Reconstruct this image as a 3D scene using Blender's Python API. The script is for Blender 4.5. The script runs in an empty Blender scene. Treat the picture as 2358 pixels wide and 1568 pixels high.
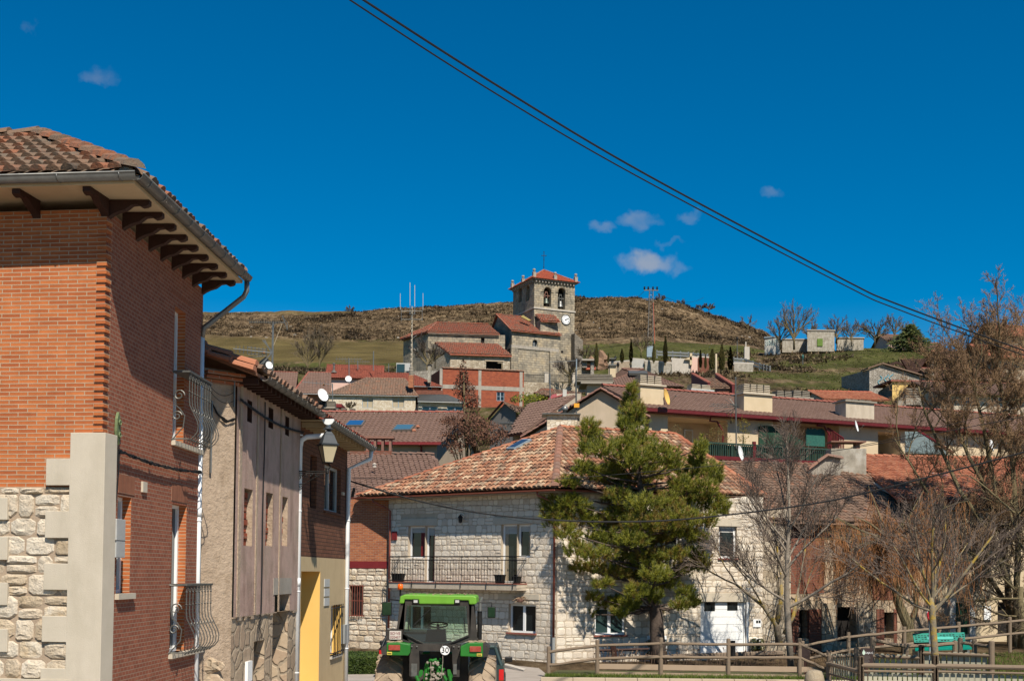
import bpy, math, random
from mathutils import Vector, Matrix, noise
random.seed(7)
R_ = random.Random(11)
U_ = R_.uniform; Vc = Vector
pi = math.pi
# ---------------------------------------------------------------- camera, world, sun, exposure
F = 2800.0; PITCH = 0.034; ROLL = 0.010; ZC = 3.4; HZ = 1320.0
SH = (HZ-784-F*math.tan(PITCH))/2358.0
Rm = Matrix.Rotation(pi/2+PITCH, 3, 'X') @ Matrix.Rotation(ROLL, 3, 'Z')
sc = bpy.context.scene
col = sc.collection
camd = bpy.data.cameras.new('camera'); cam = bpy.data.objects.new('camera', camd); col.objects.link(cam)
camd.sensor_width = 36; camd.lens = F/2358*36; camd.shift_y = SH
camd.clip_start = 0.5; camd.clip_end = 3000
cam.matrix_world = Matrix.Translation((0, 0, ZC)) @ Rm.to_4x4()
sc.camera = cam
SUN = Vc((1.0, -2.7, 3.4)).normalized()
w = bpy.data.worlds.new('World'); sc.world = w; w.use_nodes = True
wn = w.node_tree.nodes; wl = w.node_tree.links
bg = wn['Background']; bg.inputs['Strength'].default_value = 0.0555
sky = wn.new('ShaderNodeTexSky'); sky.sky_type = 'NISHITA'; sky.sun_disc = False
sky.sun_elevation = math.asin(SUN.z); sky.sun_rotation = math.atan2(SUN.x, SUN.y)
sky.altitude = 900; sky.air_density = 1.0; sky.dust_density = 0.05; sky.ozone_density = 2.6
hs = wn.new('ShaderNodeHueSaturation'); hs.inputs['Saturation'].default_value = 1.60
hs.inputs['Hue'].default_value = 0.496; hs.inputs['Value'].default_value = 1.28
wl.new(sky.outputs[0], hs.inputs['Color'])
sund = bpy.data.lights.new('sun', 'SUN'); sund.energy = 5.0; sund.angle = math.radians(0.53); sund.color = (1, .92, .80)
suno = bpy.data.objects.new('sun', sund); col.objects.link(suno)
suno.rotation_euler = SUN.to_track_quat('Z', 'Y').to_euler(); suno.location = (0, -20, 60)
sc.view_settings.view_transform = 'Standard'; sc.view_settings.look = 'None'
sc.view_settings.exposure = 0.46; sc.view_settings.gamma = 1

def ray(u, v):
 return Rm @ Vc(((u-1179)/F, (784-v)/F+SH*2358/F, -1))
def P(u, v, Y):
 d = ray(u, v); t = Y/d.y
 return Vc((d.x*t, Y, ZC+d.z*t))
def clouds():
 geo = wn.new('ShaderNodeTexCoord')
 tot = None
 nz = wn.new('ShaderNodeTexNoise'); nz.inputs['Scale'].default_value = 38; nz.inputs['Detail'].default_value = 7
 wl.new(geo.outputs['Generated'], nz.inputs['Vector'])
 nz2 = wn.new('ShaderNodeTexNoise'); nz2.inputs['Scale'].default_value = 75; nz2.inputs['Detail'].default_value = 4
 wl.new(geo.outputs['Generated'], nz2.inputs['Vector'])
 wv = wn.new('ShaderNodeVectorMath'); wv.operation = 'MULTIPLY_ADD'
 wl.new(nz2.outputs['Color'], wv.inputs[0]); wv.inputs[1].default_value = (.022,)*3; wl.new(geo.outputs['Generated'], wv.inputs[2])
 off = wn.new('ShaderNodeVectorMath'); off.operation = 'SUBTRACT'; wl.new(wv.outputs[0], off.inputs[0]); off.inputs[1].default_value = (.011,)*3
 for (u, v, ru, rv, k) in ((224, 177, 46, 26, .34), (62, 66, 16, 17, .12), (1385, 520, 40, 17, .36), (1470, 510, 58, 24, .46), (1590, 498, 44, 16, .22),
        (1490, 604, 78, 34, .78), (1560, 618, 30, 22, .25), (1540, 558, 36, 9, .14), (1775, 443, 30, 20, .20)):
  d = ray(u, v).normalized()
  s = wn.new('ShaderNodeVectorMath'); s.operation = 'SUBTRACT'; wl.new(off.outputs[0], s.inputs[0]); s.inputs[1].default_value = d
  m = wn.new('ShaderNodeVectorMath'); m.operation = 'MULTIPLY'; wl.new(s.outputs[0], m.inputs[0])
  m.inputs[1].default_value = (F/ru/.82, F/ru/.82, F/rv/.8)
  ln = wn.new('ShaderNodeVectorMath'); ln.operation = 'LENGTH'; wl.new(m.outputs[0], ln.inputs[0])
  r = wn.new('ShaderNodeMapRange'); r.interpolation_type = 'SMOOTHSTEP'
  r.inputs['From Min'].default_value = 1.15; r.inputs['From Max'].default_value = 0.25
  r.inputs['To Min'].default_value = 0; r.inputs['To Max'].default_value = k*.72
  wl.new(ln.outputs['Value'], r.inputs['Value'])
  if tot is None: tot = r.outputs[0]
  else:
   a = wn.new('ShaderNodeMath'); a.operation = 'MAXIMUM'; wl.new(tot, a.inputs[0]); wl.new(r.outputs[0], a.inputs[1]); tot = a.outputs[0]
 mr = wn.new('ShaderNodeMapRange'); mr.inputs['From Min'].default_value = .3; mr.inputs['From Max'].default_value = .62
 mr.inputs['To Min'].default_value = .35; mr.inputs['To Max'].default_value = 1.0; wl.new(nz.outputs['Fac'], mr.inputs['Value'])
 ml = wn.new('ShaderNodeMath'); ml.operation = 'MULTIPLY'; wl.new(tot, ml.inputs[0]); wl.new(mr.outputs[0], ml.inputs[1])
 mx = wn.new('ShaderNodeMix'); mx.data_type = 'RGBA'
 wl.new(ml.outputs[0], mx.inputs[0]); wl.new(hs.outputs[0], mx.inputs[6]); mx.inputs[7].default_value = (6.6, 6.2, 5.9, 1)
 wl.new(mx.outputs[2], bg.inputs['Color'])
clouds()

def crop(ox, oy, k):
 return lambda x, y: ((ox+x/k)/1.2354, (oy+y/k)/1.2354)
cA = crop(0, 350, 1.96); cB = crop(0, 1150, 1.992); cC = crop(550, 1000, 3.137); cD = crop(550, 1400, 2.92)
cE = crop(1100, 700, 3.485); cF = crop(550, 850, 3.485); cG = crop(1600, 780, 3.485); cH = crop(2200, 780, 3.136)
cI = crop(850, 1000, 3.485); cJ = crop(1400, 1050, 3.485); cK = crop(1900, 1050, 3.485); cL = crop(2300, 1100, 3.135)
cM = crop(950, 1350, 2.671); cN = crop(1050, 1650, 5.24); cO = crop(1500, 1150, 1.992); cQ = crop(1950, 1250, 2.282)
cR = crop(2300, 1500, 3.589); cS = crop(2250, 1750, 3.557); cT = crop(1500, 1750, 2.9475); cU = crop(2560, 800, 5.227); cV = crop(700, 1000, 5.895)

class Pl:
 """vertical plane through two places on the map (pixel column, distance)"""
 def __init__(s, A, B):
  s.A = Vc(A[:2]); s.B = Vc(B[:2]); s.t = (s.B-s.A).normalized(); s.L = (s.B-s.A).length
  n = Vc((s.t.y, -s.t.x))
  if n.dot(-s.A) < 0: n = -n
  s.n = n
 def sz(s, u, v):
  d = ray(u, v); k = s.A.dot(s.n)/Vc((d.x, d.y)).dot(s.n)
  p = Vc((d.x*k, d.y*k)); return ((p-s.A).dot(s.t), ZC+d.z*k)
 def pt(s, a, z, o=0.0):
  q = s.A+s.t*a+s.n*o; return Vc((q.x, q.y, z))
 def rc(s, p0, p1):
  a, b = s.sz(*p0), s.sz(*p1)
  return (min(a[0], b[0]), max(a[0], b[0]), min(a[1], b[1]), max(a[1], b[1]))
def plane(u1, Y1, u2, Y2, v=1320):
 return Pl(P(u1, v, Y1), P(u2, v, Y2))

class MB:
 def __init__(s): s.v = []; s.f = []; s.mi = []; s.cur = 0
 def add(s, pts, faces):
  b = len(s.v); s.v += [tuple(p) for p in pts]
  for f in faces: s.f.append(tuple(b+i for i in f)); s.mi.append(s.cur)
 def face(s, pts): s.add(pts, [tuple(range(len(pts)))])
 def obox(s, o, x, y, z):
  o = Vc(o); x = Vc(x); y = Vc(y); z = Vc(z)
  s.add([o, o+x, o+x+y, o+y, o+z, o+x+z, o+x+y+z, o+y+z],
    [(0, 3, 2, 1), (4, 5, 6, 7), (0, 1, 5, 4), (1, 2, 6, 5), (2, 3, 7, 6), (3, 0, 4, 7)])
 def box(s, x0, x1, y0, y1, z0, z1): s.obox((x0, y0, z0), (x1-x0, 0, 0), (0, y1-y0, 0), (0, 0, z1-z0))
 def cbox(s, c, sx, sy, sz, rz=0, rx=0):
  M = Matrix.Rotation(rz, 3, 'Z') @ Matrix.Rotation(rx, 3, 'X')
  x = M @ Vc((sx, 0, 0)); y = M @ Vc((0, sy, 0)); z = M @ Vc((0, 0, sz))
  s.obox(Vc(c)-x/2-y/2-z/2, x, y, z)
 def pbox(s, pl, a0, a1, z0, z1, o0, o1):
  p = pl.pt(a0, z0, o0); s.obox(p, pl.pt(a1, z0, o0)-p, pl.pt(a0, z0, o1)-p, (0, 0, z1-z0))
 def prism(s, pts, vec):
  n = len(pts); vec = Vc(vec); pts = [Vc(p) for p in pts]
  s.add(pts+[p+vec for p in pts], [tuple(range(n))[::-1], tuple(range(n, 2*n))]+[(i, (i+1) % n, n+(i+1) % n, n+i) for i in range(n)])
 def tube(s, pts, r, n=6, caps=True):
  pts = [Vc(p) for p in pts]; m = len(pts)
  if m < 2: return
  rs = r if isinstance(r, (list, tuple)) else [r]*m
  vs = []; t0 = (pts[1]-pts[0])
  if t0.length < 1e-9: return
  t0.normalize()
  a = t0.orthogonal().normalized()
  for i, p in enumerate(pts):
   if 0 < i < m-1: t = pts[i+1]-pts[i-1]
   elif i: t = pts[i]-pts[i-1]
   else: t = pts[1]-pts[0]
   if t.length < 1e-9: t = t0
   t = t.normalized(); a = a-t*a.dot(t)
   a = a.normalized() if a.length > 1e-6 else t.orthogonal().normalized()
   b = t.cross(a)
   for k in range(n):
    an = 2*pi*k/n; vs.append(p+(a*math.cos(an)+b*math.sin(an))*rs[i])
  fs = [(i*n+k, i*n+(k+1) % n, (i+1)*n+(k+1) % n, (i+1)*n+k) for i in range(m-1) for k in range(n)]
  if caps: fs += [tuple(range(n))[::-1], tuple(range((m-1)*n, m*n))]
  s.add(vs, fs)
 def lathe(s, c, prof, n=16, ax=(0, 0, 1), close=True):
  c = Vc(c); ax = Vc(ax).normalized(); a = ax.orthogonal().normalized(); b = ax.cross(a)
  vs = [c+ax*h+(a*math.cos(2*pi*k/n)+b*math.sin(2*pi*k/n))*r for (r, h) in prof for k in range(n)]
  m = len(prof); fs = [(i*n+k, i*n+(k+1) % n, (i+1)*n+(k+1) % n, (i+1)*n+k) for i in range(m-1) for k in range(n)]
  if close: fs += [tuple(range(n))[::-1], tuple(range((m-1)*n, m*n))]
  s.add(vs, fs)
 def cyl(s, p0, p1, r, n=12): s.tube([p0, p1], r, n)
 def blob(s, c, r, nu=8, nv=5, j=.2, sq=(1, 1, 1)):
  c = Vc(c); vs = []; sd = R_.random()*50
  for i in range(nv+1):
   th = pi*i/nv
   for k in range(nu):
    ph = 2*pi*k/nu
    d = Vc((math.sin(th)*math.cos(ph), math.sin(th)*math.sin(ph), math.cos(th)))
    q = r*(1+j*2*noise.noise(d*1.7+Vc((sd, 0, 0))))
    vs.append(c+Vc((d.x*sq[0], d.y*sq[1], d.z*sq[2]))*q)
  s.add(vs, [(i*nu+k, (i+1)*nu+k, (i+1)*nu+(k+1) % nu, i*nu+(k+1) % nu) for i in range(nv) for k in range(nu)])
 def build(s, name, mat, parent=None, smooth=False, uv=True, bevel=0):
  base = Vc((0, 0, 0)); q = parent
  while q is not None: base = base+q.location; q = q.parent
  if parent is None and s.v:
   xs = [v[0] for v in s.v]; ys = [v[1] for v in s.v]; zs = [v[2] for v in s.v]
   loc = Vc(((min(xs)+max(xs))/2, (min(ys)+max(ys))/2, min(zs)))
  else: loc = Vc((0, 0, 0))
  b = base+loc
  me = bpy.data.meshes.new(name)
  me.from_pydata([(v[0]-b.x, v[1]-b.y, v[2]-b.z) for v in s.v], [], s.f)
  for m in (mat if isinstance(mat, (list, tuple)) else [mat]): me.materials.append(m)
  if isinstance(mat, (list, tuple)): me.polygons.foreach_set('material_index', s.mi)
  if smooth: me.polygons.foreach_set('use_smooth', [True]*len(s.f))
  if uv:
   ul = me.uv_layers.new(name='UVMap'); out = []
   V = s.v
   for pol in me.polygons:
    n = pol.normal; h = math.hypot(n.x, n.y)
    if h < .12: t = (1, 0, 0); w_ = (0, 1, 0)
    else:
     sg = 1 if (-n.y > abs(n.x)*.2 or n.x > 0) else -1
     t = (-n.y/h*sg, n.x/h*sg, 0); N = Vc(n); w_ = N.cross(Vc(t)); w_ = w_ if w_.z > 0 else -w_
    for vi in pol.vertices:
     p = V[vi]; out += [p[0]*t[0]+p[1]*t[1], p[0]*w_[0]+p[1]*w_[1]+p[2]*w_[2]]
   ul.data.foreach_set('uv', out)
  me.update()
  o = bpy.data.objects.new(name, me); col.objects.link(o); o.location = loc
  if parent is not None: o.parent = parent
  if bevel:
   md = o.modifiers.new('bevel', 'BEVEL'); md.width = bevel; md.segments = 2; md.limit_method = 'ANGLE'
  return o

def tag(o, label=None, cat=None, group=None, kind=None):
 if label: o['label'] = label
 if cat: o['category'] = cat
 if group: o['group'] = group
 if kind: o['kind'] = kind
 return o
def thing(name, label, cat, loc=(0, 0, 0), group=None, rz=0):
 o = bpy.data.objects.new(name, None); col.objects.link(o); o.location = loc; o.rotation_euler = (0, 0, rz)
 o.empty_display_size = .3
 return tag(o, label, cat, group)
def dup(o, loc=None, rz=None, label=None, scale=None, parent=None):
 c = o.copy(); col.objects.link(c); c.parent = parent
 if loc is not None: c.location = loc
 if rz is not None: c.rotation_euler = (0, 0, rz)
 if scale is not None: c.scale = (scale,)*3 if not isinstance(scale, tuple) else scale
 if label: c['label'] = label
 for ch in list(o.children): dup(ch, parent=c)
 return c

# ---------------------------------------------------------------- materials
def nt(name):
 m = bpy.data.materials.new(name); m.use_nodes = True
 return m, m.node_tree.nodes, m.node_tree.links, m.node_tree.nodes['Principled BSDF']
ALB = .79
def c4(c): return (c[0]*ALB, c[1]*ALB, c[2]*ALB, 1)
def ramp(n, cols, lo=.25, hi=.75):
 r = n.new('ShaderNodeValToRGB'); e = r.color_ramp.elements
 k = len(cols)
 e[0].position = lo; e[0].color = c4(cols[0]); e[1].position = hi; e[1].color = c4(cols[-1])
 for i in range(1, k-1):
  x = e.new(lo+(hi-lo)*i/(k-1)); x.color = c4(cols[i])
 return r
def tn(n, l, scale, detail=5, rough=.6, vec=None, dist=0):
 t = n.new('ShaderNodeTexNoise'); t.inputs['Scale'].default_value = scale; t.inputs['Detail'].default_value = detail
 t.inputs['Roughness'].default_value = rough; t.inputs['Distortion'].default_value = dist
 if vec: l.new(vec, t.inputs['Vector'])
 return t
def tc(n, out='Object'):
 return n.new('ShaderNodeTexCoord').outputs[out]
def bump(n, l, b, h, dist, strength=1.0, prev=None):
 bp = n.new('ShaderNodeBump'); bp.inputs['Distance'].default_value = dist; bp.inputs['Strength'].default_value = strength
 l.new(h, bp.inputs['Height'])
 if prev: l.new(prev, bp.inputs['Normal'])
 l.new(bp.outputs[0], b.inputs['Normal']); return bp.outputs[0]
def mul(n, l, a, b, k=1.0, typ='MULTIPLY'):
 m = n.new('ShaderNodeMix'); m.data_type = 'RGBA'; m.blend_type = typ
 if isinstance(k, float): m.inputs[0].default_value = k
 else: l.new(k, m.inputs[0])
 if hasattr(a, 'links'): l.new(a, m.inputs[6])
 else: m.inputs[6].default_value = c4(a)
 if hasattr(b, 'links'): l.new(b, m.inputs[7])
 else: m.inputs[7].default_value = c4(b)
 return m.outputs[2]
def mfac(n, l, op, a, b):
 m = n.new('ShaderNodeMath'); m.operation = op
 for i, x in ((0, a), (1, b)):
  if hasattr(x, 'links'): l.new(x, m.inputs[i])
  else: m.inputs[i].default_value = x
 return m.outputs[0]
def stain(n, l, colr, amount=.5, scale=.9, dark=(.35, .3, .25)):
 """dirt and weather patches, with drips stretched down the wall"""
 mp = n.new('ShaderNodeMapping'); mp.inputs['Scale'].default_value = (1, 1, .22); l.new(tc(n), mp.inputs['Vector'])
 a = tn(n, l, scale*3, 6, .65, mp.outputs[0]); r = ramp(n, [(0, 0, 0), (1, 1, 1)], .48, .72); l.new(a.outputs['Fac'], r.inputs[0])
 f = mfac(n, l, 'MULTIPLY', r.outputs[0], amount)
 return mul(n, l, colr, dark, f)
def mat(name, cols, scale=3, rough=.85, bmp=0, bscale=40, island=0, metallic=0, lo=.3, hi=.7, st=0, spec=.3, detail=5, dark=(.35, .3, .25)):
 m, n, l, b = nt(name)
 if not isinstance(cols[0], (tuple, list)): cols = [cols]
 v = tc(n)
 if len(cols) == 1: cols = [tuple(x*.86 for x in cols[0]), tuple(min(1, x*1.1) for x in cols[0])]
 t = tn(n, l, scale, detail, .65, v)
 fac = t.outputs['Fac']
 if island:
  g = n.new('ShaderNodeNewGeometry')
  x = n.new('ShaderNodeMix'); x.inputs[0].default_value = island; l.new(fac, x.inputs[2]); l.new(g.outputs['Random Per Island'], x.inputs[3])
  fac = x.outputs[0]; lo, hi = lo*(1-island)+.02*island, hi*(1-island)+.98*island
 r = ramp(n, cols, lo, hi); l.new(fac, r.inputs[0]); o = r.outputs[0]
 if st: o = stain(n, l, o, st, dark=dark)
 l.new(o, b.inputs['Base Color'])
 b.inputs['Roughness'].default_value = rough; b.inputs['Metallic'].default_value = metallic
 b.inputs['Specular IOR Level'].default_value = spec
 if bmp:
  t2 = tn(n, l, bscale, 6, .7, v); bump(n, l, b, t2.outputs['Fac'], bmp)
 return m
def brickmat(name, c1, c2, mortar, bw=.25, rh=.052, ms=.006, bmp=.008, st=.25, offset=.5, mott=.5, dark=(.3, .2, .15), msc=5, mc=((.62, .6, .58), (1.15, 1.12, 1.1))):
 m, n, l, b = nt(name)
 uv = tc(n, 'UV')
 w0 = tn(n, l, 6, 3, .5, uv); va = n.new('ShaderNodeVectorMath'); va.operation = 'MULTIPLY_ADD'
 l.new(w0.outputs['Color'], va.inputs[0]); va.inputs[1].default_value = (.006, .006, 0); l.new(uv, va.inputs[2])
 t = n.new('ShaderNodeTexBrick'); t.offset = offset
 t.inputs['Scale'].default_value = 1; t.inputs['Brick Width'].default_value = bw; t.inputs['Row Height'].default_value = rh
 t.inputs['Mortar Size'].default_value = ms; t.inputs['Mortar Smooth'].default_value = .25; t.inputs['Bias'].default_value = 0
 t.inputs['Color1'].default_value = c4(c1); t.inputs['Color2'].default_value = c4(c2); t.inputs['Mortar'].default_value = c4(mortar)
 l.new(va.outputs[0], t.inputs['Vector'])
 t3 = tn(n, l, msc, 6, .7, uv); r3 = ramp(n, list(mc), .3, .7); l.new(t3.outputs['Fac'], r3.inputs[0])
 o = mul(n, l, t.outputs['Color'], r3.outputs[0], mott)
 if st: o = stain(n, l, o, st, dark=dark)
 l.new(o, b.inputs['Base Color']); b.inputs['Roughness'].default_value = .9; b.inputs['Specular IOR Level'].default_value = .2
 t2 = tn(n, l, 60, 5, .7, uv)
 inv = mfac(n, l, 'SUBTRACT', 1.0, t.outputs['Fac']); h = mfac(n, l, 'MULTIPLY_ADD', t2.outputs['Fac'], .35); l.new(inv, h.node.inputs[2])
 bump(n, l, b, h, bmp)
 return m
def rubble(name, cols, mortar, scale=3.5, gap=.05, bmp=.03, st=.25, stretch=1.35, warp=.12, rnd=.85, dark=(.3, .27, .22)):
 m, n, l, b = nt(name)
 uv = tc(n, 'UV')
 w0 = tn(n, l, scale*.9, 3, .5, uv); va = n.new('ShaderNodeVectorMath'); va.operation = 'MULTIPLY_ADD'
 l.new(w0.outputs['Color'], va.inputs[0]); va.inputs[1].default_value = (warp, warp, 0); l.new(uv, va.inputs[2])
 mp = n.new('ShaderNodeMapping'); mp.inputs['Scale'].default_value = (1, stretch, 1); l.new(va.outputs[0], mp.inputs['Vector'])
 vc = n.new('ShaderNodeTexVoronoi'); vc.voronoi_dimensions = '2D'; vc.feature = 'F1'; vc.inputs['Scale'].default_value = scale; vc.inputs['Randomness'].default_value = rnd
 vd = n.new('ShaderNodeTexVoronoi'); vd.voronoi_dimensions = '2D'; vd.feature = 'DISTANCE_TO_EDGE'; vd.inputs['Scale'].default_value = scale; vd.inputs['Randomness'].default_value = rnd
 l.new(mp.outputs[0], vc.inputs['Vector']); l.new(mp.outputs[0], vd.inputs['Vector'])
 sep = n.new('ShaderNodeSeparateColor'); l.new(vc.outputs['Color'], sep.inputs[0])
 t3 = tn(n, l, scale*3, 6, .7, uv); f = n.new('ShaderNodeMix'); f.inputs[0].default_value = .45
 l.new(sep.outputs[0], f.inputs[2]); l.new(t3.outputs['Fac'], f.inputs[3])
 r = ramp(n, cols, .15, .85); l.new(f.outputs[0], r.inputs[0])
 e = n.new('ShaderNodeMapRange'); e.interpolation_type = 'SMOOTHSTEP'; e.inputs['From Min'].default_value = gap*.4; e.inputs['From Max'].default_value = gap*1.3; l.new(vd.outputs['Distance'], e.inputs['Value'])
 o = mul(n, l, mortar, r.outputs[0], e.outputs[0], 'MIX')
 if st: o = stain(n, l, o, st, dark=dark)
 l.new(o, b.inputs['Base Color']); b.inputs['Roughness'].default_value = .92; b.inputs['Specular IOR Level'].default_value = .15
 h = mfac(n, l, 'MULTIPLY_ADD', t3.outputs['Fac'], .6); l.new(e.outputs[0], h.node.inputs[2])
 bump(n, l, b, h, bmp)
 return m
def glassmat(name, c=(.015, .02, .022), rough=.06):
 m, n, l, b = nt(name); b.inputs['Base Color'].default_value = c4(c); b.inputs['Roughness'].default_value = rough
 b.inputs['Specular IOR Level'].default_value = .55
 t = tn(n, l, 1.5, 2, .5, tc(n)); bump(n, l, b, t.outputs['Fac'], .01, .3)
 return m
def clearglass(name, tint, alpha=.35):
 m, n, l, b = nt(name); out = n['Material Output']
 tr = n.new('ShaderNodeBsdfTransparent'); tr.inputs[0].default_value = c4(tint)
 gl = n.new('ShaderNodeBsdfGlossy'); gl.inputs['Roughness'].default_value = .03; gl.inputs['Color'].default_value = (.9, .95, .92, 1)
 fr = n.new('ShaderNodeFresnel'); fr.inputs[0].default_value = 1.5
 ad = mfac(n, l, 'ADD', fr.outputs[0], alpha*.1)
 mx = n.new('ShaderNodeMixShader'); l.new(ad, mx.inputs[0]); l.new(tr.outputs[0], mx.inputs[1]); l.new(gl.outputs[0], mx.inputs[2]); l.new(mx.outputs[0], out.inputs[0])
 return m
def leafmat(name, cols, rough=.6, trans=.3, scale=1.2):
 m, n, l, b = nt(name); out = n['Material Output']
 g = n.new('ShaderNodeNewGeometry'); t = tn(n, l, scale, 4, .6, tc(n))
 x = n.new('ShaderNodeMix'); x.inputs[0].default_value = .45; l.new(t.outputs['Fac'], x.inputs[2]); l.new(g.outputs['Random Per Island'], x.inputs[3])
 r = ramp(n, cols, .22, .75); l.new(x.outputs[0], r.inputs[0]); l.new(r.outputs[0], b.inputs['Base Color'])
 b.inputs['Roughness'].default_value = rough; b.inputs['Specular IOR Level'].default_value = .25
 if trans:
  tr = n.new('ShaderNodeBsdfTranslucent'); l.new(r.outputs[0], tr.inputs[0]); mx = n.new('ShaderNodeMixShader'); mx.inputs[0].default_value = trans
  l.new(b.outputs[0], mx.inputs[1]); l.new(tr.outputs[0], mx.inputs[2]); l.new(mx.outputs[0], out.inputs[0])
 return m

M = {}
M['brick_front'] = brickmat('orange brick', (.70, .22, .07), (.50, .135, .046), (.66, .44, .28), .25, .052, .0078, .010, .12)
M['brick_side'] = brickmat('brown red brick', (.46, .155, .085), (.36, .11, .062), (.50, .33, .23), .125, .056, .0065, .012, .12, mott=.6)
M['brick_lintel'] = brickmat('soldier brick', (.40, .15, .08), (.33, .12, .065), (.42, .24, .16), .052, .40, .005, .006, .1, offset=0)
M['brick_dark'] = brickmat('dark brown brick', (.27, .115, .065), (.20, .085, .05), (.10, .06, .04), .25, .085, .007, .02, .1)
M['brick_orange'] = brickmat('bright brick', (.62, .22, .09), (.42, .13, .06), (.55, .38, .27), .25, .075, .009, .01, .12)
M['brick_block'] = brickmat('hollow red block', (.52, .13, .06), (.36, .085, .045), (.40, .22, .15), .33, .16, .012, .02, .3)
M['brick_red'] = brickmat('red brick', (.32, .11, .07), (.23, .08, .05), (.28, .19, .14), .25, .07, .008, .008, .3)
M['ashlar'] = brickmat('church ashlar', (.62, .54, .41), (.44, .39, .31), (.40, .34, .26), .7, .38, .02, .05, .5, mott=1.0, dark=(.14, .13, .11), msc=.7, mc=((.42, .44, .46), (.95, .93, .9), (1.35, 1.22, 1.0)))
M['ashlar_dark'] = brickmat('weathered grey ashlar', (.40, .35, .28), (.27, .24, .20), (.28, .24, .19), .52, .28, .012, .03, .6, mott=.9, dark=(.14, .13, .11))
M['blocky'] = brickmat('pale block wall', (.62, .50, .36), (.52, .41, .29), (.42, .33, .24), .5, .25, .012, .01, .25)
M['mortar'] = mat('lime mortar', [(.50, .40, .29), (.62, .52, .39)], 4, .95, .01, 50)
M['mortar_dark'] = mat('sandy mortar', [(.40, .30, .21), (.50, .38, .27)], 4, .95, .01, 50)
M['stone'] = mat('pale cut stone', [(.60, .50, .39), (.75, .65, .52), (.88, .79, .65), (.77, .65, .50)], 6, .92, .02, 22, island=.55)
M['stone_rough'] = mat('rough limestone', [(.54, .41, .26), (.72, .59, .43), (.84, .74, .59), (.62, .44, .24)], 5, .95, .05, 16, island=.5)
M['rubble'] = rubble('rubble wall', [(.34, .27, .19), (.52, .43, .31), (.66, .58, .46)], (.36, .28, .20), 3.2, .05)
M['rubble_grey'] = rubble('grey rubble', [(.26, .23, .19), (.40, .36, .30), (.52, .47, .40)], (.22, .18, .14), 3.4, .06)
M['rubble_pale'] = rubble('pale stone cladding', [(.56, .45, .31), (.70, .60, .45), (.80, .73, .60)], (.50, .40, .28), 5, .05, .015, .1)
M['rubble_big'] = rubble('large brown stones', [(.44, .33, .22), (.56, .44, .31), (.40, .28, .19)], (.40, .32, .23), 2.6, .10, .02, .45, 1.2, .3, 1.0)
M['quoin'] = mat('cast stone quoin', [(.57, .50, .385), (.65, .57, .45)], 2.5, .9, .003, 60, st=.22, dark=(.45, .38, .28))
M['plaster'] = mat('cement render', [(.38, .28, .19), (.52, .40, .29), (.45, .34, .245)], 2.2, .95, .04, 14, st=.5, dark=(.28, .22, .16))
M['plaster_pink'] = mat('pinkish weathered render', [(.40, .265, .21), (.54, .37, .30), (.42, .31, .235)], 1.6, .95, .012, 24, st=.75, dark=(.34, .26, .19))
M['beige'] = mat('beige render', [(.58, .43, .24), (.64, .485, .275)], 3, .92, .004, 40, st=.12)
M['yellow'] = mat('yellow paint', [(.86, .53, .14), (.90, .56, .16)], 2, .8, .003, 60)
M['yellow_wall'] = mat('ochre wall', [(.76, .50, .16), (.82, .56, .20)], 2, .85, .004, 40, st=.15)
M['cream'] = mat('cream render', [(.62, .49, .31), (.70, .56, .37)], 1.4, .9, .004, 40, st=.12)
M['cream2'] = mat('sand render', [(.50, .40, .28), (.57, .455, .33)], 1.4, .9, .004, 40, st=.15)
M['cream_grey'] = mat('stained grey cream render', [(.50, .42, .32), (.62, .53, .41)], 1.4, .9, .01, 30, st=.4)
M['pink'] = mat('pink render', [(.72, .47, .38), (.80, .54, .44)], 1.4, .9, .004, 40, st=.15)
M['white_wall'] = mat('white render', [(.50, .48, .43), (.62, .60, .55)], 1.4, .9, .006, 40, st=.2)
M['white_old'] = mat('old whitewash', [(.26, .23, .18), (.40, .36, .29), (.54, .50, .43)], 1.8, .9, .02, 20, st=.5)
M['conc'] = mat('concrete', [(.34, .30, .25), (.46, .41, .34)], 3, .93, .01, 40, st=.35)
M['conc_pale'] = mat('pale concrete', [(.50, .45, .38), (.62, .56, .48)], 2, .93, .006, 50, st=.25)
M['redband'] = mat('dark red paint', [(.19, .018, .02), (.23, .025, .025)], 3, .6)
M['redtrim'] = mat('maroon metal', [(.11, .011, .013), (.15, .016, .018)], 3, .5)
M['redpaint'] = mat('red brick paint', [(.46, .12, .07), (.52, .15, .09)], 5, .85, .004)
M['copper'] = mat('red brown gutter', [(.26, .075, .05), (.32, .10, .065)], 3, .55, metallic=.1)
M['gutter'] = mat('grey zinc gutter', [(.20, .20, .19), (.29, .29, .27)], 8, .45, metallic=.6)
M['gutter_dark'] = mat('old zinc gutter', [(.14, .12, .10), (.25, .23, .20)], 6, .55, metallic=.4)
M['pvc'] = mat('white pipe', [(.86, .87, .86), (.94, .95, .94)], 3, .45, st=.08)
M['pvc_grey'] = mat('grey pipe', [(.30, .31, .30), (.36, .37, .36)], 3, .5)
M['white'] = mat('white frame', [(.94, .94, .92), (.99, .99, .97)], 3, .4)
M['white_dirty'] = mat('dull white frame', [(.42, .42, .40), (.56, .56, .53)], 3, .5)
M['greyblue'] = mat('blue grey metal', [(.26, .33, .38), (.33, .40, .45)], 3, .5)
M['iron'] = mat('black iron', [(.012, .012, .012), (.03, .028, .026)], 12, .5, metallic=.3)
M['iron_grey'] = mat('grey forged iron', [(.12, .12, .11), (.20, .20, .18)], 12, .5, metallic=.5)
M['wood_dark_and_shade'] = mat('dark stained wood and painted shade', [(.035, .013, .008), (.06, .022, .013)], 9, .7, .004)
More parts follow.
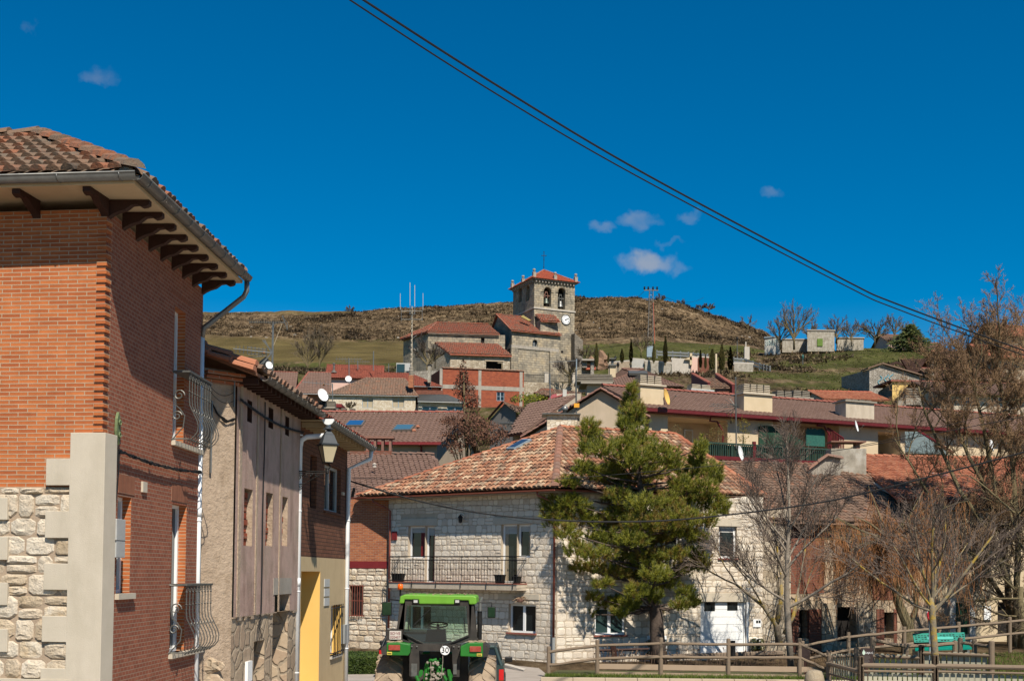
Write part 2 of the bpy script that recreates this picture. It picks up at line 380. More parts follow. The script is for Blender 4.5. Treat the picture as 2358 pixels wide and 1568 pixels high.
M['wood_grey'] = mat('weathered fence wood', [(.15, .105, .07), (.25, .185, .125), (.20, .15, .11)], 7, .9, .006, 30, island=.3)
M['wood_green'] = mat('green weathered picket', [(.36, .36, .25), (.50, .47, .34), (.40, .38, .28)], 7, .9, .004, 30, island=.5)
M['plank'] = mat('pale plank', [(.38, .27, .18), (.48, .36, .25)], 3, .85, .004, 30, island=.3)
M['soffit'] = mat('soffit', [(.42, .32, .19), (.52, .40, .25)], 3, .9)
M['cable'] = mat('black cable', [(.012, .012, .013), (.02, .02, .02)], 3, .6)
M['glass'] = glassmat('window glass')
M['glass_teal'] = glassmat('teal glass', (.03, .06, .06))
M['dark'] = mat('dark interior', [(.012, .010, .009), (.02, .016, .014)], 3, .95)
M['blind'] = mat('beige blind', [(.44, .36, .24), (.50, .41, .28)], 3, .8)
M['shutter'] = mat('grey roller shutter', [(.50, .50, .47), (.58, .58, .55)], 3, .7)
TILE = [(.13, .08, .055), (.32, .15, .085), (.46, .25, .145), (.28, .11, .06), (.58, .41, .26), (.19, .13, .09), (.48, .18, .09)]
M['tile_old'] = mat('old clay tiles', [(.08, .065, .05), (.20, .135, .09), (.27, .16, .10), (.19, .15, .11), (.36, .14, .07), (.14, .105, .08)], 9, .95, .02, 30, island=.6)
M['tile_mix'] = mat('mixed clay tiles', TILE, 9, .92, .01, 30, island=.75)
M['tile_hip'] = mat('dull red hip tiles', [(.22, .115, .08), (.34, .17, .115), (.20, .14, .11)], 5, .9, .01, island=.5)
M['tile_orange'] = mat('orange clay tiles', [(.30, .10, .055), (.40, .14, .075), (.48, .20, .11), (.34, .13, .075)], 9, .92, .01, 30, island=.7)
M['tile_red'] = mat('red clay tiles', [(.16, .045, .03), (.28, .075, .045), (.22, .06, .035)], 9, .9, .01, 30, island=.7)
M['tile_church'] = mat('lichen red tiles', [(.22, .07, .045), (.38, .12, .07), (.22, .13, .09), (.34, .09, .05), (.36, .24, .17)], 1.6, .95, .02, 20, island=.4)
M['tile_towerred'] = mat('tower red tiles', [(.32, .07, .035), (.42, .10, .05)], 4, .9, .01, 30, island=.6)
M['tile_brown'] = mat('brown pan tiles', [(.155, .092, .068), (.205, .125, .095), (.18, .11, .08)], 4, .9, .008, 30, island=.5)
M['tile_grey'] = mat('grey brown clay tiles', [(.14, .09, .065), (.27, .17, .115), (.21, .14, .10), (.33, .155, .09)], 7, .95, .01, 30, island=.7)
M['tile_ridge'] = mat('ridge tiles', [(.28, .09, .065), (.36, .125, .09)], 5, .9, .01, island=.5)
M['tile_ridge_brown'] = mat('brown verge tiles', [(.20, .10, .075), (.28, .15, .11)], 5, .9, .01, island=.5)
M['corrug'] = mat('fibre cement sheet', [(.16, .16, .15), (.25, .25, .23)], 3, .9, .01)
M['bronze'] = mat('bell bronze', [(.10, .12, .10), (.17, .19, .16)], 6, .5, metallic=.6)
M['stonepot'] = mat('grey chimney concrete', [(.20, .17, .13), (.34, .30, .24), (.27, .23, .18)], 6, .95, .02, 20, island=.3)
M['stonepot_pale'] = mat('pale chimney concrete', [(.50, .42, .31), (.60, .52, .40)], 6, .95, .02, 20, island=.3)
# ---------------------------------------------------------------- building helpers
def wallh(mb, pl, s0, s1, z0, z1, holes=(), depth=.2, off=0.0, reveal=None):
 """wall face with rectangular openings, cut on the openings' edges, with reveals"""
 S = sorted({s0, s1}|{min(max(x, s0), s1) for h in holes for x in h[:2]})
 Z = sorted({z0, z1}|{min(max(x, z0), z1) for h in holes for x in h[2:4]})
 for i in range(len(S)-1):
  for j in range(len(Z)-1):
   a, b, c, d = S[i], S[i+1], Z[j], Z[j+1]
   if b-a < 1e-4 or d-c < 1e-4: continue
   m, k = (a+b)/2, (c+d)/2
   if any(h[0] < m < h[1] and h[2] < k < h[3] for h in holes): continue
   mb.face([pl.pt(a, c, off), pl.pt(b, c, off), pl.pt(b, d, off), pl.pt(a, d, off)])
 for a, b, c, d in [h[:4] for h in holes]:
  rb = mb if reveal is None else reveal
  if isinstance(reveal, list): rb = MB(); reveal.append(rb)
  a, b, c, d = max(a, s0), min(b, s1), max(c, z0), min(d, z1)
  o, q = off, off-depth
  rb.face([pl.pt(a, c, o), pl.pt(a, d, o), pl.pt(a, d, q), pl.pt(a, c, q)])
  rb.face([pl.pt(b, c, o), pl.pt(b, d, o), pl.pt(b, d, q), pl.pt(b, c, q)])
  rb.face([pl.pt(a, d, o), pl.pt(b, d, o), pl.pt(b, d, q), pl.pt(a, d, q)])
  rb.face([pl.pt(a, c, o), pl.pt(b, c, o), pl.pt(b, c, q), pl.pt(a, c, q)])
def window(root, pl, r, fm='white', n=2, rec=.12, fr=.06, glass='glass', sill=None, name='window', rows=1, curtain=None, shutter=0, sillm='conc_pale', off=0.0):
 a, b, c, d = r
 f = MB(); o = off-rec; t = .05
 f.pbox(pl, a, b, d-fr, d, o-t, o); f.pbox(pl, a, b, c, c+fr, o-t, o)
 f.pbox(pl, a, a+fr, c+fr, d-fr, o-t, o); f.pbox(pl, b-fr, b, c+fr, d-fr, o-t, o)
 for i in range(1, n):
  x = a+(b-a)*i/n; f.pbox(pl, x-fr*.8, x+fr*.8, c+fr, d-fr, o-t, o-.002)
 for i in range(1, rows):
  z = c+(d-c)*i/rows; f.pbox(pl, a+fr, b-fr, z-fr*.35, z+fr*.35, o-t+.005, o-.006)
 fo = f.build(name, M[fm], root)
 g = MB(); g.face([pl.pt(a+.01, c+.01, o-t+.01), pl.pt(b-.01, c+.01, o-t+.01), pl.pt(b-.01, d-.01, o-t+.01), pl.pt(a+.01, d-.01, o-t+.01)])
 g.build('pane', M[glass], fo)
 if curtain:
  k = MB(); x0, x1 = curtain[0], curtain[1]; N = 8
  for i in range(N):
   xa = a+(b-a)*(x0+(x1-x0)*i/N); xb = a+(b-a)*(x0+(x1-x0)*(i+1)/N)
   k.pbox(pl, xa, xb, c+fr, d-fr, o-t+.012, o-t+.016+.01*(i % 2))
  k.build('curtain', M[curtain[2]], fo)
 if shutter:
  k = MB(); zs = d-fr-(d-c)*shutter; q = d-fr
  while q > zs: k.pbox(pl, a+fr, b-fr, q-.045, q-.004, o-.03, o-.012); q -= .05
  k.build('shutter', M['blind' if fm != 'white' else 'shutter'], fo)
 if sill:
  k = MB(); k.pbox(pl, a-.06, b+.06, c-.06, c, -.10, sill); k.build('sill', M[sillm], root)
 return fo
def tiles(mb, A, B, C, D, w=.22, l=.36, rise=.07, jit=.012, seg=4, lift=.02, sheet=True):
 """rows of curved clay tiles over the slope A-B (eave) to D-C (ridge)"""
 A, B, C, D = map(Vector, (A, B, C, D))
 e = (B-A).normalized(); up = ((D-A)+(C-B)); up = (up-e*up.dot(e)).normalized(); n = e.cross(up)
 if n.z < 0: n = -n
 H = ((D-A).dot(up)+(C-B).dot(up))/2; rows = max(1, int(round(H/l)))
 if sheet:
  N = 7; pts = [A.lerp(D, j/N).lerp(B.lerp(C, j/N), i/N)-n*.012 for j in range(N+1) for i in range(N+1)]
  mb.add(pts, [(j*(N+1)+i, j*(N+1)+i+1, (j+1)*(N+1)+i+1, (j+1)*(N+1)+i) for j in range(N) for i in range(N)])
 def at(s, t):
  a, b = A.lerp(D, t), B.lerp(C, t); sa, sb = (a-A).dot(e), (b-A).dot(e)
  return a+(b-a)*((s-sa)/max(sb-sa, .05))
 for i in range(rows):
  t = i/rows; tm = (i+.5)/rows; sa, sb = (A.lerp(D, tm)-A).dot(e), (B.lerp(C, tm)-A).dot(e)
  if sb-sa < w*.6: continue
  k0 = math.ceil(sa/w-.3); k1 = math.floor(sb/w+.3); ln = H/rows*1.08
  for k in range(k0, k1):
   s = (k+.5)*w+U_(-jit, jit); dh = U_(-jit, jit)*1.5-.03
   base = at(s, t); top = at(s, min(1, t+1/rows)); u2 = (top-base).normalized() if (top-base).length > .05 else up
   r0 = w*.46; r1 = w*.40; dz0 = lift+U_(0, jit); sk = U_(-jit, jit); vs = []
   for (r, y, dz, x) in ((r0, dh, dz0, 0), (r1, dh+ln, 0, sk)):
    for q in range(seg+1):
     an = pi*q/seg; vs.append(base+e*(x-math.cos(an)*r)+u2*y+n*(dz+math.sin(an)*rise*(r/r0)))
   m = seg+1
   mb.add(vs, [(q, q+1, m+q+1, m+q) for q in range(seg)]+[tuple(range(m))])
def ridge(mb, A, B, r=.11, l=.4, drop=0.0):
 A, B = Vc(A), Vc(B); L = (B-A).length; k = max(1, int(L/l)); d = (B-A)/k; sd = d.cross(Vc((0, 0, 1))).normalized(); upv = Vc((0, 0, 1))
 for i in range(k):
  p = A+d*i; vs = []
  for (q, rr, dz) in ((p-d*.05, r*1.05, .03), (p+d*1.05, r*.88, 0)):
   for j in range(6):
    an = pi*j/5; vs.append(q+sd*math.cos(an)*rr+upv*(math.sin(an)*rr*.75+dz+U_(-.006, .006)-drop))
  mb.add(vs, [(j, j+1, 7+j, 6+j) for j in range(5)]+[tuple(range(6)), tuple(range(6, 12))])
def stones(mb, pl, s0, s1, z0, z1, holes=(), h=.24, wd=.27, relief=.03, gap=.012, off=0.0, jit=.25, rec=None):
 z = z0; row = 0
 while z < z1-.04:
  hh = min(h*U_(.8, 1.2), z1-z)
  if z1-(z+hh) < .08: hh = z1-z
  for q in holes:
   for e in (q[2], q[3]):
    if 0.08 < e-z < hh+.06: hh = e-z
  free = [(s0, s1)]
  for q in holes:
   if q[2] < z+hh-.03 and q[3] > z+.03:
    nf = []
    for (a, b) in free:
     if q[1] <= a or q[0] >= b: nf.append((a, b)); continue
     if q[0]-a > .05: nf.append((a, q[0]))
     if b-q[1] > .05: nf.append((q[1], b))
    free = nf
  for (a, b) in free:
   x = a
   while x < b-.03:
    ww = min(wd*U_(.6, 1.45), b-x)
    if b-(x+ww) < .09: ww = b-x
    sub = [(z, z+hh)]
    if hh > h*.9 and R_.random() < .22: m = z+hh*U_(.4, .6); sub = [(z, m), (m, z+hh)]
    for (c, d) in sub:
     g = gap; J = lambda k=1.0: U_(-1, 1)*jit*min(h, wd)*.26*k
     cs = [(x+g+abs(J(.4)), c+g+abs(J(.5))), (x+ww-g-abs(J(.4)), c+g+abs(J(.5))), (x+ww-g-abs(J(.4)), d-g-abs(J(.5))), (x+g+abs(J(.4)), d-g-abs(J(.5)))]
     out = []; cx = sum(p[0] for p in cs)/4; cz = sum(p[1] for p in cs)/4
     for i in range(4):
      p = cs[i]; a_, b_ = cs[i-1], cs[(i+1) % 4]; k = U_(.1, .26)
      out.append((p[0]+(a_[0]-p[0])*k, p[1]+(a_[1]-p[1])*k)); out.append((p[0]+(b_[0]-p[0])*k, p[1]+(b_[1]-p[1])*k))
     rl = relief*U_(.5, 1.3); tx = U_(-1, 1)*relief*.9; tz = U_(-1, 1)*relief*.9
     v0 = [pl.pt(p[0], p[1], off+.002) for p in out]
     v1 = [pl.pt(cx+(p[0]-cx)*.90, cz+(p[1]-cz)*.90, off+max(.004, rl*.7+tx*(p[0]-cx)/wd+tz*(p[1]-cz)/h)) for p in out]
     v2 = [pl.pt(cx+(p[0]-cx)*.5+U_(-.02, .02), cz+(p[1]-cz)*.5, off+max(.006, rl*1.1+tx*(p[0]-cx)/wd*.6+U_(-.3, .3)*relief)) for p in out]
     mb.add(v0+v1+v2, [(i, (i+1) % 8, 8+(i+1) % 8, 8+i) for i in range(8)]+[(8+i, 8+(i+1) % 8, 16+(i+1) % 8, 16+i) for i in range(8)]+[tuple(range(16, 24))])
    x += ww
  z += hh; row += 1
def half_gutter(mb, A, B, r=.075, n=6):
 A, B = Vc(A), Vc(B); t = (B-A).normalized(); sd = t.cross(Vc((0, 0, 1))).normalized(); vs = []
 for q in (A, B):
  for rr in (r, r*.9):
   for j in range(n+1):
    an = pi*j/n; vs.append(q+sd*math.cos(an)*rr-Vc((0, 0, 1))*math.sin(an)*rr)
 m = n+1
 mb.add(vs, [(j, j+1, 2*m+j+1, 2*m+j) for j in range(n)]+[(m+j, m+j+1, 3*m+j+1, 3*m+j) for j in range(n)]+[(0, m, 3*m, 2*m), (n, m+n, 3*m+n, 2*m+n)]+[(j, j+1, m+j+1, m+j) for j in range(n)]+[(2*m+j, 2*m+j+1, 3*m+j+1, 3*m+j) for j in range(n)])
def gutter_bands(mb, A, B, r=.08, step=.6, off=.25):
 A, B = Vc(A), Vc(B); L = (B-A).length; t = (B-A)/L; sd = t.cross(Vc((0, 0, 1))).normalized(); x = off
 while x < L:
  mb.tube([A+t*x+sd*math.cos(an)*r-Vc((0, 0, 1))*math.sin(an)*r for an in [pi*j/8 for j in range(9)]], .008, 4); x += step
def catenary(a, b, sag, n=24):
 a, b = Vc(a), Vc(b); return [a.lerp(b, i/n)-Vc((0, 0, 4*sag*(i/n)*(1-i/n))) for i in range(n+1)]
def text_mesh(s, size, depth=.004):
 cu = bpy.data.curves.new('t', 'FONT'); cu.body = s; cu.size = size; cu.extrude = depth; cu.align_x = 'CENTER'; cu.align_y = 'CENTER'
 ob = bpy.data.objects.new('t', cu); col.objects.link(ob)
 dg = bpy.context.evaluated_depsgraph_get(); dg.update()
 me = bpy.data.meshes.new_from_object(ob.evaluated_get(dg))
 vs = [tuple(v.co) for v in me.vertices]; fs = [tuple(p.vertices) for p in me.polygons]
 bpy.data.objects.remove(ob); bpy.data.curves.remove(cu); bpy.data.meshes.remove(me)
 return vs, fs
def text_on(mb, s, size, c, ex, ez, depth=.003):
 """lettering with its centre at c, reading along ex with up ez"""
 vs, fs = text_mesh(s, size, depth); c, ex, ez = Vc(c), Vc(ex).normalized(), Vc(ez).normalized(); n = ex.cross(ez)
 mb.add([c+ex*v[0]+ez*v[1]+n*v[2] for v in vs], fs)
def bodybox(mb, pl, s0, s1, z0, z1, depth, holes=(), rv=.2, reveal=None):
 wallh(mb, pl, s0, s1, z0, z1, holes, rv, 0, reveal)
 a, b, c, d = (pl.pt(s0, 0), pl.pt(s1, 0), pl.pt(s1, 0, -depth), pl.pt(s0, 0, -depth))
 for p, q in ((b, c), (c, d), (d, a)):
  mb.face([Vc((p.x, p.y, z0)), Vc((q.x, q.y, z0)), Vc((q.x, q.y, z1)), Vc((p.x, p.y, z1))])
 mb.face([Vc((p.x, p.y, z1)) for p in (a, b, c, d)])
def ridge_house(name, label, uA, YA, uB, YB, v_e, v_r, dep, z0, wallm, roofm, over=.35, hipl=0, hipr=0, wins=(), group=None,
    tw=.23, tl=.38, rise=.06, gm='redtrim', gut=True, seg=3, cat='house', ridgem='tile_ridge', reg=True, vg=None):
 """house with its long wall towards the camera and the ridge along it; wins = (px0, py0, px1, py1, kwargs) in picture places"""
 pl = plane(uA, YA, uB, YB, v_e); um = (uA+uB)/2
 ze = pl.sz(um, v_e)[1]; Ym = (YA+YB)/2
 zr = P(um, v_r, Ym+dep/2).z
 g0 = pl.pt(pl.L/2, z0)
 root = thing(name, label, cat, g0, group)
 holes = [pl.rc(wd[0:2], wd[2:4]) for wd in wins]
 wb = MB(); bodybox(wb, pl, 0, pl.L, z0, ze, dep, holes, .18)
 cA, cB = pl.pt(0, ze), pl.pt(pl.L, ze); cC, cD = pl.pt(pl.L, ze, -dep), pl.pt(0, ze, -dep)
 rA, rB = pl.pt(hipl, zr, -dep/2), pl.pt(pl.L-hipr, zr, -dep/2)
 if not hipl: wb.face([cA, cD, rA-Vc((0, 0, .05))])
 if not hipr: wb.face([cB, cC, rB-Vc((0, 0, .05))])
 wb.build('wall', M[wallm], root)
 for wd, h in zip(wins, holes):
  kw = dict(n=2, rec=.1); kw.update(wd[4] if len(wd) > 4 else {})
  window(root, pl, h, **kw)
 sl = (zr-ze)/(dep/2)
 zo = ze-sl*over
 eA = pl.pt(-over, zo, over); eB = pl.pt(pl.L+over, zo, over); bA = pl.pt(-over, zo, -dep-over); bB = pl.pt(pl.L+over, zo, -dep-over)
 RA = pl.pt(hipl-(over if not hipl else 0), zr, -dep/2); RB = pl.pt(pl.L-hipr+(over if not hipr else 0), zr, -dep/2)
 up = Vc((0, 0, .09))
 tb = MB(); tiles(tb, eA+up, eB+up, RB+up, RA+up, tw, tl, rise, seg=seg, jit=.014 if reg else .004)
 tb.face([bA+up, bB+up, RB+up, RA+up])
 if hipl: tiles(tb, bA+up, eA+up, RA+up, RA+up, tw, tl, rise, seg=seg)
 if hipr: tiles(tb, eB+up, bB+up, RB+up, RB+up, tw, tl, rise, seg=seg)
 for q in ((eA, eB, RB, RA), (bB, bA, RA, RB)): tb.prism([p for p in q], up*.6)
 if hipl: tb.prism([bA, eA, RA], up*.6)
 if hipr: tb.prism([eB, bB, RB], up*.6)
 ro = tb.build('roof', M[roofm], root)
 rb = MB(); ridge(rb, RA+up, RB+up)
 if hipl: ridge(rb, eA+up, RA+up)
 if hipr: ridge(rb, eB+up, RB+up)
 rb.build('ridge_tiles', M[ridgem], ro)
 if gut:
  gb = MB(); half_gutter(gb, pl.pt(-over, zo+.03, over+.07), pl.pt(pl.L+over, zo+.03, over+.07), .07); gb.build('gutter', M[gm], root)
 return root, pl, ze, zr
def roof_slab(root, pts, roofm, tw=.23, tl=.38, rise=.06, thick=.12, seg=3, name='roof', jit=.014, under=None):
 pts = [Vc(p) for p in pts]; tb = MB(); up = Vc((0, 0, .02))
 tiles(tb, *[p+up for p in pts], tw, tl, rise, jit, seg); q = [pts[0]]
 for p in pts[1:]:
  if (p-q[-1]).length > 1e-4: q.append(p)
 dn = Vc((0, 0, thick)); m = len(q)
 for i in range(m): tb.face([q[i], q[(i+1) % m], q[(i+1) % m]-dn, q[i]-dn])
 for i in range(1, m-1): tb.face([q[0]-dn, q[i]-dn, q[i+1]-dn])
 return tb.build(name, M[roofm], root)
def chimney_pots(root, c, n, wd, dp, h, layers=5, mt='stonepot', ang=0, name='chimney_pot'):
 """stacked slab cowls in a row along the chimney head"""
 M2 = Matrix.Rotation(ang, 3, 'Z'); c = Vc(c); pw = wd/n
 for i in range(n):
  mb = MB(); p = c+M2 @ Vc((-wd/2+pw*(i+.5), 0, 0)); lh = h/layers
  for k in range(layers):
   mb.cbox(p+Vc((0, 0, lh*(k+.72))), pw*.92*(1-.03*k), dp*.9, lh*.5, ang+U_(-.03, .03))
   if k < layers: mb.cbox(p+Vc((0, 0, lh*(k+.22))), pw*.62, dp*.62, lh*.55, ang)
  mb.build(name, M[mt], root)
def dish(name, label, c, r, n, armlen=.5, mt='white', post=None, group='satellite dishes on the roofs'):
 """satellite dish of radius r centred at c, opening along n"""
 c = Vc(c); n = Vc(n).normalized()
 root = thing(name, label, 'satellite dish', c-Vc((0, 0, r)) if post is None else Vc(post), group)
 mb = MB(); mb.lathe(c, [(.01, -r*.18), (r*.5, -r*.14), (r*.85, -r*.04), (r, r*.03), (r*1.01, r*.04), (r*.84, -r*.06), (r*.5, -r*.17), (.01, -r*.21)], 24, n)
 mb.build('reflector', M[mt], root, smooth=True)
 ab = MB(); lo = (Vc((0, 0, -1))-n*n.dot(Vc((0, 0, -1)))).normalized()
 tip = c+n*r*1.1+lo*r*.2
 ab.tube([c+lo*r*.95, tip], .012, 5); ab.tube([tip-n*.05, tip+n*.04], .03, 6); ab.build('feed_arm', M['iron_grey'], root)
 pb = MB(); pb.tube([c-n*r*.18, c-n*(r*.18+.12), (Vc(post) if post is not None else c-n*(r*.2+.15)-Vc((0, 0, r)))], .022, 6); pb.build('bracket', M['iron_grey'], root)
 return root
# ---------------------------------------------------------------- setting: ground and hill
def zz(v, Y): return ZC+(HZ-v)*Y/F
ROWS = [
 (58, [(1179, 1472)]),
 (72, [(0, 1400), (1300, 1400), (1600, 1370), (2300, 1330)]),
 (95, [(470, 1250), (1300, 1180), (1600, 1090), (2358, 1080)]),
 (118, [(470, 1090), (1000, 1060), (1340, 1010), (1500, 960), (2358, 960)]),
 (135, [(470, 1020), (1000, 1010), (1340, 960), (1500, 918), (2100, 920), (2358, 930)]),
 (150, [(470, 985), (1000, 975), (1340, 935), (1500, 898), (2100, 900), (2358, 915)]),
 (165, [(470, 920), (930, 930), (1180, 935), (1340, 920), (1500, 870), (1700, 868), (2000, 870), (2358, 890)]),
 (180, [(470, 885), (930, 915), (1180, 915), (1340, 900), (1500, 850), (1700, 848), (1850, 852), (2000, 848), (2358, 865)]),
 (190, [(470, 872), (930, 890), (1180, 893), (1340, 895), (1400, 862), (1500, 845), (1700, 843), (1850, 838), (2000, 832), (2358, 850)]),
 (205, [(470, 864), (760, 862), (930, 866), (1340, 868), (1500, 838), (1700, 836), (1850, 820), (2000, 812), (2160, 815), (2358, 825)]),
 (222, [(470, 856), (760, 852), (930, 852), (1180, 850), (1340, 846), (1500, 822), (1640, 815), (1700, 817), (1850, 806), (2000, 797), (2100, 799), (2200, 806), (2358, 812)]),
 (236, [(470, 851), (700, 846), (930, 844), (1180, 840), (1340, 832), (1500, 812), (1640, 800), (1760, 806), (1850, 800), (2000, 794), (2100, 797), (2200, 806), (2358, 812)]),
 (262, [(470, 828), (700, 822), (930, 818), (1180, 815), (1340, 806), (1500, 795), (1700, 795), (1760, 803), (1850, 822), (2000, 822), (2358, 830)]),
 (300, [(470, 790), (560, 788), (700, 790), (930, 800), (1180, 785), (1340, 772), (1500, 768), (1640, 780), (1700, 786), (1780, 800), (1900, 835), (2358, 850)]),
 (345, [(470, 756), (700, 752), (930, 750), (1180, 735), (1340, 722), (1450, 720), (1560, 735), (1700, 766), (1800, 800), (1900, 840), (2358, 860)]),
 (395, [(300, 724), (470, 722), (715, 720.5), (800, 718), (930, 710), (1000, 703), (1100, 697), (1180, 692), (1250, 686), (1340, 679), (1400, 676), (1450, 679), (1500, 686), (1560, 692), (1600, 702), (1650, 714), (1700, 733), (1750, 753), (1790, 775), (1840, 815), (2358, 860)]),
 (430, [(300, 728), (470, 726), (930, 718), (1180, 706), (1340, 690), (1450, 692), (1560, 710), (1700, 760), (1840, 840), (2358, 880)]),
 (560, [(300, 860), (2358, 950)])]
def rv(row, u):
 if u <= row[0][0]: return row[0][1]
 for (a, b), (c, d) in zip(row, row[1:]):
  if u <= c:
   t = (u-a)/(c-a); t = t*t*(3-2*t); return b+(d-b)*t
 return row[-1][1]
def H(x, y):
 if y <= 36: return 0.0
 if y < 58:
  base = 0.0; t = (y-36)/22; e = zz(rv(ROWS[0][1], 1179), 58)
  r = max(0, min(1, (x-8)/10))*max(0, min(1, (y-38)/7))*.65
  return max(e*t*t, r)
 u = 1179+F*x/y
 for (Y0, r0), (Y1, r1) in zip(ROWS, ROWS[1:]):
  if y <= Y1:
   t = (y-Y0)/(Y1-Y0); z = zz(rv(r0, u), Y0)*(1-t)+zz(rv(r1, u), Y1)*t
   if y < 66: z = max(z, 0)
   break
 else: z = zz(rv(ROWS[-1][1], u), 560)*1.0
 if y > 150:
  k = min(1, (y-150)/80)
  z += k*(noise.noise(Vc((x*.05, y*.05, 3)))*.9+noise.noise(Vc((x*.17, y*.17, 9)))*.35)
  if y > 300: z += noise.noise(Vc((x*.5, y*.3, 5)))*.25*k
 return z
def zones(x, y):
 """what grows where: grass, ploughed field, dry scrub"""
 u = 1179+F*x/max(y, 1); g = f = 0.0
 if y < 60: g = 0
 elif y < 245:
  g = 1.0 if u > 1330 else .65
  if 150 < y < 232 and u > 1330: g = .62+.7*noise.noise(Vc((x*.05, y*.09, 1)))
  if y > 205 and u > 1740: g = .95 if u > 1860 else .25
 else:
  f = max(0, min(1, (314-y)/14))*max(0, min(1, (950-u)/30)) if y > 236 else 0
  g = max(0, min(1, (292-y)/20))*(.9 if u > 1320 else 0)
  if u < 940 and y > 236: g = max(g, .45*max(0, min(1, (u-640)/150))*(1 if y < 316 else 0))
  g = max(g, .75*max(0, noise.noise(Vc((x*.02, y*.045, 7)))-.12)*2 if 300 < y < 372 else 0)
  if y > 385 and u < 800: f = .6
 return g, f
def make_ground():
 xs = [-700, -400, -260]+[-190+i*1.15 for i in range(331)]+[260, 400, 700]
 ys = [-80, -20, 10, 30, 34]+[36+i*.9 for i in range(24)]+[58+i*1.7 for i in range(60)]+[160+i*1.25 for i in range(222)]+[440, 470, 520, 560, 700]
 vs = []; cols = []; nx = len(xs)
 for y in ys:
  for x in xs:
   vs.append((x, y, H(x, y) if y <= 560 else 40.0)); g, f = zones(x, y); cols += [max(0, min(1, g)), f, 0, 1]
 fs = [(j*nx+i, j*nx+i+1, (j+1)*nx+i+1, (j+1)*nx+i) for j in range(len(ys)-1) for i in range(nx-1)]
 me = bpy.data.meshes.new('ground'); me.from_pydata(vs, [], fs)
 me.polygons.foreach_set('use_smooth', [True]*len(fs))
 ca = me.color_attributes.new('cover', 'FLOAT_COLOR', 'POINT'); ca.data.foreach_set('color', cols)
 m, n, l, b = nt('earth and hillside')
 at = n.new('ShaderNodeVertexColor'); at.layer_name = 'cover'; sp = n.new('ShaderNodeSeparateColor'); l.new(at.outputs[0], sp.inputs[0])
 v = tc(n)
 mpg = n.new('ShaderNodeMapping'); mpg.inputs['Scale'].default_value = (1, .17, .6); l.new(v, mpg.inputs['Vector'])
 t1 = tn(n, l, .75, 9, .75, mpg.outputs[0]); dry = ramp(n, [(.055, .042, .028), (.15, .105, .062), (.28, .20, .118), (.38, .29, .18)], .36, .64); l.new(t1.outputs['Fac'], dry.inputs[0])
 t2 = tn(n, l, 1.3, 6, .7, v); gr = ramp(n, [(.05, .048, .02), (.08, .10, .024), (.12, .15, .035), (.19, .16, .075)], .3, .72); l.new(t2.outputs['Fac'], gr.inputs[0])
 wv = n.new('ShaderNodeTexWave'); wv.inputs['Scale'].default_value = .42; wv.inputs['Distortion'].default_value = 3.5; wv.inputs['Detail'].default_value = 4; wv.inputs['Detail Scale'].default_value = .7; wv.bands_direction = 'Y'; l.new(v, wv.inputs['Vector'])
 fl = ramp(n, [(.10, .10, .03), (.20, .15, .065), (.26, .19, .09)], .1, .9); l.new(wv.outputs['Fac'], fl.inputs[0])
 tm = tn(n, l, .12, 5, .7, v); gm = mfac(n, l, 'ADD', sp.outputs[0], mfac(n, l, 'MULTIPLY', mfac(n, l, 'SUBTRACT', tm.outputs['Fac'], .5), 1.6))
 gs = ramp(n, [(0, 0, 0), (1, 1, 1)], .42, .62); l.new(gm, gs.inputs[0])
 o = mul(n, l, dry.outputs[0], gr.outputs[0], gs.outputs[0], 'MIX'); o = mul(n, l, o, fl.outputs[0], sp.outputs[1], 'MIX')
 t4 = tn(n, l, .09, 4, .6, v); r4 = ramp(n, [(.55, .52, .5), (1.25, 1.2, 1.12)], .35, .65); l.new(t4.outputs['Fac'], r4.inputs[0]); o = mul(n, l, o, r4.outputs[0], .8)
 l.new(o, b.inputs['Base Color']); b.inputs['Roughness'].default_value = 1; b.inputs['Specular IOR Level'].default_value = .05
 t3 = tn(n, l, 2.2, 8, .75, v); bump(n, l, b, t3.outputs['Fac'], .5)
 me.materials.append(m)
 o = bpy.data.objects.new('ground', me); col.objects.link(o); o['kind'] = 'structure'
make_ground()
def gp(u, Y, dz=0):
 p = P(u, 1320, Y); return Vc((p.x, Y, H(p.x, Y)+dz))

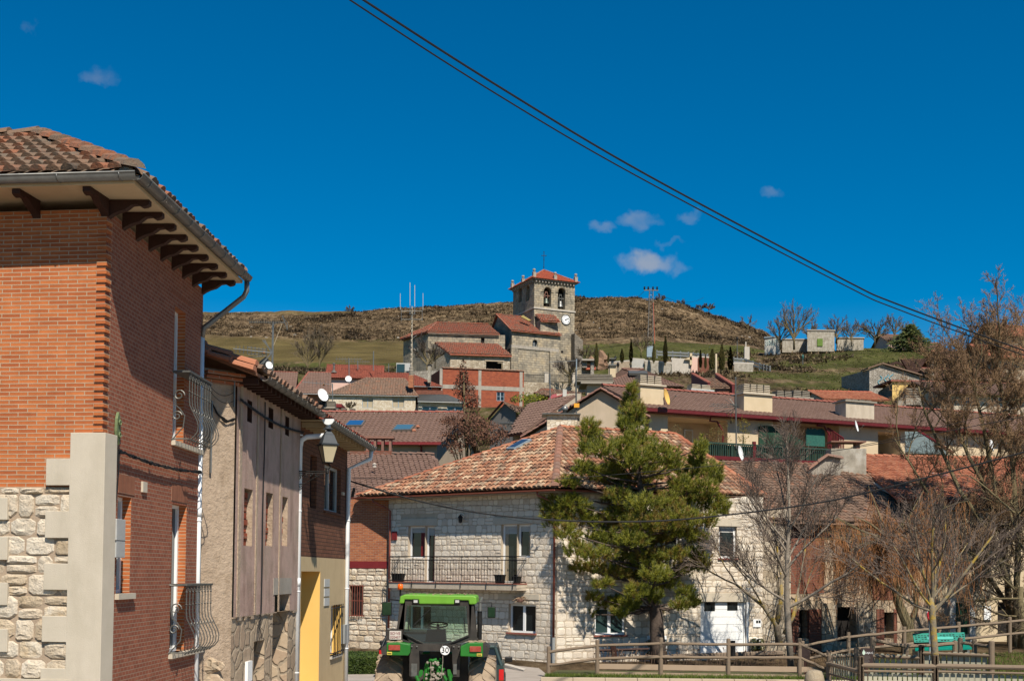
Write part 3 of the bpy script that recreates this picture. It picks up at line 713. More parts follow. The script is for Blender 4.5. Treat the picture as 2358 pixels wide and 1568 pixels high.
# ---------------------------------------------------------------- corner house on the left, brick over stone
def corner_house():
 C0 = P(228, 1320, 15.05); pf = Pl(C0, P(-560, 1320, 15.65)); ps = Pl(C0, P(456, 1320, 19.35))
 if ps.n.x < 0: ps.n = -ps.n
 root = thing('corner_house', 'tall brick corner house with stone base and clay tile roof at the left edge', 'house', (C0.x-3, C0.y+2.2, 0))
 zt = 7.9
 sp = pf.sz(*cB(0, 470))[1]
 up = ps.rc(cA(976, 1020), cB(1038, 226)); l1 = ps.rc(cB(668, 516), cB(733, 1068)); l2 = ps.rc(cB(976, 560), cB(1042, 1395))
 w = MB(); rvl = []
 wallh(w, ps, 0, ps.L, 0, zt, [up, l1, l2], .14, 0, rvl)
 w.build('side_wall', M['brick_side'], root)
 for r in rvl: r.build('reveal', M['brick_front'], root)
 f = MB(); Lf = pf.L
 wallh(f, pf, 0, Lf, sp, zt, [(3.9, 4.9, sp+.9, sp+2.2)], .14); f.build('front_wall', M['brick_front'], root)
 bw = MB(); e1, e2 = ps.pt(ps.L, 0), pf.pt(Lf, 0); bk = e2+(e1-C0.xy.to_3d())
 bw.face([e1, bk, bk+Vc((0, 0, zt)), e1+Vc((0, 0, zt))]); bw.face([bk, e2, e2+Vc((0, 0, zt)), bk+Vc((0, 0, zt))])
 bw.build('back_wall', M['brick_side'], root)
 t = MB(); z = sp-.3; i = 0
 zq = pf.sz(*cB(500, 175))[1]
 z = math.floor(zq/.104)*.104+.104
 while z < zt-.1:
  p = pf.pt(.0, z, 0)
  t.obox(pf.pt(-.022, z+.006, .020), pf.pt(.108, 0, 0)-pf.pt(-.022, 0, 0), pf.pt(0, 0, -.12)-pf.pt(0, 0, .02), (0, 0, .046)); z += .104
 t.build('corner_bricks', M['brick_front'], root)
 lt = MB()
 for a, b in ((cB(676, 394), cB(752, 516)), (cB(976, 446), cB(1054, 560)), (cA(960, 930), cA(1060, 1016))):
  lt = MB(); r = ps.rc(a, b); lt.pbox(ps, r[0]-.03, r[1]+.05, r[2]+.002, r[3], -.02, .008); lt.build('lintel', M['brick_lintel'], root)
 
 holes = []
 sb = MB(); sb.pbox(pf, .02, Lf, -.2, sp, -.05, .021); sb.build('stone_panel_mortar', M['mortar_dark'], root)
 st = MB(); s_lim = pf.sz(*cB(590, 900))[0]
 zl = pf.sz(*cB(100, 1550))[1]
 stones(st, pf, .30, 2.2, zl, sp, [], .25, .33, .032, .004, .016, .12); stones(st, pf, .30, 2.2, 0, zl-.08, [], .3, .36, .03, .004, .016, .12)
 st.build('stone_panel', M['stone_rough'], root)
 lg = MB(); lg.pbox(pf, .3, Lf, zl-.07, zl, 0, .10); lg.build('ledge', M['quoin'], root)
 q = MB(); a0, ztop = pf.sz(*cB(418, 165)); qo = .085
 q.obox(pf.pt(-qo, 0, qo), pf.pt(a0, 0, 0)-pf.pt(-qo, 0, 0), pf.pt(0, 0, -.25)-pf.pt(0, 0, qo), (0, 0, ztop))
 for (x, y0, y1) in ((280, 312, 461), (275, 606, 757), (267, 900, 1049), (257, 1196, 1342), (248, 1490, 1640)):
  a1, z1 = pf.sz(*cB(x, y0)); _, z0 = pf.sz(*cB(x, y1))
  q.pbox(pf, a0-.002, a1, z0, z1, -.02, qo-.003)
 for (y0, y1) in ((530, 655), (750, 881), (1008, 1136), (1270, 1400)):
  a1, z1 = pf.sz(*cB(62, y0)); _, z0 = pf.sz(*cB(62, y1)); q.pbox(pf, a1, a1+.5, z0, z1, -.02, qo-.003)
 qs = [(632, 180, 326), (624, 470, 611), (620, 760, 902), (616, 1040, 1195), (612, 1335, 1480)]
 for (x, y0, y1) in qs:
  b1, z1 = ps.sz(*cB(x, y0)); _, z0 = ps.sz(*cB(x, y1)); q.pbox(ps, -.05, b1-.02, z0, z1, -.02, .05)
 b2 = ps.sz(*cB(600, 900))[0]
 q.build('quoin', M['quoin'], root, bevel=.006)
 for r, nm in ((up, 'balcony_window'), (l1, 'window'), (l2, 'balcony_window')):
  window(root, ps, r, 'white', 1, .12, .05, name=nm)
 sl = MB(); sl.pbox(ps, l1[0]-.04, l1[1]+.10, l1[2]-.075, l1[2]+.0, -.12, .055); sl.build('sill', M['quoin'], root)
 for r in (up, l2):
  k = MB(); k.pbox(ps, r[0]-.05, r[1]+.9, r[2]-.07, r[2], -.12, .06); k.build('balcony_sill', M['quoin'], root)
  zb = r[2]-.01; zt_ = zb+ (1.02 if r is l2 else 1.02); g = MB(); a, b = r[0]-.04, r[1]+.62
  prof = [(.24, 1.0), (.24, .62), (.25, .52), (.31, .40), (.36, .30), (.38, .22), (.37, .14), (.32, .07), (.22, 0.0)]
  n = 9; hh = zt_-zb
  for i in range(n):
   s = a+.04+(b-a-.08)*i/(n-1)
   g.tube([ps.pt(s, zb+hh*z, o*1.0) for (o, z) in prof], .0085, 5)
   for z, o in ((.90, .24), (.72, .24)): g.lathe(ps.pt(s, zb+hh*z, o), [(.004, -.02), (.02, 0), (.004, .02)], 6)
   if i < n-1:
    m = s+(b-a-.08)/(n-1)/2
    g.tube([ps.pt(m+.03*math.cos(q_), zb+hh*.95+.03*math.sin(q_), .245) for q_ in [k_*pi/4 for k_ in range(9)]], .005, 4)
    g.tube([ps.pt(m+.03*math.cos(q_), zb+hh*.44+.025*math.sin(q_), .30) for q_ in [k_*pi/4 for k_ in range(9)]], .005, 4)
  for z, o in ((1.0, .24), (.62, .245), (.36, .335), (.26, .37), (.03, .25)):
   g.tube([ps.pt(a, zb+hh*z, 0 if z in (1.0, .03) else o), ps.pt(a, zb+hh*z, o), ps.pt(b, zb+hh*z, o), ps.pt(b, zb+hh*z, 0 if z in (1.0, .03) else o)], .012 if z != 1.0 else .018, 5)
  g.pbox(ps, a-.01, b+.01, zb+hh*.995, zb+hh*1.02, .0, .26)
  sc1 = [ps.pt(a+.0, zb+hh*(.30+.0)+.0, 0.0)]
  def spiral(cx, cz, r0, turns, ph, sgn=1):
   pts = []
   for k in range(22):
    f_ = k/21; an = ph+sgn*f_*turns*2*pi; rr = r0*(1-.72*f_); pts.append(ps.pt(a-.005, cz+math.sin(an)*rr, cx+math.cos(an)*rr))
   return pts
  g.tube(spiral(.10, zb+hh*.66, .085, 1.3, 0, 1), .010, 5); g.tube(spiral(.075, zb+hh*.36, .075, 1.3, .2, 1), .010, 5)
  g.tube([ps.pt(a-.005, zb+hh*.66, .02), ps.pt(a-.005, zb+hh*.52, .05), ps.pt(a-.005, zb+hh*.46, .12), ps.pt(a-.005, zb+hh*.36, .19), ps.pt(a-.005, zb+hh*.2, .17), ps.pt(a-.005, zb+hh*.08, .06), ps.pt(a-.005, zb, .0)], .010, 5)
  g.build('balcony_grille', M['iron_grey'], root)
 ov = .60
 def off2(s, zo): return None
 ze = ZC+(HZ-404)*14.45/F
 E0 = pf.pt(0, ze, ov)+(ps.pt(0, 0, ov)-ps.pt(0, 0, 0)); E1 = pf.pt(Lf+.6, ze, ov)
 E2 = ps.pt(ps.L+.12, ze, ov)
 hw = (E2-E0).length/2; din = (E1-E0).normalized(); rz = ze+1.40
 R0 = (E0+E2)/2+din*hw*.95; R0.z = rz; R1 = R0+din*7.0; E3 = E1+(E2-E0); E3.z = ze
 tb = MB(); u_ = Vc((0, 0, .05))
 tiles(tb, E1+u_, E0+u_, R0+u_, R1+u_, .19, .30, .075, .02, 6, .035)
 tiles(tb, E0+u_, E2+u_, R0+u_, R0+u_, .19, .30, .075, .02, 6, .035)
 tb.face([E2+u_, E3+u_, R1+u_, R0+u_])
 ro = tb.build('roof', M['tile_old'], root)
 rb = MB(); ridge(rb, E0+u_*1.5, R0+u_*1.8, .135, .42); ridge(rb, R0+u_*1.5, R1+u_*1.5, .12, .42); ridge(rb, E2+u_, R0+u_, .12, .42)
 rb.build('hip_tiles', M['tile_old'], ro)
 lm = MB()
 for i in range(60):
  p = E0.lerp(E1, R_.random()*.8)+Vc((0, .05, .045)); lm.blob(p, U_(.03, .05), 6, 4, .3, (1.3, 1, .8))
 for i in range(50):
  p = E0.lerp(R0, R_.random())+Vc((U_(-.1, .0), -.03, .04)); lm.blob(p, U_(.04, .06), 6, 4, .3)
 tag(lm.build('bedding_mortar', M['stonepot'], ro), kind='stuff')
 so = MB(); so.prism([E0-u_*2.0, E1-u_*2.0, E3-u_*2.0, E2-u_*2.0], (0, 0, .05)); so.build('soffit', M['cream'], root)
 def bracket(pl, s, L=.52, nm='bracket'):
  prof = [(0, 0), (L, 0), (L, -.055), (L-.035, -.075), (L-.09, -.085), (L-.15, -.05), (L-.22, -.06), (L-.30, -.12), (L-.40, -.15), (L-.46, -.18), (0, -.22)]
  z0 = ze-.105; k = MB(); k.prism([pl.pt(s, z0+z, o) for (o, z) in prof], pl.pt(s+.10, 0)-pl.pt(s, 0)); return k.build(nm, M['wood_dark_and_shade'], root)
 for i in range(9): bracket(ps, .03+i*(ps.L-.13)/8)
 for i in range(4): bracket(pf, .88+i*1.0, .5)
 bracket(pf, -.03, .5)
 ga = E0+Vc((.06, -.06, .0)); gb_ = E1+Vc((0, -.07, .0)); gc = E2+Vc((.07, 0.05, -.0)); g = MB(); half_gutter(g, gb_, ga, .075, 8); half_gutter(g, ga, gc, .075, 8)
 gutter_bands(g, ga, gb_, .078, .78, .2); gutter_bands(g, ga, gc, .078, .55, .3)
 for p, q_ in ((ga, gb_), (ga, gc)):
  t_ = (q_-p).normalized(); sd = t_.cross(Vc((0, 0, 1))).normalized()*.075
  if (sd.x < 0) if p is ga and q_ is gc else (sd.y > 0): sd = -sd
  g.tube([p+sd+Vc((0, 0, .004)), q_+sd+Vc((0, 0, .004))], .011, 6)
 g.build('gutter', M['gutter'], root, smooth=True)
 pts = [gc+Vc((0, -.05, -.05)), gc+Vc((0, -.05, -.22))]
 a = P(*cA(1137, 1160), 19.30); pts += [gc+Vc((-.05, -.05, -.32)), a+Vc((0, 0, .05)), a+Vc((-.03, 0, -.12))]; bt = Vc((a.x-.03, a.y, .0))
 d = MB(); d.tube(pts, .042, 12); d.build('downpipe_bend', M['gutter'], root, smooth=True)
 d = MB(); zc_ = P(*cB(1128, 100), 19.35).z; d.tube([a+Vc((-.03, 0, -.1)), bt], .043, 14)
 for v in (390, 660): z = P(*cB(1128, v), 19.35).z; d.tube([Vc((a.x-.03, a.y, z-.012)), Vc((a.x-.03, a.y, z+.012))], .05, 14)
 z = P(*cB(1128, 630), 19.35).z; d.tube([Vc((a.x-.03, a.y, z-.02)), Vc((a.x-.03, a.y, z+.12))], .049, 14); d.build('downpipe', M['pvc'], root, smooth=True)
 s0, s1, z0, z1 = ps.rc(cB(626, 646), cB(668, 868)); mb = MB(); mb.pbox(ps, s0+.02, s1+.05, z0, z1, 0, .075)
 mo = mb.build('meter_box', M['white_dirty'], root, bevel=.006); mb = MB(); mb.pbox(ps, s0+.0, s1+.07, z0+.44*(z1-z0), z0+.45*(z1-z0), .0, .078); mb.build('seam', M['iron'], mo)
 s0, s1, z0, z1 = ps.rc(cB(634, 36), cB(674, 235)); mb = MB(); m_ = (s0+s1)/2
 mb.prism([ps.pt(m_+x*.07, z0+(z1-z0)*y, .01) for x, y in ((-.6, .2), (-.9, .45), (-.7, .8), (-.2, .95), (0, 1), (.3, .93), (.8, .8), (1, .45), (.7, .15), (.3, .0), (0, .1))], ps.n.to_3d()*.035)
 for zz_ in (.3, .68): mb.tube([ps.pt(m_+.03*math.cos(q_), z0+(z1-z0)*zz_+.03*math.sin(q_), .06) for q_ in [k_*pi/4 for k_ in range(9)]], .012, 5)
 mb.build('wall_bracket', mat('green painted iron', [(.12, .17, .07), (.20, .25, .12)], 20, .7, .01), root)
 s0, s1, z0, z1 = ps.rc(cB(800, 436), cB(820, 500)); mb = MB(); mb.pbox(ps, s0, s1+.02, z0, z1, 0, .03); mb.build('junction_box', M['quoin'], root)
 return ps, pf
ps1, pf1 = corner_house()
def bundled_cable():
 a = ps1.pt(.12, ps1.sz(*cB(640, 262))[1], .07); pts = []; s_e, z_e = ps1.sz(*cB(1120, 383)); s_0, z_0 = ps1.sz(*cB(645, 262))
 mb = MB()
 for k in range(4):
  pts = []
  for i in range(60):
   f = i/59; s = s_0+(s_e-s_0)*f; z = z_0+(z_e-z_0)*f-.06*math.sin(pi*f)+.012*math.sin(f*40+k*1.6)+.01*math.sin(f*90+k); pts.append(ps1.pt(s, z, .06+.012*math.cos(f*40+k*1.6)))
  mb.tube(pts, .009, 4)
 mb.tube([ps1.pt(s_0, z_0, .05), ps1.pt(s_0-.02, z_0-.25, .04), ps1.pt(s_0-.06, z_0-.75, .03), ps1.pt(s_0-.06, z_0-1.6, .03)], .014, 5)
 mb.tube([ps1.pt(s_0+.03, z_0-.02, .06), ps1.pt(s_0+.04, z_0-.3, .05), ps1.pt(s_0-.03, z_0-.8, .03)], .01, 5)
 for f in (.02, .35, .72, .98): mb.lathe(ps1.pt(s_0+(s_e-s_0)*f, z_0+(z_e-z_0)*f-.06*math.sin(pi*f), .05), [(.01, -.03), (.03, -.02), (.03, .02), (.01, .03)], 8)
 tag(mb.build('bundled_cable', M['cable'], uv=False), 'twisted black cables slung across the side wall of the brick corner house', 'cable')
bundled_cable()

# ---------------------------------------------------------------- old rendered house with slit windows
def rendered_house():
 A = P(535, 1320, 20.5); E = P(462, 1320, 20.1); pe = Pl(E, A); pf = Pl(A, P(684, 1320, 25.3))
 if pf.n.x < 0: pf.n = -pf.n
 root = thing('old_rendered_house', 'old house with peeling pinkish render, slit windows and lichened tiles', 'house', (A.x-2.5, A.y+2, 0))
 holes = []
 for (x0, y0, x1, y1) in ((468, 425, 508, 640), (658, 492, 698, 695), (808, 572, 840, 757)): holes.append(pf.rc(cC(x0, y0), cC(x1, y1)))
 lows = []
 for (x0, y0, x1, y1) in ((440, 1215, 508, 1735), (636, 1252, 690, 1735), (782, 1290, 824, 1735)): lows.append(pf.rc(cC(x0, y0), cC(x1, y1)))
 zb = pf.sz(*cD(300, 1040))[1]; zt = pf.sz(*cC(800, 560))[1]+.10
 zt = P(600, 905, 22.6).z+.0
 doors = [pf.rc(cD(663, 850), cD(778, 1500)), pf.rc(cD(503, 1240), cD(580, 1937))]
 d0 = doors[0]; d0u = (d0[0], d0[1], zb-.02, d0[3])
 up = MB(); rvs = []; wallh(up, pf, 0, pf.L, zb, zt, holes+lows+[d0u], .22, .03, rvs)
 for i, r in enumerate(rvs): r.build('reveal', M['wood_dark_and_shade' if i < 3 else 'plaster'], root)  # slit-window reveals get a near-black colour: eave shade painted in
 up.build('render_wall', M['plaster_pink'], root)
 lo = MB(); wallh(lo, pf, 0, pf.L, 0, zb, [(d0[0], d0[1], .6, zb+.01), (doors[1][0], doors[1][1], 0, doors[1][3])], .35, 0)
 lo.build('stone_wall', M['rubble_big'], root)
 lp = MB(); s = 0
 while s < pf.L-.1:
  w_ = U_(.1, .3)
  if not (d0[0]-.1 < s < d0[1]): lp.pbox(pf, s, min(s+w_, pf.L), zb-U_(.0, .09), zb+.001, .002, .029)
  s += w_
 lp.build('render_edge', M['plaster'], root)
 bd = MB()
 for (x, w_) in ((60, .16), (548, .10), (760, .07)):
  s = pf.sz(*cC(x+330 if x == 60 else x, 900))[0]; bd.pbox(pf, s, s+w_, zb+.002, zt-.02, .031, .05)
 bd.build('render_pilaster', M['plaster'], root)
 for h in holes:
  b = MB(); b.face([pf.pt(h[0], h[2], -.18), pf.pt(h[1], h[2], -.18), pf.pt(h[1], h[3], -.18), pf.pt(h[0], h[3], -.18)]); b.build('slit_window', M['dark'], root)
 for h in lows:
  b = MB(); z = h[2]; i = 0
  b.pbox(pf, h[0], h[1], h[2], h[3], -.16, -.12)
  while z < h[3]-.1:
   hh = .12; b.pbox(pf, h[0]+.01, h[1]-.01, z+.01, z+hh-.012, -.12, -.07+U_(-.02, .02)); z += hh
  b.build('bricked_window', M['brick_block'], root)
 for h in doors:
  b = MB(); b.pbox(pf, h[0], h[1], h[2], h[3], -.45, -.40); b.build('doorway', M['rubble_big' if h is doors[0] else 'dark'], root)
 lt = MB(); lt.pbox(pf, d0[0]-.12, d0[1]+.12, d0[3], d0[3]+.32, .03, .04); lt.build('lintel_patch', M['conc'], root)
 e = MB(); se = pe.L; wallh(e, pe, 0, se, 1.6, zt+.05, [], .1, 0)
 e.build('end_wall', M['plaster'], root)
 e = MB(); wallh(e, pe, 0, se, 0, 1.6, [], .1, 0); e.build('end_wall_base', M['rubble_big'], root)
 cb = MB()
 for i in range(7): cb.blob(pe.pt(se-.25-U_(0, .25), .2+i*.27, .02), .19, 9, 6, .22, (1.2, .35, .7))
 cb.build('corner_stone', M['rubble_big'], root)
 sl = .36
 def e_(s, o, z): return pf.pt(s, z, o)
 ov = .42
 A1, B1 = e_(-.30, ov, zt+.02), e_(pf.L+.05, ov, zt+.02); C1, D1 = e_(pf.L+.05, -2.6, zt+.02+3.0*sl), e_(-.30, -2.6, zt+.02+3.0*sl)
 tb = MB(); tiles(tb, A1, B1, C1, D1, .20, .33, .08, .03, 5, .04); tb.prism([A1-Vc((0, 0, .07)), B1-Vc((0, 0, .07)), C1-Vc((0, 0, .07)), D1-Vc((0, 0, .07))], (0, 0, .05))
 bA, bB = e_(-.30, -5.6, zt), e_(pf.L, -5.6, zt); tb.face([D1, C1, bB, bA])
 ro = tb.build('roof', M['tile_grey'], root)
 rb = MB(); ridge(rb, A1+Vc((0, .02, .06)), D1+Vc((0, .02, .08)), .13, .45); ridge(rb, A1+Vc((.0, -.15, -.05)), D1+Vc((.0, -.15, -.03)), .12, .40); rb.build('verge_tiles', M['tile_orange'], ro)
 ch = MB()
 for k in range(3): ch.pbox(pe, .0, se+.12, zt-.05-.07*k, zt+.0-.07*k, -.1, .12-.035*k)
 ch.build('brick_cornice', M['brick_orange'], root)
 li = MB()
 for i in range(90): li.blob(A1.lerp(B1, R_.random())+Vc((U_(-.15, -.02), 0, U_(.08, .13))), U_(.02, .045), 6, 4, .4, (1, 1, .5))
 li.build('lichen', mat('orange lichen', [(.62, .30, .04), (.50, .36, .10), (.34, .30, .18)], 14, .95, island=.6), ro)['kind'] = 'stuff'
 sf = MB(); s = 0
 for i in range(16): s = i*pf.L/16; sf.pbox(pf, s, s+.09, zt-.16, zt-.055, 0, .38)
 sf.pbox(pf, 0, pf.L, zt-.04, zt-.01, 0, .40); sf.build('rafter_ends', M['wood_dark_and_shade'], root)
 g = MB(); ga, gb = e_(.0, ov+.07, zt-.02), e_(pf.L, ov+.07, zt-.03); half_gutter(g, ga, gb, .085, 7); gutter_bands(g, ga, gb, .088, .4, .15); g.build('gutter', M['gutter_dark'], root, smooth=True)
 pb = MB(); s0 = pe.sz(*cC(340, 380))
 pb.tube([pe.pt(.12, zt-.5, .05), pe.pt(.12, zt-1.7, .05)], .02, 6); pb.tube([pe.pt(se-.05, zt-.1, .04), pe.pt(se-.05, zt-.55, .04)], .018, 6)
 pb.build('cable_stand', M['gutter'], root)
 mb = MB(); s1 = pf.rc(cD(430, 1405), cD(466, 1560)); mb.pbox(pf, s1[0], s1[1], s1[2], s1[3], 0, .05); mb.build('letter_box', M['white'], root)
 return root, pe, pf, zt
rh, pe2, pf2, zt2 = rendered_house()
def wall_cables():
 mb = MB()
 for k in range(3):
  pts = []
  for i in range(70):
   f = i/69; s = .02+(pf2.L-.05)*f; pts.append(pf2.pt(s, zt2-.42-.10*math.sin(pi*f)+.014*math.sin(f*60+k*2), .09+.014*math.cos(f*60+k*2)))
  mb.tube(pts, .013, 4)
 tag(mb.build('bundled_cable', M['cable'], uv=False), 'thick bundled cable strung under the eave of the pinkish rendered house', 'cable')
 mb = MB(); s, z = pf2.sz(*cC(600, 440)); s2, z2 = pf2.sz(*cD(470, 1020)); pts = []
 x0, zt_ = pf2.sz(*cC(612, 450)); x1, zb_ = pf2.sz(*cD(525, 1005))
 for i in range(40): f = i/39; pts.append(pf2.pt(x0+(x1-x0)*.35*f+.015*math.sin(f*9), zt_+(zb_-zt_)*f, .06))
 mb.tube(pts, .013, 5)
 e = pts[-1]
 for k in range(5): mb.tube([e, e+Vc((0, U_(-.3, .1), -.1)), e+Vc((.02, U_(-.4, .0), -.25)), e+Vc((.02, U_(-.5, .2), U_(-.7, -.2)))], .006, 4)
 tag(mb.build('hanging_cable', M['cable'], uv=False), 'single black cable hanging down the face of the pinkish rendered house', 'cable')
 mb = MB(); a = pe2.pt(.12, zt2-.55, .06); b = pe2.pt(pe2.L-.04, zt2-.75, .06)
 for k in range(3): mb.tube([p+Vc((0, .01*k, .012*math.sin(i+k))) for i, p in enumerate(catenary(a, b, .12+.02*k, 16))], .012, 4)
 for q_ in ((.4, .25), (.2, .1)): mb.tube(catenary(pe2.pt(0, zt2-.1-q_[0]*.3, .05), pe2.pt(pe2.L-.05, zt2-.2-q_[1], .05), .15, 12), .005, 4)
 tag(mb.build('drooping_cable', M['cable'], uv=False), 'cables drooping over the grey end wall beside the white downpipe', 'cable')
wall_cables()

# ---------------------------------------------------------------- third house: dark brick over a yellow ground floor
def brown_house():
 A = P(684, 1320, 25.3); B = P(796, 1320, 30.6); pf = Pl(A, B)
 if pf.n.x < 0: pf.n = -pf.n
 root = thing('brown_brick_house', 'narrow house with dark brick upper floor and yellow rendered ground floor', 'house', (A.x-2, A.y+3, 0))
 zt = P(770, 985, 29.0).z-.05
 zt = pf.sz(760, 1005)[1]
 zm = pf.sz(*cD(1100, 545))[1]
 up = [pf.rc(cC(1045, 912), cC(1097, 1405)), pf.rc(cC(1172, 990), cC(1312, 1450))]
 dr = pf.rc(cD(892, 655), cD(1030, 1937)); w2 = pf.rc(cD(1140, 940), cD(1218, 1335)); vt = pf.rc(cD(1082, 712), cD(1120, 945))
 w = MB(); wallh(w, pf, 0, pf.L, zm, zt, up, .22, 0); w.build('brick_wall', M['brick_dark'], root)
 w = MB(); rv_ = []; wallh(w, pf, 0, pf.L, .55, zm, [(dr[0], dr[1], .5, dr[3]), w2], .5, .012, rv_); w.build('rendered_wall', M['beige'], root); [r.build('yellow_reveal', M['yellow'], root) for r in rv_]
 w = MB(); wallh(w, pf, dr[1], pf.L, 0, .55, [], .1, .0); w.build('stone_base', M['rubble_big'], root)
 d = MB(); d.pbox(pf, dr[0], dr[1], 0, dr[3], -.52, -.5); d.build('garage_door', M['white_dirty'], root)
 e1 = pf.pt(pf.L, 0); w = MB(); q = pf.pt(pf.L, 0, -5)
 w.face([e1, q, q+Vc((0, 0, zt)), e1+Vc((0, 0, zt))]); q0 = pf.pt(0, 0, -5); e0 = pf.pt(0, 0); w.face([e0, q0, q0+Vc((0, 0, zt)), e0+Vc((0, 0, zt))]); w.face([q, q0, q0+Vc((0, 0, zt)), q+Vc((0, 0, zt))]); w.build('end_wall', M['beige'], root)
 window(root, pf, up[0], 'wood_dark_and_shade', 1, .12, .06); window(root, pf, up[1], 'white_dirty', 2, .10, .06, sill=.05, sillm='brick_dark'); window(root, pf, w2, 'white', 1, .2, .05, sill=.06)
 g = MB()
 for i in range(6): s = w2[0]+(w2[1]-w2[0])*(i+.5)/6; g.tube([pf.pt(s, w2[2]-.02, .08), pf.pt(s, w2[3]+.02, .08)], .012, 5)
 for z in (w2[2]+.08, w2[3]-.06): g.tube([pf.pt(w2[0]-.05, z, .0), pf.pt(w2[0]-.05, z, .08), pf.pt(w2[1]+.05, z, .08), pf.pt(w2[1]+.05, z, .0)], .016, 5)
 g.build('window_grille', M['iron'], root)
 g = MB(); nz = 3
 for k in range(nz):
  z0 = vt[2]+(vt[3]-vt[2])*k/nz; z1 = vt[2]+(vt[3]-vt[2])*(k+1)/nz
  g.pbox(pf, vt[0], vt[1], z0+.02, z1-.02, .0, .03)
 g.build('vent_panel', M['shutter'], root)
 mb = MB(); s1 = pf.rc(cD(1226, 1100), cD(1262, 1245)); mb.pbox(pf, s1[0], s1[1], s1[2], s1[3], 0, .10); mb.build('meter_box', M['pvc_grey'], root)
 mb = MB(); s1 = pf.rc(cC(1322, 1252), cC(1336, 1282)); mb.pbox(pf, s1[0], s1[1]+.02, s1[2], s1[3], 0, .04); mb.build('wall_light', M['quoin'], root)
 ov = .50; sl = .36
 E = lambda s, o, z: pf.pt(s, z, o)
 A1, B1, C1, D1 = E(.05, ov, zt+.06), E(pf.L+.35, ov, zt+.06), E(pf.L+.35, -2.5, zt+.06+3*sl), E(.05, -2.5, zt+.06+3*sl)
 tb = MB(); tiles(tb, A1, B1, C1, D1, .20, .33, .07, .012, 5, .03); tb.prism([p-Vc((0, 0, .06)) for p in (A1, B1, C1, D1)], (0, 0, .045)); tb.face([D1, C1, E(pf.L+.35, -5.5, zt), E(.05, -5.5, zt)])
 tb.build('roof', M['tile_red'], root)
 sf = MB()
 for i in range(14): s = .2+i*(pf.L)/14; sf.pbox(pf, s, s+.10, zt-.13, zt-.03, 0, .45)
 sf.pbox(pf, 0, pf.L+.3, zt-.02, zt+.0, -.05, .48); sf.build('rafter_ends', M['soffit'], root)
 g = MB(); ga, gb = E(.08, ov+.10, zt+.02), E(pf.L+.3, ov+.10, zt+.0); half_gutter(g, ga, gb, .10, 8); gutter_bands(g, ga, gb, .103, .22, .1); g.build('gutter', M['gutter'], root, smooth=True)
 cp = MB(); t_ = (gb-ga).normalized(); sd = t_.cross(Vc((0, 0, 1))).normalized()
 cp.prism([ga-t_*.02+sd*math.cos(pi*j/10)*.125-Vc((0, 0, 1))*math.sin(pi*j/10)*.125 for j in range(11)], -t_*.04); cp.build('gutter_end', M['pvc'], root)
 x = P(*cC(950, 900), 25.3); d = MB(); top = ga+Vc((-.02, .05, -.09))
 d.tube([top, top+Vc((0, 0, -.16)), top+Vc((-.06, .0, -.25)), Vc((x.x+.14, x.y, top.z-.29)), Vc((x.x+.03, x.y, top.z-.36)), Vc((x.x, x.y, top.z-.52)), Vc((x.x, x.y, 0))], .055, 12)
 for v in (cC(945, 745), cC(945, 1422), cD(868, 823), cD(855, 1497)): z = P(*v, 25.3).z; d.tube([Vc((x.x, x.y, z-.012)), Vc((x.x, x.y, z+.012))], .062, 12)
 z = P(*cD(868, 760), 25.3).z; d.tube([Vc((x.x, x.y, z-.05)), Vc((x.x, x.y, z+.12))], .061, 12)
 d.build('downpipe', M['pvc'], root, smooth=True)
 x = P(*cD(1276, 800), 30.45); d = MB(); top = gb+Vc((-.03, -.1, -.08)); zc_ = P(*cC(1380, 930), 30.6).z
 d.tube([top, top+Vc((-.02, 0, -.22)), Vc((x.x, x.y, top.z-.5)), Vc((x.x, x.y, 0))], .055, 12)
 for v in (cD(1280, 238), cD(1272, 798), cD(1262, 1292)): z = P(*v, 30.6).z; d.tube([Vc((x.x, x.y, z-.012)), Vc((x.x, x.y, z+.012))], .062, 12)
 d.build('downpipe', M['pvc'], root, smooth=True)
 return pf, zt
pf3, zt3 = brown_house()

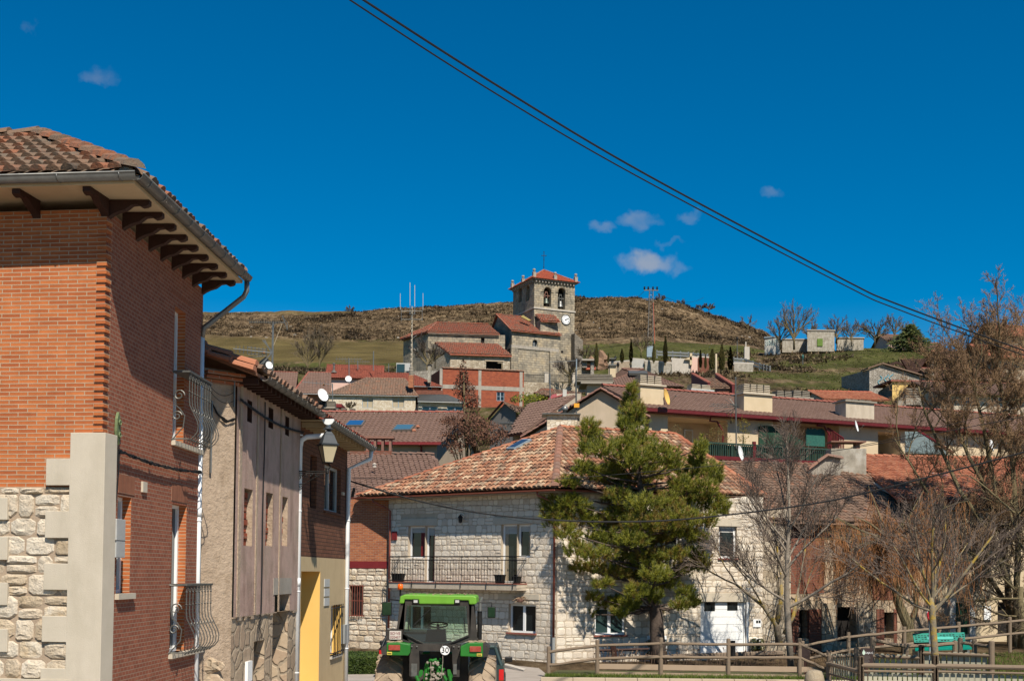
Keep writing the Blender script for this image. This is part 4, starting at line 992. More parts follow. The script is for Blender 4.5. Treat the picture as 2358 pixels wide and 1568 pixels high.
def street_lamp():
 Y = 25.2; b = P(*cC(905, 1100), Y)
 root = thing('wall_lamp', 'traditional lantern street lamp on a scrolled bracket above the white downpipe', 'street lamp', b)
 tip = P(*cC(1200, 1072), Y+.05); k = MB(); z = tip.z
 k.tube([Vc((b.x, Y, z)), Vc((tip.x+.03, Y, z))], .014, 6); k.tube([Vc((b.x, Y, z-.04)), Vc((tip.x-.02, Y, z-.04))], .008, 5)
 k.tube([Vc((b.x, Y, z+.08)), Vc((b.x, Y, z-.42))], .018, 6)
 L = tip.x-b.x
 k.tube([Vc((b.x, Y, z-.30)), Vc((b.x+L*.35, Y, z-.24)), Vc((b.x+L*.6, Y, z-.13)), Vc((b.x+L*.85, Y, z-.05))], .010, 5)
 def sp(cx, cz, r, ph, sg, turns=1.25): k.tube([Vc((cx+math.cos(ph+sg*f*turns*2*pi/18)*r*(1-.04*f), Y, cz+math.sin(ph+sg*f*turns*2*pi/18)*r*(1-.04*f))) for f in range(19)], .008, 5)
 sp(b.x+.10, z-.12, .06, 0, 1); sp(b.x+.22, z-.10, .05, pi, -1); sp(b.x+.34, z-.07, .035, 0, 1); sp(b.x+.10, z-.34, .055, 1, -1); sp(b.x+.44, z-.07, .025, pi, 1)
 k.build('bracket', M['iron'], root)
 c = P(*cC(1200, 990), Y); k = MB(); k.tube([Vc((tip.x, Y, z)), Vc((tip.x+.02, Y, z+.05)), Vc((c.x+.06, Y, c.z-.08)), Vc((c.x, Y, c.z-.01))], .016, 6); k.lathe(Vc((tip.x, Y, z)), [(.01, -.05), (.035, -.03), (.03, .02), (.01, .05)], 10); k.build('neck', M['iron'], root)
 zb = c.z; zt = P(*cC(1200, 838), Y).z; hw = (P(*cC(1287, 840), Y).x-P(*cC(1112, 840), Y).x)/2*.80; hb = hw*.52; a0 = .42
 def ring(h, z): return [Vc((c.x+math.cos(a0+pi/4+i*pi/2)*h*1.414, Y+math.sin(a0+pi/4+i*pi/2)*h*1.414, z)) for i in range(4)]
 r0, r1 = ring(hb, zb), ring(hw, zt); g = MB(); g.add(r0+r1, [(i, (i+1) % 4, 4+(i+1) % 4, 4+i) for i in range(4)])
 g.build('lantern_glass', mat('frosted lantern glass', [(.52, .44, .28), (.60, .51, .34)], 2, .35), root)
 f = MB()
 for i in range(4): f.tube([r0[i], r1[i]], .010, 5); f.tube([r0[i], r0[(i+1) % 4]], .012, 5); f.tube([r1[i], r1[(i+1) % 4]], .012, 5)
 f.build('lantern_frame', M['iron'], root)
 h = MB(); zs = [(hw*1.14, zt), (hw*1.16, zt+.03), (hw*.98, zt+.035), (hw*.62, zt+.21), (hw*.50, zt+.24), (hw*.30, zt+.30), (hw*.12, zt+.325)]
 rr = [ring(a_, b_) for a_, b_ in zs]; vs = [p for r in rr for p in r]
 h.add(vs, [(j*4+i, j*4+(i+1) % 4, j*4+4+(i+1) % 4, j*4+4+i) for j in range(len(rr)-1) for i in range(4)]+[(0, 1, 2, 3)])
 h.lathe(Vc((c.x, Y, zt+.32)), [(.06, 0), (.11, .02), (.10, .035), (.05, .05), (.035, .075), (.01, .08)], 12); h.build('lantern_hood', mat('dark blue grey hood', [(.035, .042, .048), (.05, .06, .07)], 4, .45), root)
street_lamp()
# ---------------------------------------------------------------- pale stone house in the middle
sC = P(1282, 1320, 46.0); pL = Pl(P(893, 1320, 51.5), sC); pR = Pl(sC, P(1757, 1320, 48.9))
def stone_house():
 root = thing('stone_house', 'two storey pale stone house with mixed clay tile hip roof, balcony and white garage door', 'house', (sC.x, sC.y+3, 0))
 zeL = pL.sz(1100, 1136)[1]; zeR = zeL
 L, Rl = pL.L, pR.L
 wl_up = pL.rc(cM(566, 392), cM(690, 632)); dl_up = pL.rc(cM(694, 392), cM(762, 815))
 wr_up = pL.rc(cM(1392, 378), cM(1490, 628)); dr_up = pL.rc(cM(1272, 378), cM(1388, 822))
 w_lo = pL.rc(cM(1328, 980), cM(1532, 1205))
 w_lo2 = pL.rc(cM(568, 985), cM(735, 1185))
 HL = [wl_up, dl_up, dr_up, wr_up, w_lo, w_lo2]
 wR1 = pR.rc(cO(1086, 690), cO(1186, 872)); wR2 = pR.rc(cO(384, 1150), cO(556, 1305)); gar = pR.rc(cO(982, 1118), cO(1240, 1415))
 wR3 = pR.rc(cO(700, 700), cO(860, 860))
 HR = [wR1, wR2, gar, wR3]
 w = MB(); wallh(w, pL, 0, L, -.4, zeL, HL, .24); wallh(w, pR, 0, Rl, -.4, zeR, HR, .24)
 a, b = pL.pt(0, 0), pR.pt(Rl, 0); back = [a+Vc((4.5, 7.5, 0)), b+Vc((-.6, 7.5, 0))]
 for p, q in ((a, back[0]), (back[0], back[1]), (back[1], b)): w.face([p+Vc((0, 0, -.4)), q+Vc((0, 0, -.4)), q+Vc((0, 0, zeL)), p+Vc((0, 0, zeL))])
 w.build('wall', M['mortar'], root)
 lintL = [pL.rc(cM(512, 336), cM(786, 386)), pL.rc(cM(1212, 325), cM(1515, 374)), pL.rc(cM(1252, 900), cM(1562, 952)), (w_lo2[0]-.2, w_lo2[1]+.2, w_lo2[3], w_lo2[3]+.3)]
 lintL = [(l[0], l[1], max(l[2], hh[3]), l[3]) for l, hh in zip(lintL, (dl_up, dr_up, w_lo, w_lo2))]
 lintR = [(h[0]-.22, h[1]+.22, h[3], h[3]+.30) for h in HR]
 lintR[2] = (gar[0]-.05, gar[1]+.08, gar[3], gar[3]+.36)
 frR = [(gar[1], gar[1]+.1, gar[2], gar[3])]
 st = MB(); stones(st, pL, .0, L-.02, -.1, zeL, HL+lintL, .26, .32, .011, .006, 0, .55); st.build('stonework', M['stone'], root)
 st = MB(); stones(st, pR, .02, Rl, -.1, zeR, HR+lintR+frR, .27, .31, .012, .007, 0, .55); st.build('stonework', M['stone'], root)
 for pl, ls in ((pL, lintL), (pR, lintR)):
  for l in ls:
   k = MB(); k.pbox(pl, l[0], l[1], l[2]+.005, l[3]-.005, -.02, .035); k.build('lintel', M['quoin'], root, bevel=.008)
 window(root, pL, wl_up, 'white', 1, .14, .07, curtain=(.6, .95, 'redband'), shutter=.12)
 window(root, pL, dl_up, 'white', 1, .14, .07, name='balcony_door', shutter=.12, curtain=(.6, .9, 'redband'))
 window(root, pL, dr_up, 'white', 1, .14, .07, name='balcony_door', shutter=.12, curtain=(.1, .3, 'blind'))
 window(root, pL, wr_up, 'white', 1, .14, .07, curtain=(.7, .95, 'blind'), shutter=.12)
 window(root, pL, w_lo, 'white', 2, .14, .07, sill=.09, sillm='tile_ridge')
 window(root, pL, w_lo2, 'white', 2, .14, .07, sill=.09)
 window(root, pR, wR1, 'white', 1, .12, .09, sill=.08, shutter=.10, sillm='tile_ridge')
 window(root, pR, wR2, 'white', 2, .12, .08, sill=.08, glass='glass_teal', sillm='tile_ridge'); window(root, pR, wR3, 'white', 2, .12, .07, sill=.08)
 s0, s1, z0, z1 = gar; g = MB(); n = 7; ph = (z1-z0)/n; ports = [pR.rc(cO(1010, 1120), cO(1070, 1170)), pR.rc(cO(1140, 1118), cO(1198, 1167))]
 g.pbox(pR, s0, s1, z0, z1, -.16, -.12)
 for i in range(n): g.pbox(pR, s0+.02, s1-.10, z0+i*ph+.008, z0+(i+1)*ph-.008, -.12, -.10)
 g.pbox(pR, s1-.07, s1, z0, z1, -.12, -.06); g.pbox(pR, s1+.0, s1+.10, z0, z1, -.02, .03)
 go = g.build('garage_door', M['white'], root)
 for p in ports:
  k = MB(); k.pbox(pR, p[0], p[1], p[2], p[3], -.10, -.09); k.build('port', M['glass'], go)
 sb0 = pL.sz(*cM(520, 830))[0]; sb1 = pL.sz(*cM(1300, 830))[0]; bz = dl_up[2]; bo = .62
 sb0 = pL.sz(*cM(495, 830))[0]-.0; sb1 = min(L-.9, pL.sz(*cM(1480, 850))[0]-.1)
 b = MB(); b.pbox(pL, sb0, sb1, bz-.27, bz-.03, .0, bo); bo_ = b.build('balcony_slab', M['cream_grey'], root, bevel=.01)
 b = MB(); b.pbox(pL, sb0-.02, sb1+.02, bz-.03, bz, .0, bo+.03); b.build('tile_edge', M['tile_ridge'], bo_)
 r = MB(); ht = .98; bars = 46; rz = bz+.06
 for z in (rz, rz+ht-.14, rz+ht): r.tube([pL.pt(sb0+.02, z, .02), pL.pt(sb0+.02, z, bo-.02), pL.pt(sb1-.02, z, bo-.02), pL.pt(sb1-.02, z, .02)], .020, 5)
 for i in range(bars+1):
  s = sb0+.02+(sb1-sb0-.04)*i/bars; big = i % 9 == 0
  r.tube([pL.pt(s, bz-(.22 if big else -.05), bo-.02+(.06 if big else 0)), pL.pt(s, bz+.02, bo-.02+(.06 if big else 0)), pL.pt(s, rz+.05, bo-.02), pL.pt(s, rz+(ht if big else ht-.14), bo-.02)], .017 if big else .012, 4)
  if i % 2: r.lathe(pL.pt(s, rz+.45, bo-.02), [(.01, -.06), (.024, 0), (.01, .06)], 5, close=False)
 for s in (sb0+.02, sb1-.02):
  for k in range(1, 4): r.tube([pL.pt(s, rz, bo*k/4), pL.pt(s, rz+ht-.14, bo*k/4)], .007, 4)
 r.build('balcony_railing', M['iron'], root)
 ov = .58; up = Vc((0, 0, .05)); ze = zeL+.02
 eC = P(1302, 1112, 45.35); eC.z = ze
 nL, nR = pL.n, pR.n
 den = nL.x*nR.y-nL.y*nR.x
 kx = ((sC.xy.dot(nL)+ov)*nR.y-(sC.xy.dot(nR)+ov)*nL.y)/den; ky = (nL.x*(sC.xy.dot(nR)+ov)-nR.x*(sC.xy.dot(nL)+ov))/den
 eC = Vc((kx, ky, ze)); eL = pL.pt(-1.35, ze, ov); eR = pR.pt(Rl-.15, ze, ov)
 ap = P(1290, 988, 51.6); rr = P(1556, 1002, 53.8); rr.z = ap.z
 eR = P(1762, 1141, 49.2); eR.z = ze
 tb = MB(); tiles(tb, eL+up, eC+up, ap+up, ap+up, .22, .36, .08, .016, 5, .03)
 tiles(tb, eC+up, eR+up, rr+up, ap+up, .22, .36, .08, .014, 5, .03)
 bk = [Vc((eL.x+4, eL.y+7, ze)), Vc((eR.x+1, eR.y+8, ze))]
 tb.face([eL, ap, bk[0]]); tb.face([bk[0], ap, rr, bk[1]]); tb.face([rr, eR, bk[1]])
 ro = tb.build('roof', M['tile_mix'], root)
 rb = MB(); ridge(rb, eC+up*1.6, ap+up*1.6, .15, .40); rb.build('hip_tiles', M['tile_hip'], ro)
 rb = MB(); ridge(rb, ap+up*1.4, rr+up*1.4, .14, .42); ridge(rb, eR+up*1.4, rr+up*1.4, .13, .42); ridge(rb, eL+up, ap+up, .12, .42); rb.build('ridge_tiles', M['tile_orange'], ro)
 so = MB(); so.prism([eL-Vc((0, 0, .13)), eC-Vc((0, 0, .13)), pL.pt(L, ze-.13, -.1), pL.pt(-.8, ze-.13, -.1)], (0, 0, .10))
 so.prism([eC-Vc((0, 0, .132)), eR-Vc((0, 0, .132)), pR.pt(Rl, ze-.132, -.1), pR.pt(0, ze-.132, -.1)], (0, 0, .10)); so.build('soffit', M['conc'], root)
 g = MB(); o1 = (nL*.07).to_3d(); o2 = (nR*.07).to_3d(); gc = eC+o1*.8+o2*.8-Vc((0, 0, .03))
 half_gutter(g, eL+o1-Vc((0, 0, .03)), gc, .075); half_gutter(g, gc, eR+o2-Vc((0, 0, .03)), .075); g.build('gutter', M['copper'], root, smooth=True)
 def dp(top, mid, bx, zlow, nm='downpipe'):
  d = MB(); d.tube([top, top-Vc((0, 0, .12)), mid, Vc((bx.x, bx.y, mid.z-.15)), Vc((bx.x, bx.y, zlow))], .045, 8)
  o = d.build(nm, M['copper'], root, smooth=True); d = MB(); d.tube([Vc((bx.x, bx.y, zlow)), Vc((bx.x, bx.y, 0.02))], .06, 8); d.build('lower_pipe', M['pvc_grey'], o)
 q = pL.pt(.16, 0, .08); dp(pL.pt(-.35, ze-.1, ov+.02), pL.pt(.0, ze-.45, .25), q, pL.sz(*cM(410, 1165))[1])
 q = pL.pt(L-.06, 0, .09); dp(pL.pt(L-.5, ze-.1, ov+.02), pL.pt(L-.15, ze-.45, .2), q, pL.sz(*cM(1690, 1235))[1])
 nrm = (eC-eL).cross(ap-eL).normalized(); nrm = nrm if nrm.z > 0 else -nrm
 def onroof(u, v, off): d = ray(u, v); o = Vc((0, 0, ZC)); k = (eL-o).dot(nrm)/d.dot(nrm); return o+d*k+nrm*off
 cs = [onroof(*cJ(*q), .2) for q in ((150, 825), (228, 825), (400, 732), (315, 732))]
 k = MB(); k.prism(cs, -nrm*.25); so = k.build('skylight', M['greyblue'], root)
 cc = sum(cs, Vc())/4; k = MB(); k.face([cc+(p-cc)*.82+nrm*.012 for p in cs]); k.build('pane', glassmat('skylight glass', (.03, .06, .12), .12), so)
 c = pL.pt(*pL.sz(*cM(985, 330)), .0); k = MB(); k.tube([c+(pL.n*.0).to_3d()+Vc((0, 0, .1)), c+(pL.n*.18).to_3d()+Vc((0, 0, .16)), c+(pL.n*.2).to_3d()+Vc((0, 0, .08))], .012, 5)
 k.lathe(c+(pL.n*.2).to_3d()-Vc((0, 0, .2)), [(.03, 0), (.07, .04), (.09, .22), (.11, .23), (.03, .32), (.01, .34)], 8); k.build('wall_lantern', M['iron'], root)
 s = pL.rc(cM(447, 430), cM(472, 495)); k = MB(); k.pbox(pL, s[0], s[1]+.08, s[2], s[3], .02, .07); ab = k.build('alarm_box', M['redband'], root)
 s = pR.rc(cQ(435, 1165), cQ(487, 1215)); k = MB(); k.pbox(pR, s[0], s[1], s[2], s[3], .0, .06); mo = k.build('meter_box', M['white'], root)
 k = MB(); w_ = s[1]-s[0]
 k.pbox(pR, s[0]+w_*.35, s[0]+w_*.6, s[2]+.5*(s[3]-s[2]), s[2]+.85*(s[3]-s[2]), .05, .064); k.build('dial_glass', M['glass'], mo)
 k = MB(); k.pbox(pR, s[0]+w_*.66, s[0]+w_*.9, s[2]+.5*(s[3]-s[2]), s[2]+.85*(s[3]-s[2]), .05, .064); k.build('dial_glass', M['glass'], mo)
 e = MB(); e.pbox(pR, Rl+.0, Rl+1.3, -.2, ze-.5, -.6, -.02); e.build('old_pier', M['rubble'], root)
 return root, eC, ap, rr, eR, ze
sh, eC, apx, rrx, eRx, zeS = stone_house()
def balcony_pots():
 bz = pL.rc(cM(694, 392), cM(762, 815))[2]
 for i, ((x0, x1, y0, y1), lab) in enumerate((((505, 580, 765, 822), 'black trough planter at the left end of the balcony'), ((1285, 1345, 768, 822), 'black trough planter by the right balcony door'), ((1420, 1465, 780, 822), 'small black pot in the right corner of the balcony'))):
  s = pL.rc(cM(x0, y0), cM(x1, y1)); mb = MB(); h = .32 if i < 2 else .26
  a, b = s[0], s[1]; z = bz+.002
  lo = [pL.pt(a+.04, z, .36), pL.pt(b-.04, z, .36), pL.pt(b-.04, z, .52), pL.pt(a+.04, z, .52)]; hi = [pL.pt(a, z+h, .32), pL.pt(b, z+h, .32), pL.pt(b, z+h, .56), pL.pt(a, z+h, .56)]
  mb.add(lo+hi, [(0, 1, 2, 3)]+[(j, (j+1) % 4, 4+(j+1) % 4, 4+j) for j in range(4)])
  for j in range(4): mb.tube([hi[j], hi[(j+1) % 4]], .018, 5)
  mb.face([p-Vc((0, 0, .03)) for p in hi])
  tag(mb.build('planter', M['iron']), lab, 'planter', 'planters on the stone house balcony')
 c = pL.pt(*pL.sz(*cM(1440, 945)), .22); root = thing('hanging_basket', 'dried up hanging basket plant under the right end of the balcony', 'hanging basket', c-Vc((0, 0, .15)))
 mb = MB(); mb.lathe(c-Vc((0, 0, .12)), [(.05, 0), (.13, .04), (.16, .13), (.15, .14)], 10); mb.build('basket', M['tile_ridge_brown'], root)
 mb = MB()
 for i in range(70):
  d = Vc((U_(-1, 1), U_(-.6, .6), U_(-.3, .5))); mb.tube([c+Vc((0, 0, .02)), c+d*.16+Vc((0, 0, .03)), c+d*.33-Vc((0, 0, .10*R_.random()))], .008, 3, False)
 mb.build('dry_stems', mat('dead stems', [(.30, .20, .12), (.40, .28, .18)], 6), root, uv=False)
 mb = MB(); mb.tube([c+Vc((0, 0, .02)), c+Vc((0, 0, .40))], .006, 4); mb.build('hanger', M['iron'], root)
balcony_pots()

# ---------------------------------------------------------------- brick annex behind, with red band, and its brown roof
def annex():
 pl = plane(790, 52.5, 893, 51.6); root = thing('brick_annex', 'orange brick annex with dark red band, left of the pale stone house', 'house', pl.pt(pl.L/2, 0))
 ze = pl.sz(*cD(1450, 55))[1]; b0 = pl.sz(*cD(1450, 572))[1]; b1 = pl.sz(*cD(1450, 630))[1]
 win = pl.rc(cD(1298, 775), cD(1408, 1025))
 m = MB(); wallh(m, pl, -2.5, pl.L, b0, ze, [], .1); m.build('brick_wall', M['brick_orange'], root)
 m = MB(); m.pbox(pl, -2.5, pl.L, b1, b0, -.1, .03); m.build('red_band', M['redband'], root)
 m = MB(); wallh(m, pl, -2.5, pl.L, -.2, b1, [win], .2); m.build('stone_wall', M['mortar_dark'], root)
 m = MB(); stones(m, pl, -.6, pl.L-.02, -.1, b1, [win], .26, .38, .03, .010, 0, .5); m.build('stonework', M['stone_rough'], root)
 window(root, pl, win, 'wood_dark_and_shade', 2, .15, .07)
 g = MB()
 for i in range(7): s = win[0]-.03+(win[1]-win[0]+.06)*i/6; g.tube([pl.pt(s, win[2]-.05, .12), pl.pt(s, win[3]+.06, .12)], .014, 4)
 for z in (win[2], win[3], (win[2]+win[3])/2): g.tube([pl.pt(win[0]-.06, z, 0), pl.pt(win[0]-.06, z, .12), pl.pt(win[1]+.06, z, .12), pl.pt(win[1]+.06, z, 0)], .016, 4)
 g.build('window_grille', M['copper'], root)
 A = pl.pt(-2.5, ze+.04, .5); B = pl.pt(pl.L+1.2, ze+.04, .5); zr = P(900, 1047, 60.5).z
 Bt = P(*cI(1340, 1048), 60.5); At = P(690, 1040, 60.5); At.z = zr; Bt.z = zr
 B2 = P(1060, 1120, 54.5); B2.z = ze+.04
 roof_slab(root, [A, B2, Bt, At], 'tile_brown', .25, .36, .05, .1, 4)
 g = MB(); half_gutter(g, A+Vc((0, -.07, 0)), pl.pt(pl.L+.3, ze+.04, .57), .07); g.build('gutter', M['copper'], root)
 rb = MB(); ridge(rb, At+Vc((0, 0, .05)), Bt+Vc((0, 0, .05)), .11, .4); rb.build('ridge_tiles', M['tile_brown'], root)
 c = P(*cI(720, 1008), 60.7); ch = MB(); ch.box(c.x-1.05, c.x+1.05, c.y-.3, c.y+.3, c.z-.6, c.z+.10); ch.build('chimney', M['brick_red'], root)
 ch = MB()
 for i in range(6): ch.box(c.x-1.0+i*.38, c.x-.88+i*.38, c.y-.28, c.y+.28, c.z+.10, c.z+.72)
 ch.box(c.x-1.15, c.x+1.15, c.y-.38, c.y+.38, c.z+.72, c.z+.82); ch.build('chimney_cap', M['tile_ridge_brown'], root)
 v = P(*cI(750, 1128), 57.3); m = MB(); m.lathe(v, [(.09, -.1), (.09, .03), (.13, .05), (.02, .12)], 8); m.build('roof_vent', M['conc_pale'], root)
 m = MB(); a = P(*cI(515, 1500), 53.2); b = P(*cI(550, 1352), 52.9); m.tube([a, b], .07, 6); m.build('cable_tube', M['iron'], root)
annex()

# ---------------------------------------------------------------- long cream house with two skylights
def skylight_house():
 A = P(830, 1320, 72); pl = plane(830, 72.3, 1003, 72.0); root = thing('skylight_house', 'cream house with brown pan tile roof and two blue skylights', 'house', (A.x+3, 74, 3))
 ze = pl.sz(1000, 1021)[1]; zb = 1.0
 rT = P(*cI(1590, 612), 77.5); gR = P(*cI(1712, 1000), 83)
 w = MB(); wallh(w, pl, -6, pl.L, zb, ze, [pl.rc(cI(1020, 1040), cI(1110, 1130))], .15)
 a = pl.pt(pl.L, 0); bck = Vc((rT.x+ (rT.x-a.x), rT.y+(rT.y-a.y), 0))
 z3 = lambda p, z: Vc((p.x, p.y, z))
 w.face([z3(a, zb), z3(bck, zb), z3(bck, ze), z3(rT, rT.z-.15), z3(a, ze)])
 w.face([z3(bck, zb), z3(bck+Vc((-14, .5, 0)), zb), z3(bck+Vc((-14, .5, 0)), ze), z3(bck, ze)])
 w.build('wall', M['cream2'], root)
 rL = P(*cI(330, 622), 78.0); rL.z = rT.z; A1 = pl.pt(-6, ze, .45); B1 = pl.pt(pl.L+.3, ze, .45); rT2 = rT+Vc((.35, .0, 0)); rL2 = rL+Vc((-2, 0, 0))
 ro = roof_slab(root, [A1, B1, rT2, rL2], 'tile_brown', .30, .40, .06, .12, 4, jit=.003)
 bk = bck+Vc((.5, .3, 0)); k = MB(); k.prism([z3(rL2, rT.z-.02), z3(rT2, rT.z-.02), z3(bk, ze), z3(bk+Vc((-20, .5, 0)), ze)], (0, 0, -.1)); k.build('back_slope', M['tile_brown'], root)
 rb = MB(); ridge(rb, rL2+Vc((0, 0, .04)), rT2+Vc((0, 0, .04)), .15, .45); rb.build('ridge_tiles', M['tile_ridge'], ro)
 rb = MB(); ridge(rb, B1+Vc((0, 0, .03)), rT2+Vc((0, 0, .03)), .13, .4); rb.build('verge_tiles', M['tile_brown'], ro)
 g = MB(); g.prism([A1+Vc((0, -.1, -.14)), B1+Vc((0, -.1, -.14)), B1+Vc((0, -.1, .02)), A1+Vc((0, -.1, .02))], (0, -.12, 0)); g.build('gutter', M['redband'], root)
 g = MB(); p = P(*cI(1195, 915), 71.4); q = P(*cI(1215, 945), 71.9); g.tube([p, q, q+Vc((0, 0, -6))], .06, 6); g.build('downpipe', M['redband'], root)
 nrm = (B1-A1).cross(rL2-A1).normalized(); nrm = nrm if nrm.z > 0 else -nrm
 def on(u, v, off): d = ray(u, v); o = Vc((0, 0, ZC)); k = (A1-o).dot(nrm)/d.dot(nrm); return o+d*k+nrm*off
 for i, q in enumerate((((448, 755), (628, 755), (665, 702), (500, 702)), ((920, 800), (1115, 798), (1158, 745), (968, 745)))):
  cs = [on(*cI(*p), .16) for p in q]; k = MB(); k.prism(cs, -nrm*.2); so = k.build('skylight', M['gutter_dark'], root); cc = sum(cs, Vc())/4
  k = MB(); k.face([cc+(p-cc)*.84+nrm*.01 for p in cs]); k.build('pane', glassmat('blue skylight glass', (.02, .10, .26) if i == 0 else (.06, .15, .22), .1), so)
 k = MB(); a_, b_, c_, d_ = [on(*cI(*p), .055) for p in ((1122, 800), (1165, 798), (1205, 742), (1162, 745))]; tiles(k, a_, b_, c_, d_, .26, .4, .06, .005, 4, .02, False); k.build('new_tiles', M['tile_orange'], ro)
 return root
skylight_house()
# ---------------------------------------------------------------- terrace with chimneys on the right
pt_ = Pl(P(1500, 1320, 67), P(2480, 1320, 78.5))
def terrace():
 pl = pt_; root = thing('terrace_house', 'long cream terrace with brown pan tile roof and maroon eaves', 'house', pl.pt(pl.L/2, 3.0))
 ze = pl.sz(*cK(900, 475))[1]; zb = 2.0; sR = pl.sz(*cK(0, 400))[0]
 zr = P(1740, 918, 75.4).z; dep = 9.4
 bal = []
 holes = [pl.rc(cK(0, 470), cK(590, 900)), pl.rc(cK(1045, 500), cK(1700, 900)), pl.rc(cL(620, 400), cL(820, 620))]
 w = MB(); wallh(w, pl, -.2, pl.L, zb, ze, holes, 2.0)
 w.build('wall', M['cream'], root)
 e = MB(); q = pl.pt(-.2, 0, 0); q2 = pl.pt(-.2, 0, -dep); q3 = pl.pt(pl.L, 0, -dep); q4 = pl.pt(pl.L, 0)
 for a, b in ((q, q2), (q2, q3), (q3, q4)): e.face([a+Vc((0, 0, zb)), b+Vc((0, 0, zb)), b+Vc((0, 0, ze)), a+Vc((0, 0, ze))])
 e.build('side_wall', M['cream'], root)
 for h in holes:
  k = MB(); k.pbox(pl, h[0], h[1], h[2], h[3], -2.05, -2.0); k.build('loggia_wall', M['cream2'], root)
 for q in ((cK(1130, 590), cK(1225, 760)), (cK(1240, 580), cK(1340, 770)), (cK(1590, 600), cK(1700, 700)), (cK(90, 560), cK(180, 760)), (cK(330, 560), cK(420, 760))):
  r = pl.rc(*q); pb = Pl(pl.pt(0, 0, -1.9), pl.pt(pl.L, 0, -1.9)); window(root, pb, r, 'white_dirty', 1, .0, .08, shutter=.5)
 ov = .55; up = Vc((0, 0, .05)); A1 = pl.pt(-.8, ze, ov); B1 = pl.pt(pl.L, ze, ov); C1 = pl.pt(pl.L, zr, -dep/2); D1 = pl.pt(-.8, zr, -dep/2)
 ro = roof_slab(root, [A1, B1, C1, D1], 'tile_brown', .30, .40, .05, .12, 4, jit=.003)
 k = MB(); k.prism([D1, C1, pl.pt(pl.L, ze, -dep-.4), pl.pt(-.8, ze, -dep-.4)], (0, 0, -.1)); k.build('back_slope', M['tile_brown'], root)
 rb = MB(); ridge(rb, D1+up, C1+up, .15, .45); rb.build('ridge_tiles', M['tile_ridge'], ro)
 g = MB(); o = ov
 g.prism([pl.pt(-.8, ze-.18, o+.02), pl.pt(pl.L, ze-.18, o+.02), pl.pt(pl.L, ze+.0, o+.02), pl.pt(-.8, ze, o+.02)], (pl.n*.13).to_3d())
 g.build('gutter', M['redtrim'], root)
 k = MB(); k.pbox(pl, -.8, pl.L, ze-.2, ze-.14, -.1, ov); k.build('soffit', M['redtrim'], root)
 for x in ((380, 440, 520), (1438, 500, 565)):
  g = MB(); a = pl.pt(pl.sz(*cK(x[0], x[1]))[0], ze-.1, o); b = pl.pt(pl.sz(*cK(x[0], x[2]))[0], pl.sz(*cK(x[0], x[2]))[1], .4); c = pl.pt(pl.sz(*cK(x[0]+80, x[2]))[0], b.z, .3); d = c+Vc((.35, .1, -.55))
  g.tube([a, b, c, d, d+Vc((0, 0, -.6))], .055, 6); g.build('downpipe', M['redtrim'], root)
 for i, (p0, p1, vt, o0, n, mt, pm) in enumerate(((cJ(1470, 160), cJ(1700, 375), 62, 1.1, 3, 'cream', 'stonepot_pale'), (cK(755, 245), cK(1036, 458), 150, .9, 4, 'cream', 'stonepot_pale'), (cK(1765, 320), cK(2046, 505), 222, .9, 4, 'cream_grey', 'stonepot_pale'))):
  r = pl.rc(p0, p1); s0, s1 = r[0], r[1]; pc = Pl(pl.pt(0, 0, -.25), pl.pt(pl.L, 0, -.25)); r = pc.rc(p0, p1); wch = r[1]-r[0]
  c = MB(); c.pbox(pc, r[0], r[1], ze-.3, r[3], -1.05, 0); co = c.build('chimney', M[mt], root, bevel=.01)
  c = MB(); c.pbox(pc, r[0]-.12, r[1]+.12, r[3], r[3]+.09, -1.17, .12); c.build('chimney_cap', M['stonepot_pale' if i < 2 else 'stonepot'], root)
  zt = pc.sz(*(cJ(1600, vt) if i == 0 else cK(900, vt)))[1]
  ctr = pc.pt((r[0]+r[1])/2, r[3]+.09, -.5); chimney_pots(root, ctr, n, wch*.95, .8, zt-r[3]-.09, 5, pm if i != 2 else 'stonepot', math.atan2(pl.t.y, pl.t.x))
 for (a, b, n, m_) in ((cG(1285, 1085), cG(1480, 1165), 2, 'stonepot_pale'), (cK(1085, 210), cK(1240, 300), 2, 'stonepot'), (cK(1250, 205), cK(1420, 300), 2, 'stonepot')):
  pb = Pl(pl.pt(0, 0, -6.2), pl.pt(pl.L, 0, -6.2)); r = pb.rc(a, b); k = MB(); k.pbox(pb, r[0], r[1], ze, r[2], -.8, 0); k.build('chimney', M['stonepot'], root)
  k = MB(); k.pbox(pb, r[0]-.12, r[1]+.12, r[2], r[2]+.1, -.9, .12); k.build('chimney_cap', M['white_dirty' if n == 2 and m_ == 'stonepot_pale' else 'stonepot'], root)
  chimney_pots(root, pb.pt((r[0]+r[1])/2, r[2]+.1, -.4), n, (r[1]-r[0]), .7, r[3]-r[2]-.1, 4, m_, math.atan2(pl.t.y, pl.t.x))
 fz = pl.sz(*cK(900, 930))[1]; f = MB(); f.pbox(pl, 1.2, pl.L, fz-.2, fz, -2.0, 2.6); f.build('terrace_floor', M['redtrim'], root)
 pr = Pl(pl.pt(0, 0, 2.5), pl.pt(pl.L, 0, 2.5)); s0 = pr.sz(*cK(370, 900))[0]; s1 = pr.sz(*cK(1880, 900))[0]; zt = pr.sz(*cK(900, 765))[1]; zf = pr.sz(*cK(900, 925))[1]
 g = MB(); k = 74
 for i in range(k+1):
  s = s0+(s1-s0)*i/k; th = i % 12 == 0
  g.pbox(pr, s, s+(.09 if th else .05), zf, zt, -.02, .03)
 g.pbox(pr, s0, s1, zt, zt+.09, -.04, .06); g.pbox(pr, s0, s1, zf+.05, zf+.10, -.01, .02)
 g.build('terrace_railing', mat('dark green railing', [(.02, .05, .035), (.035, .07, .05)], 4, .6), root)
 g = MB(); N = 46
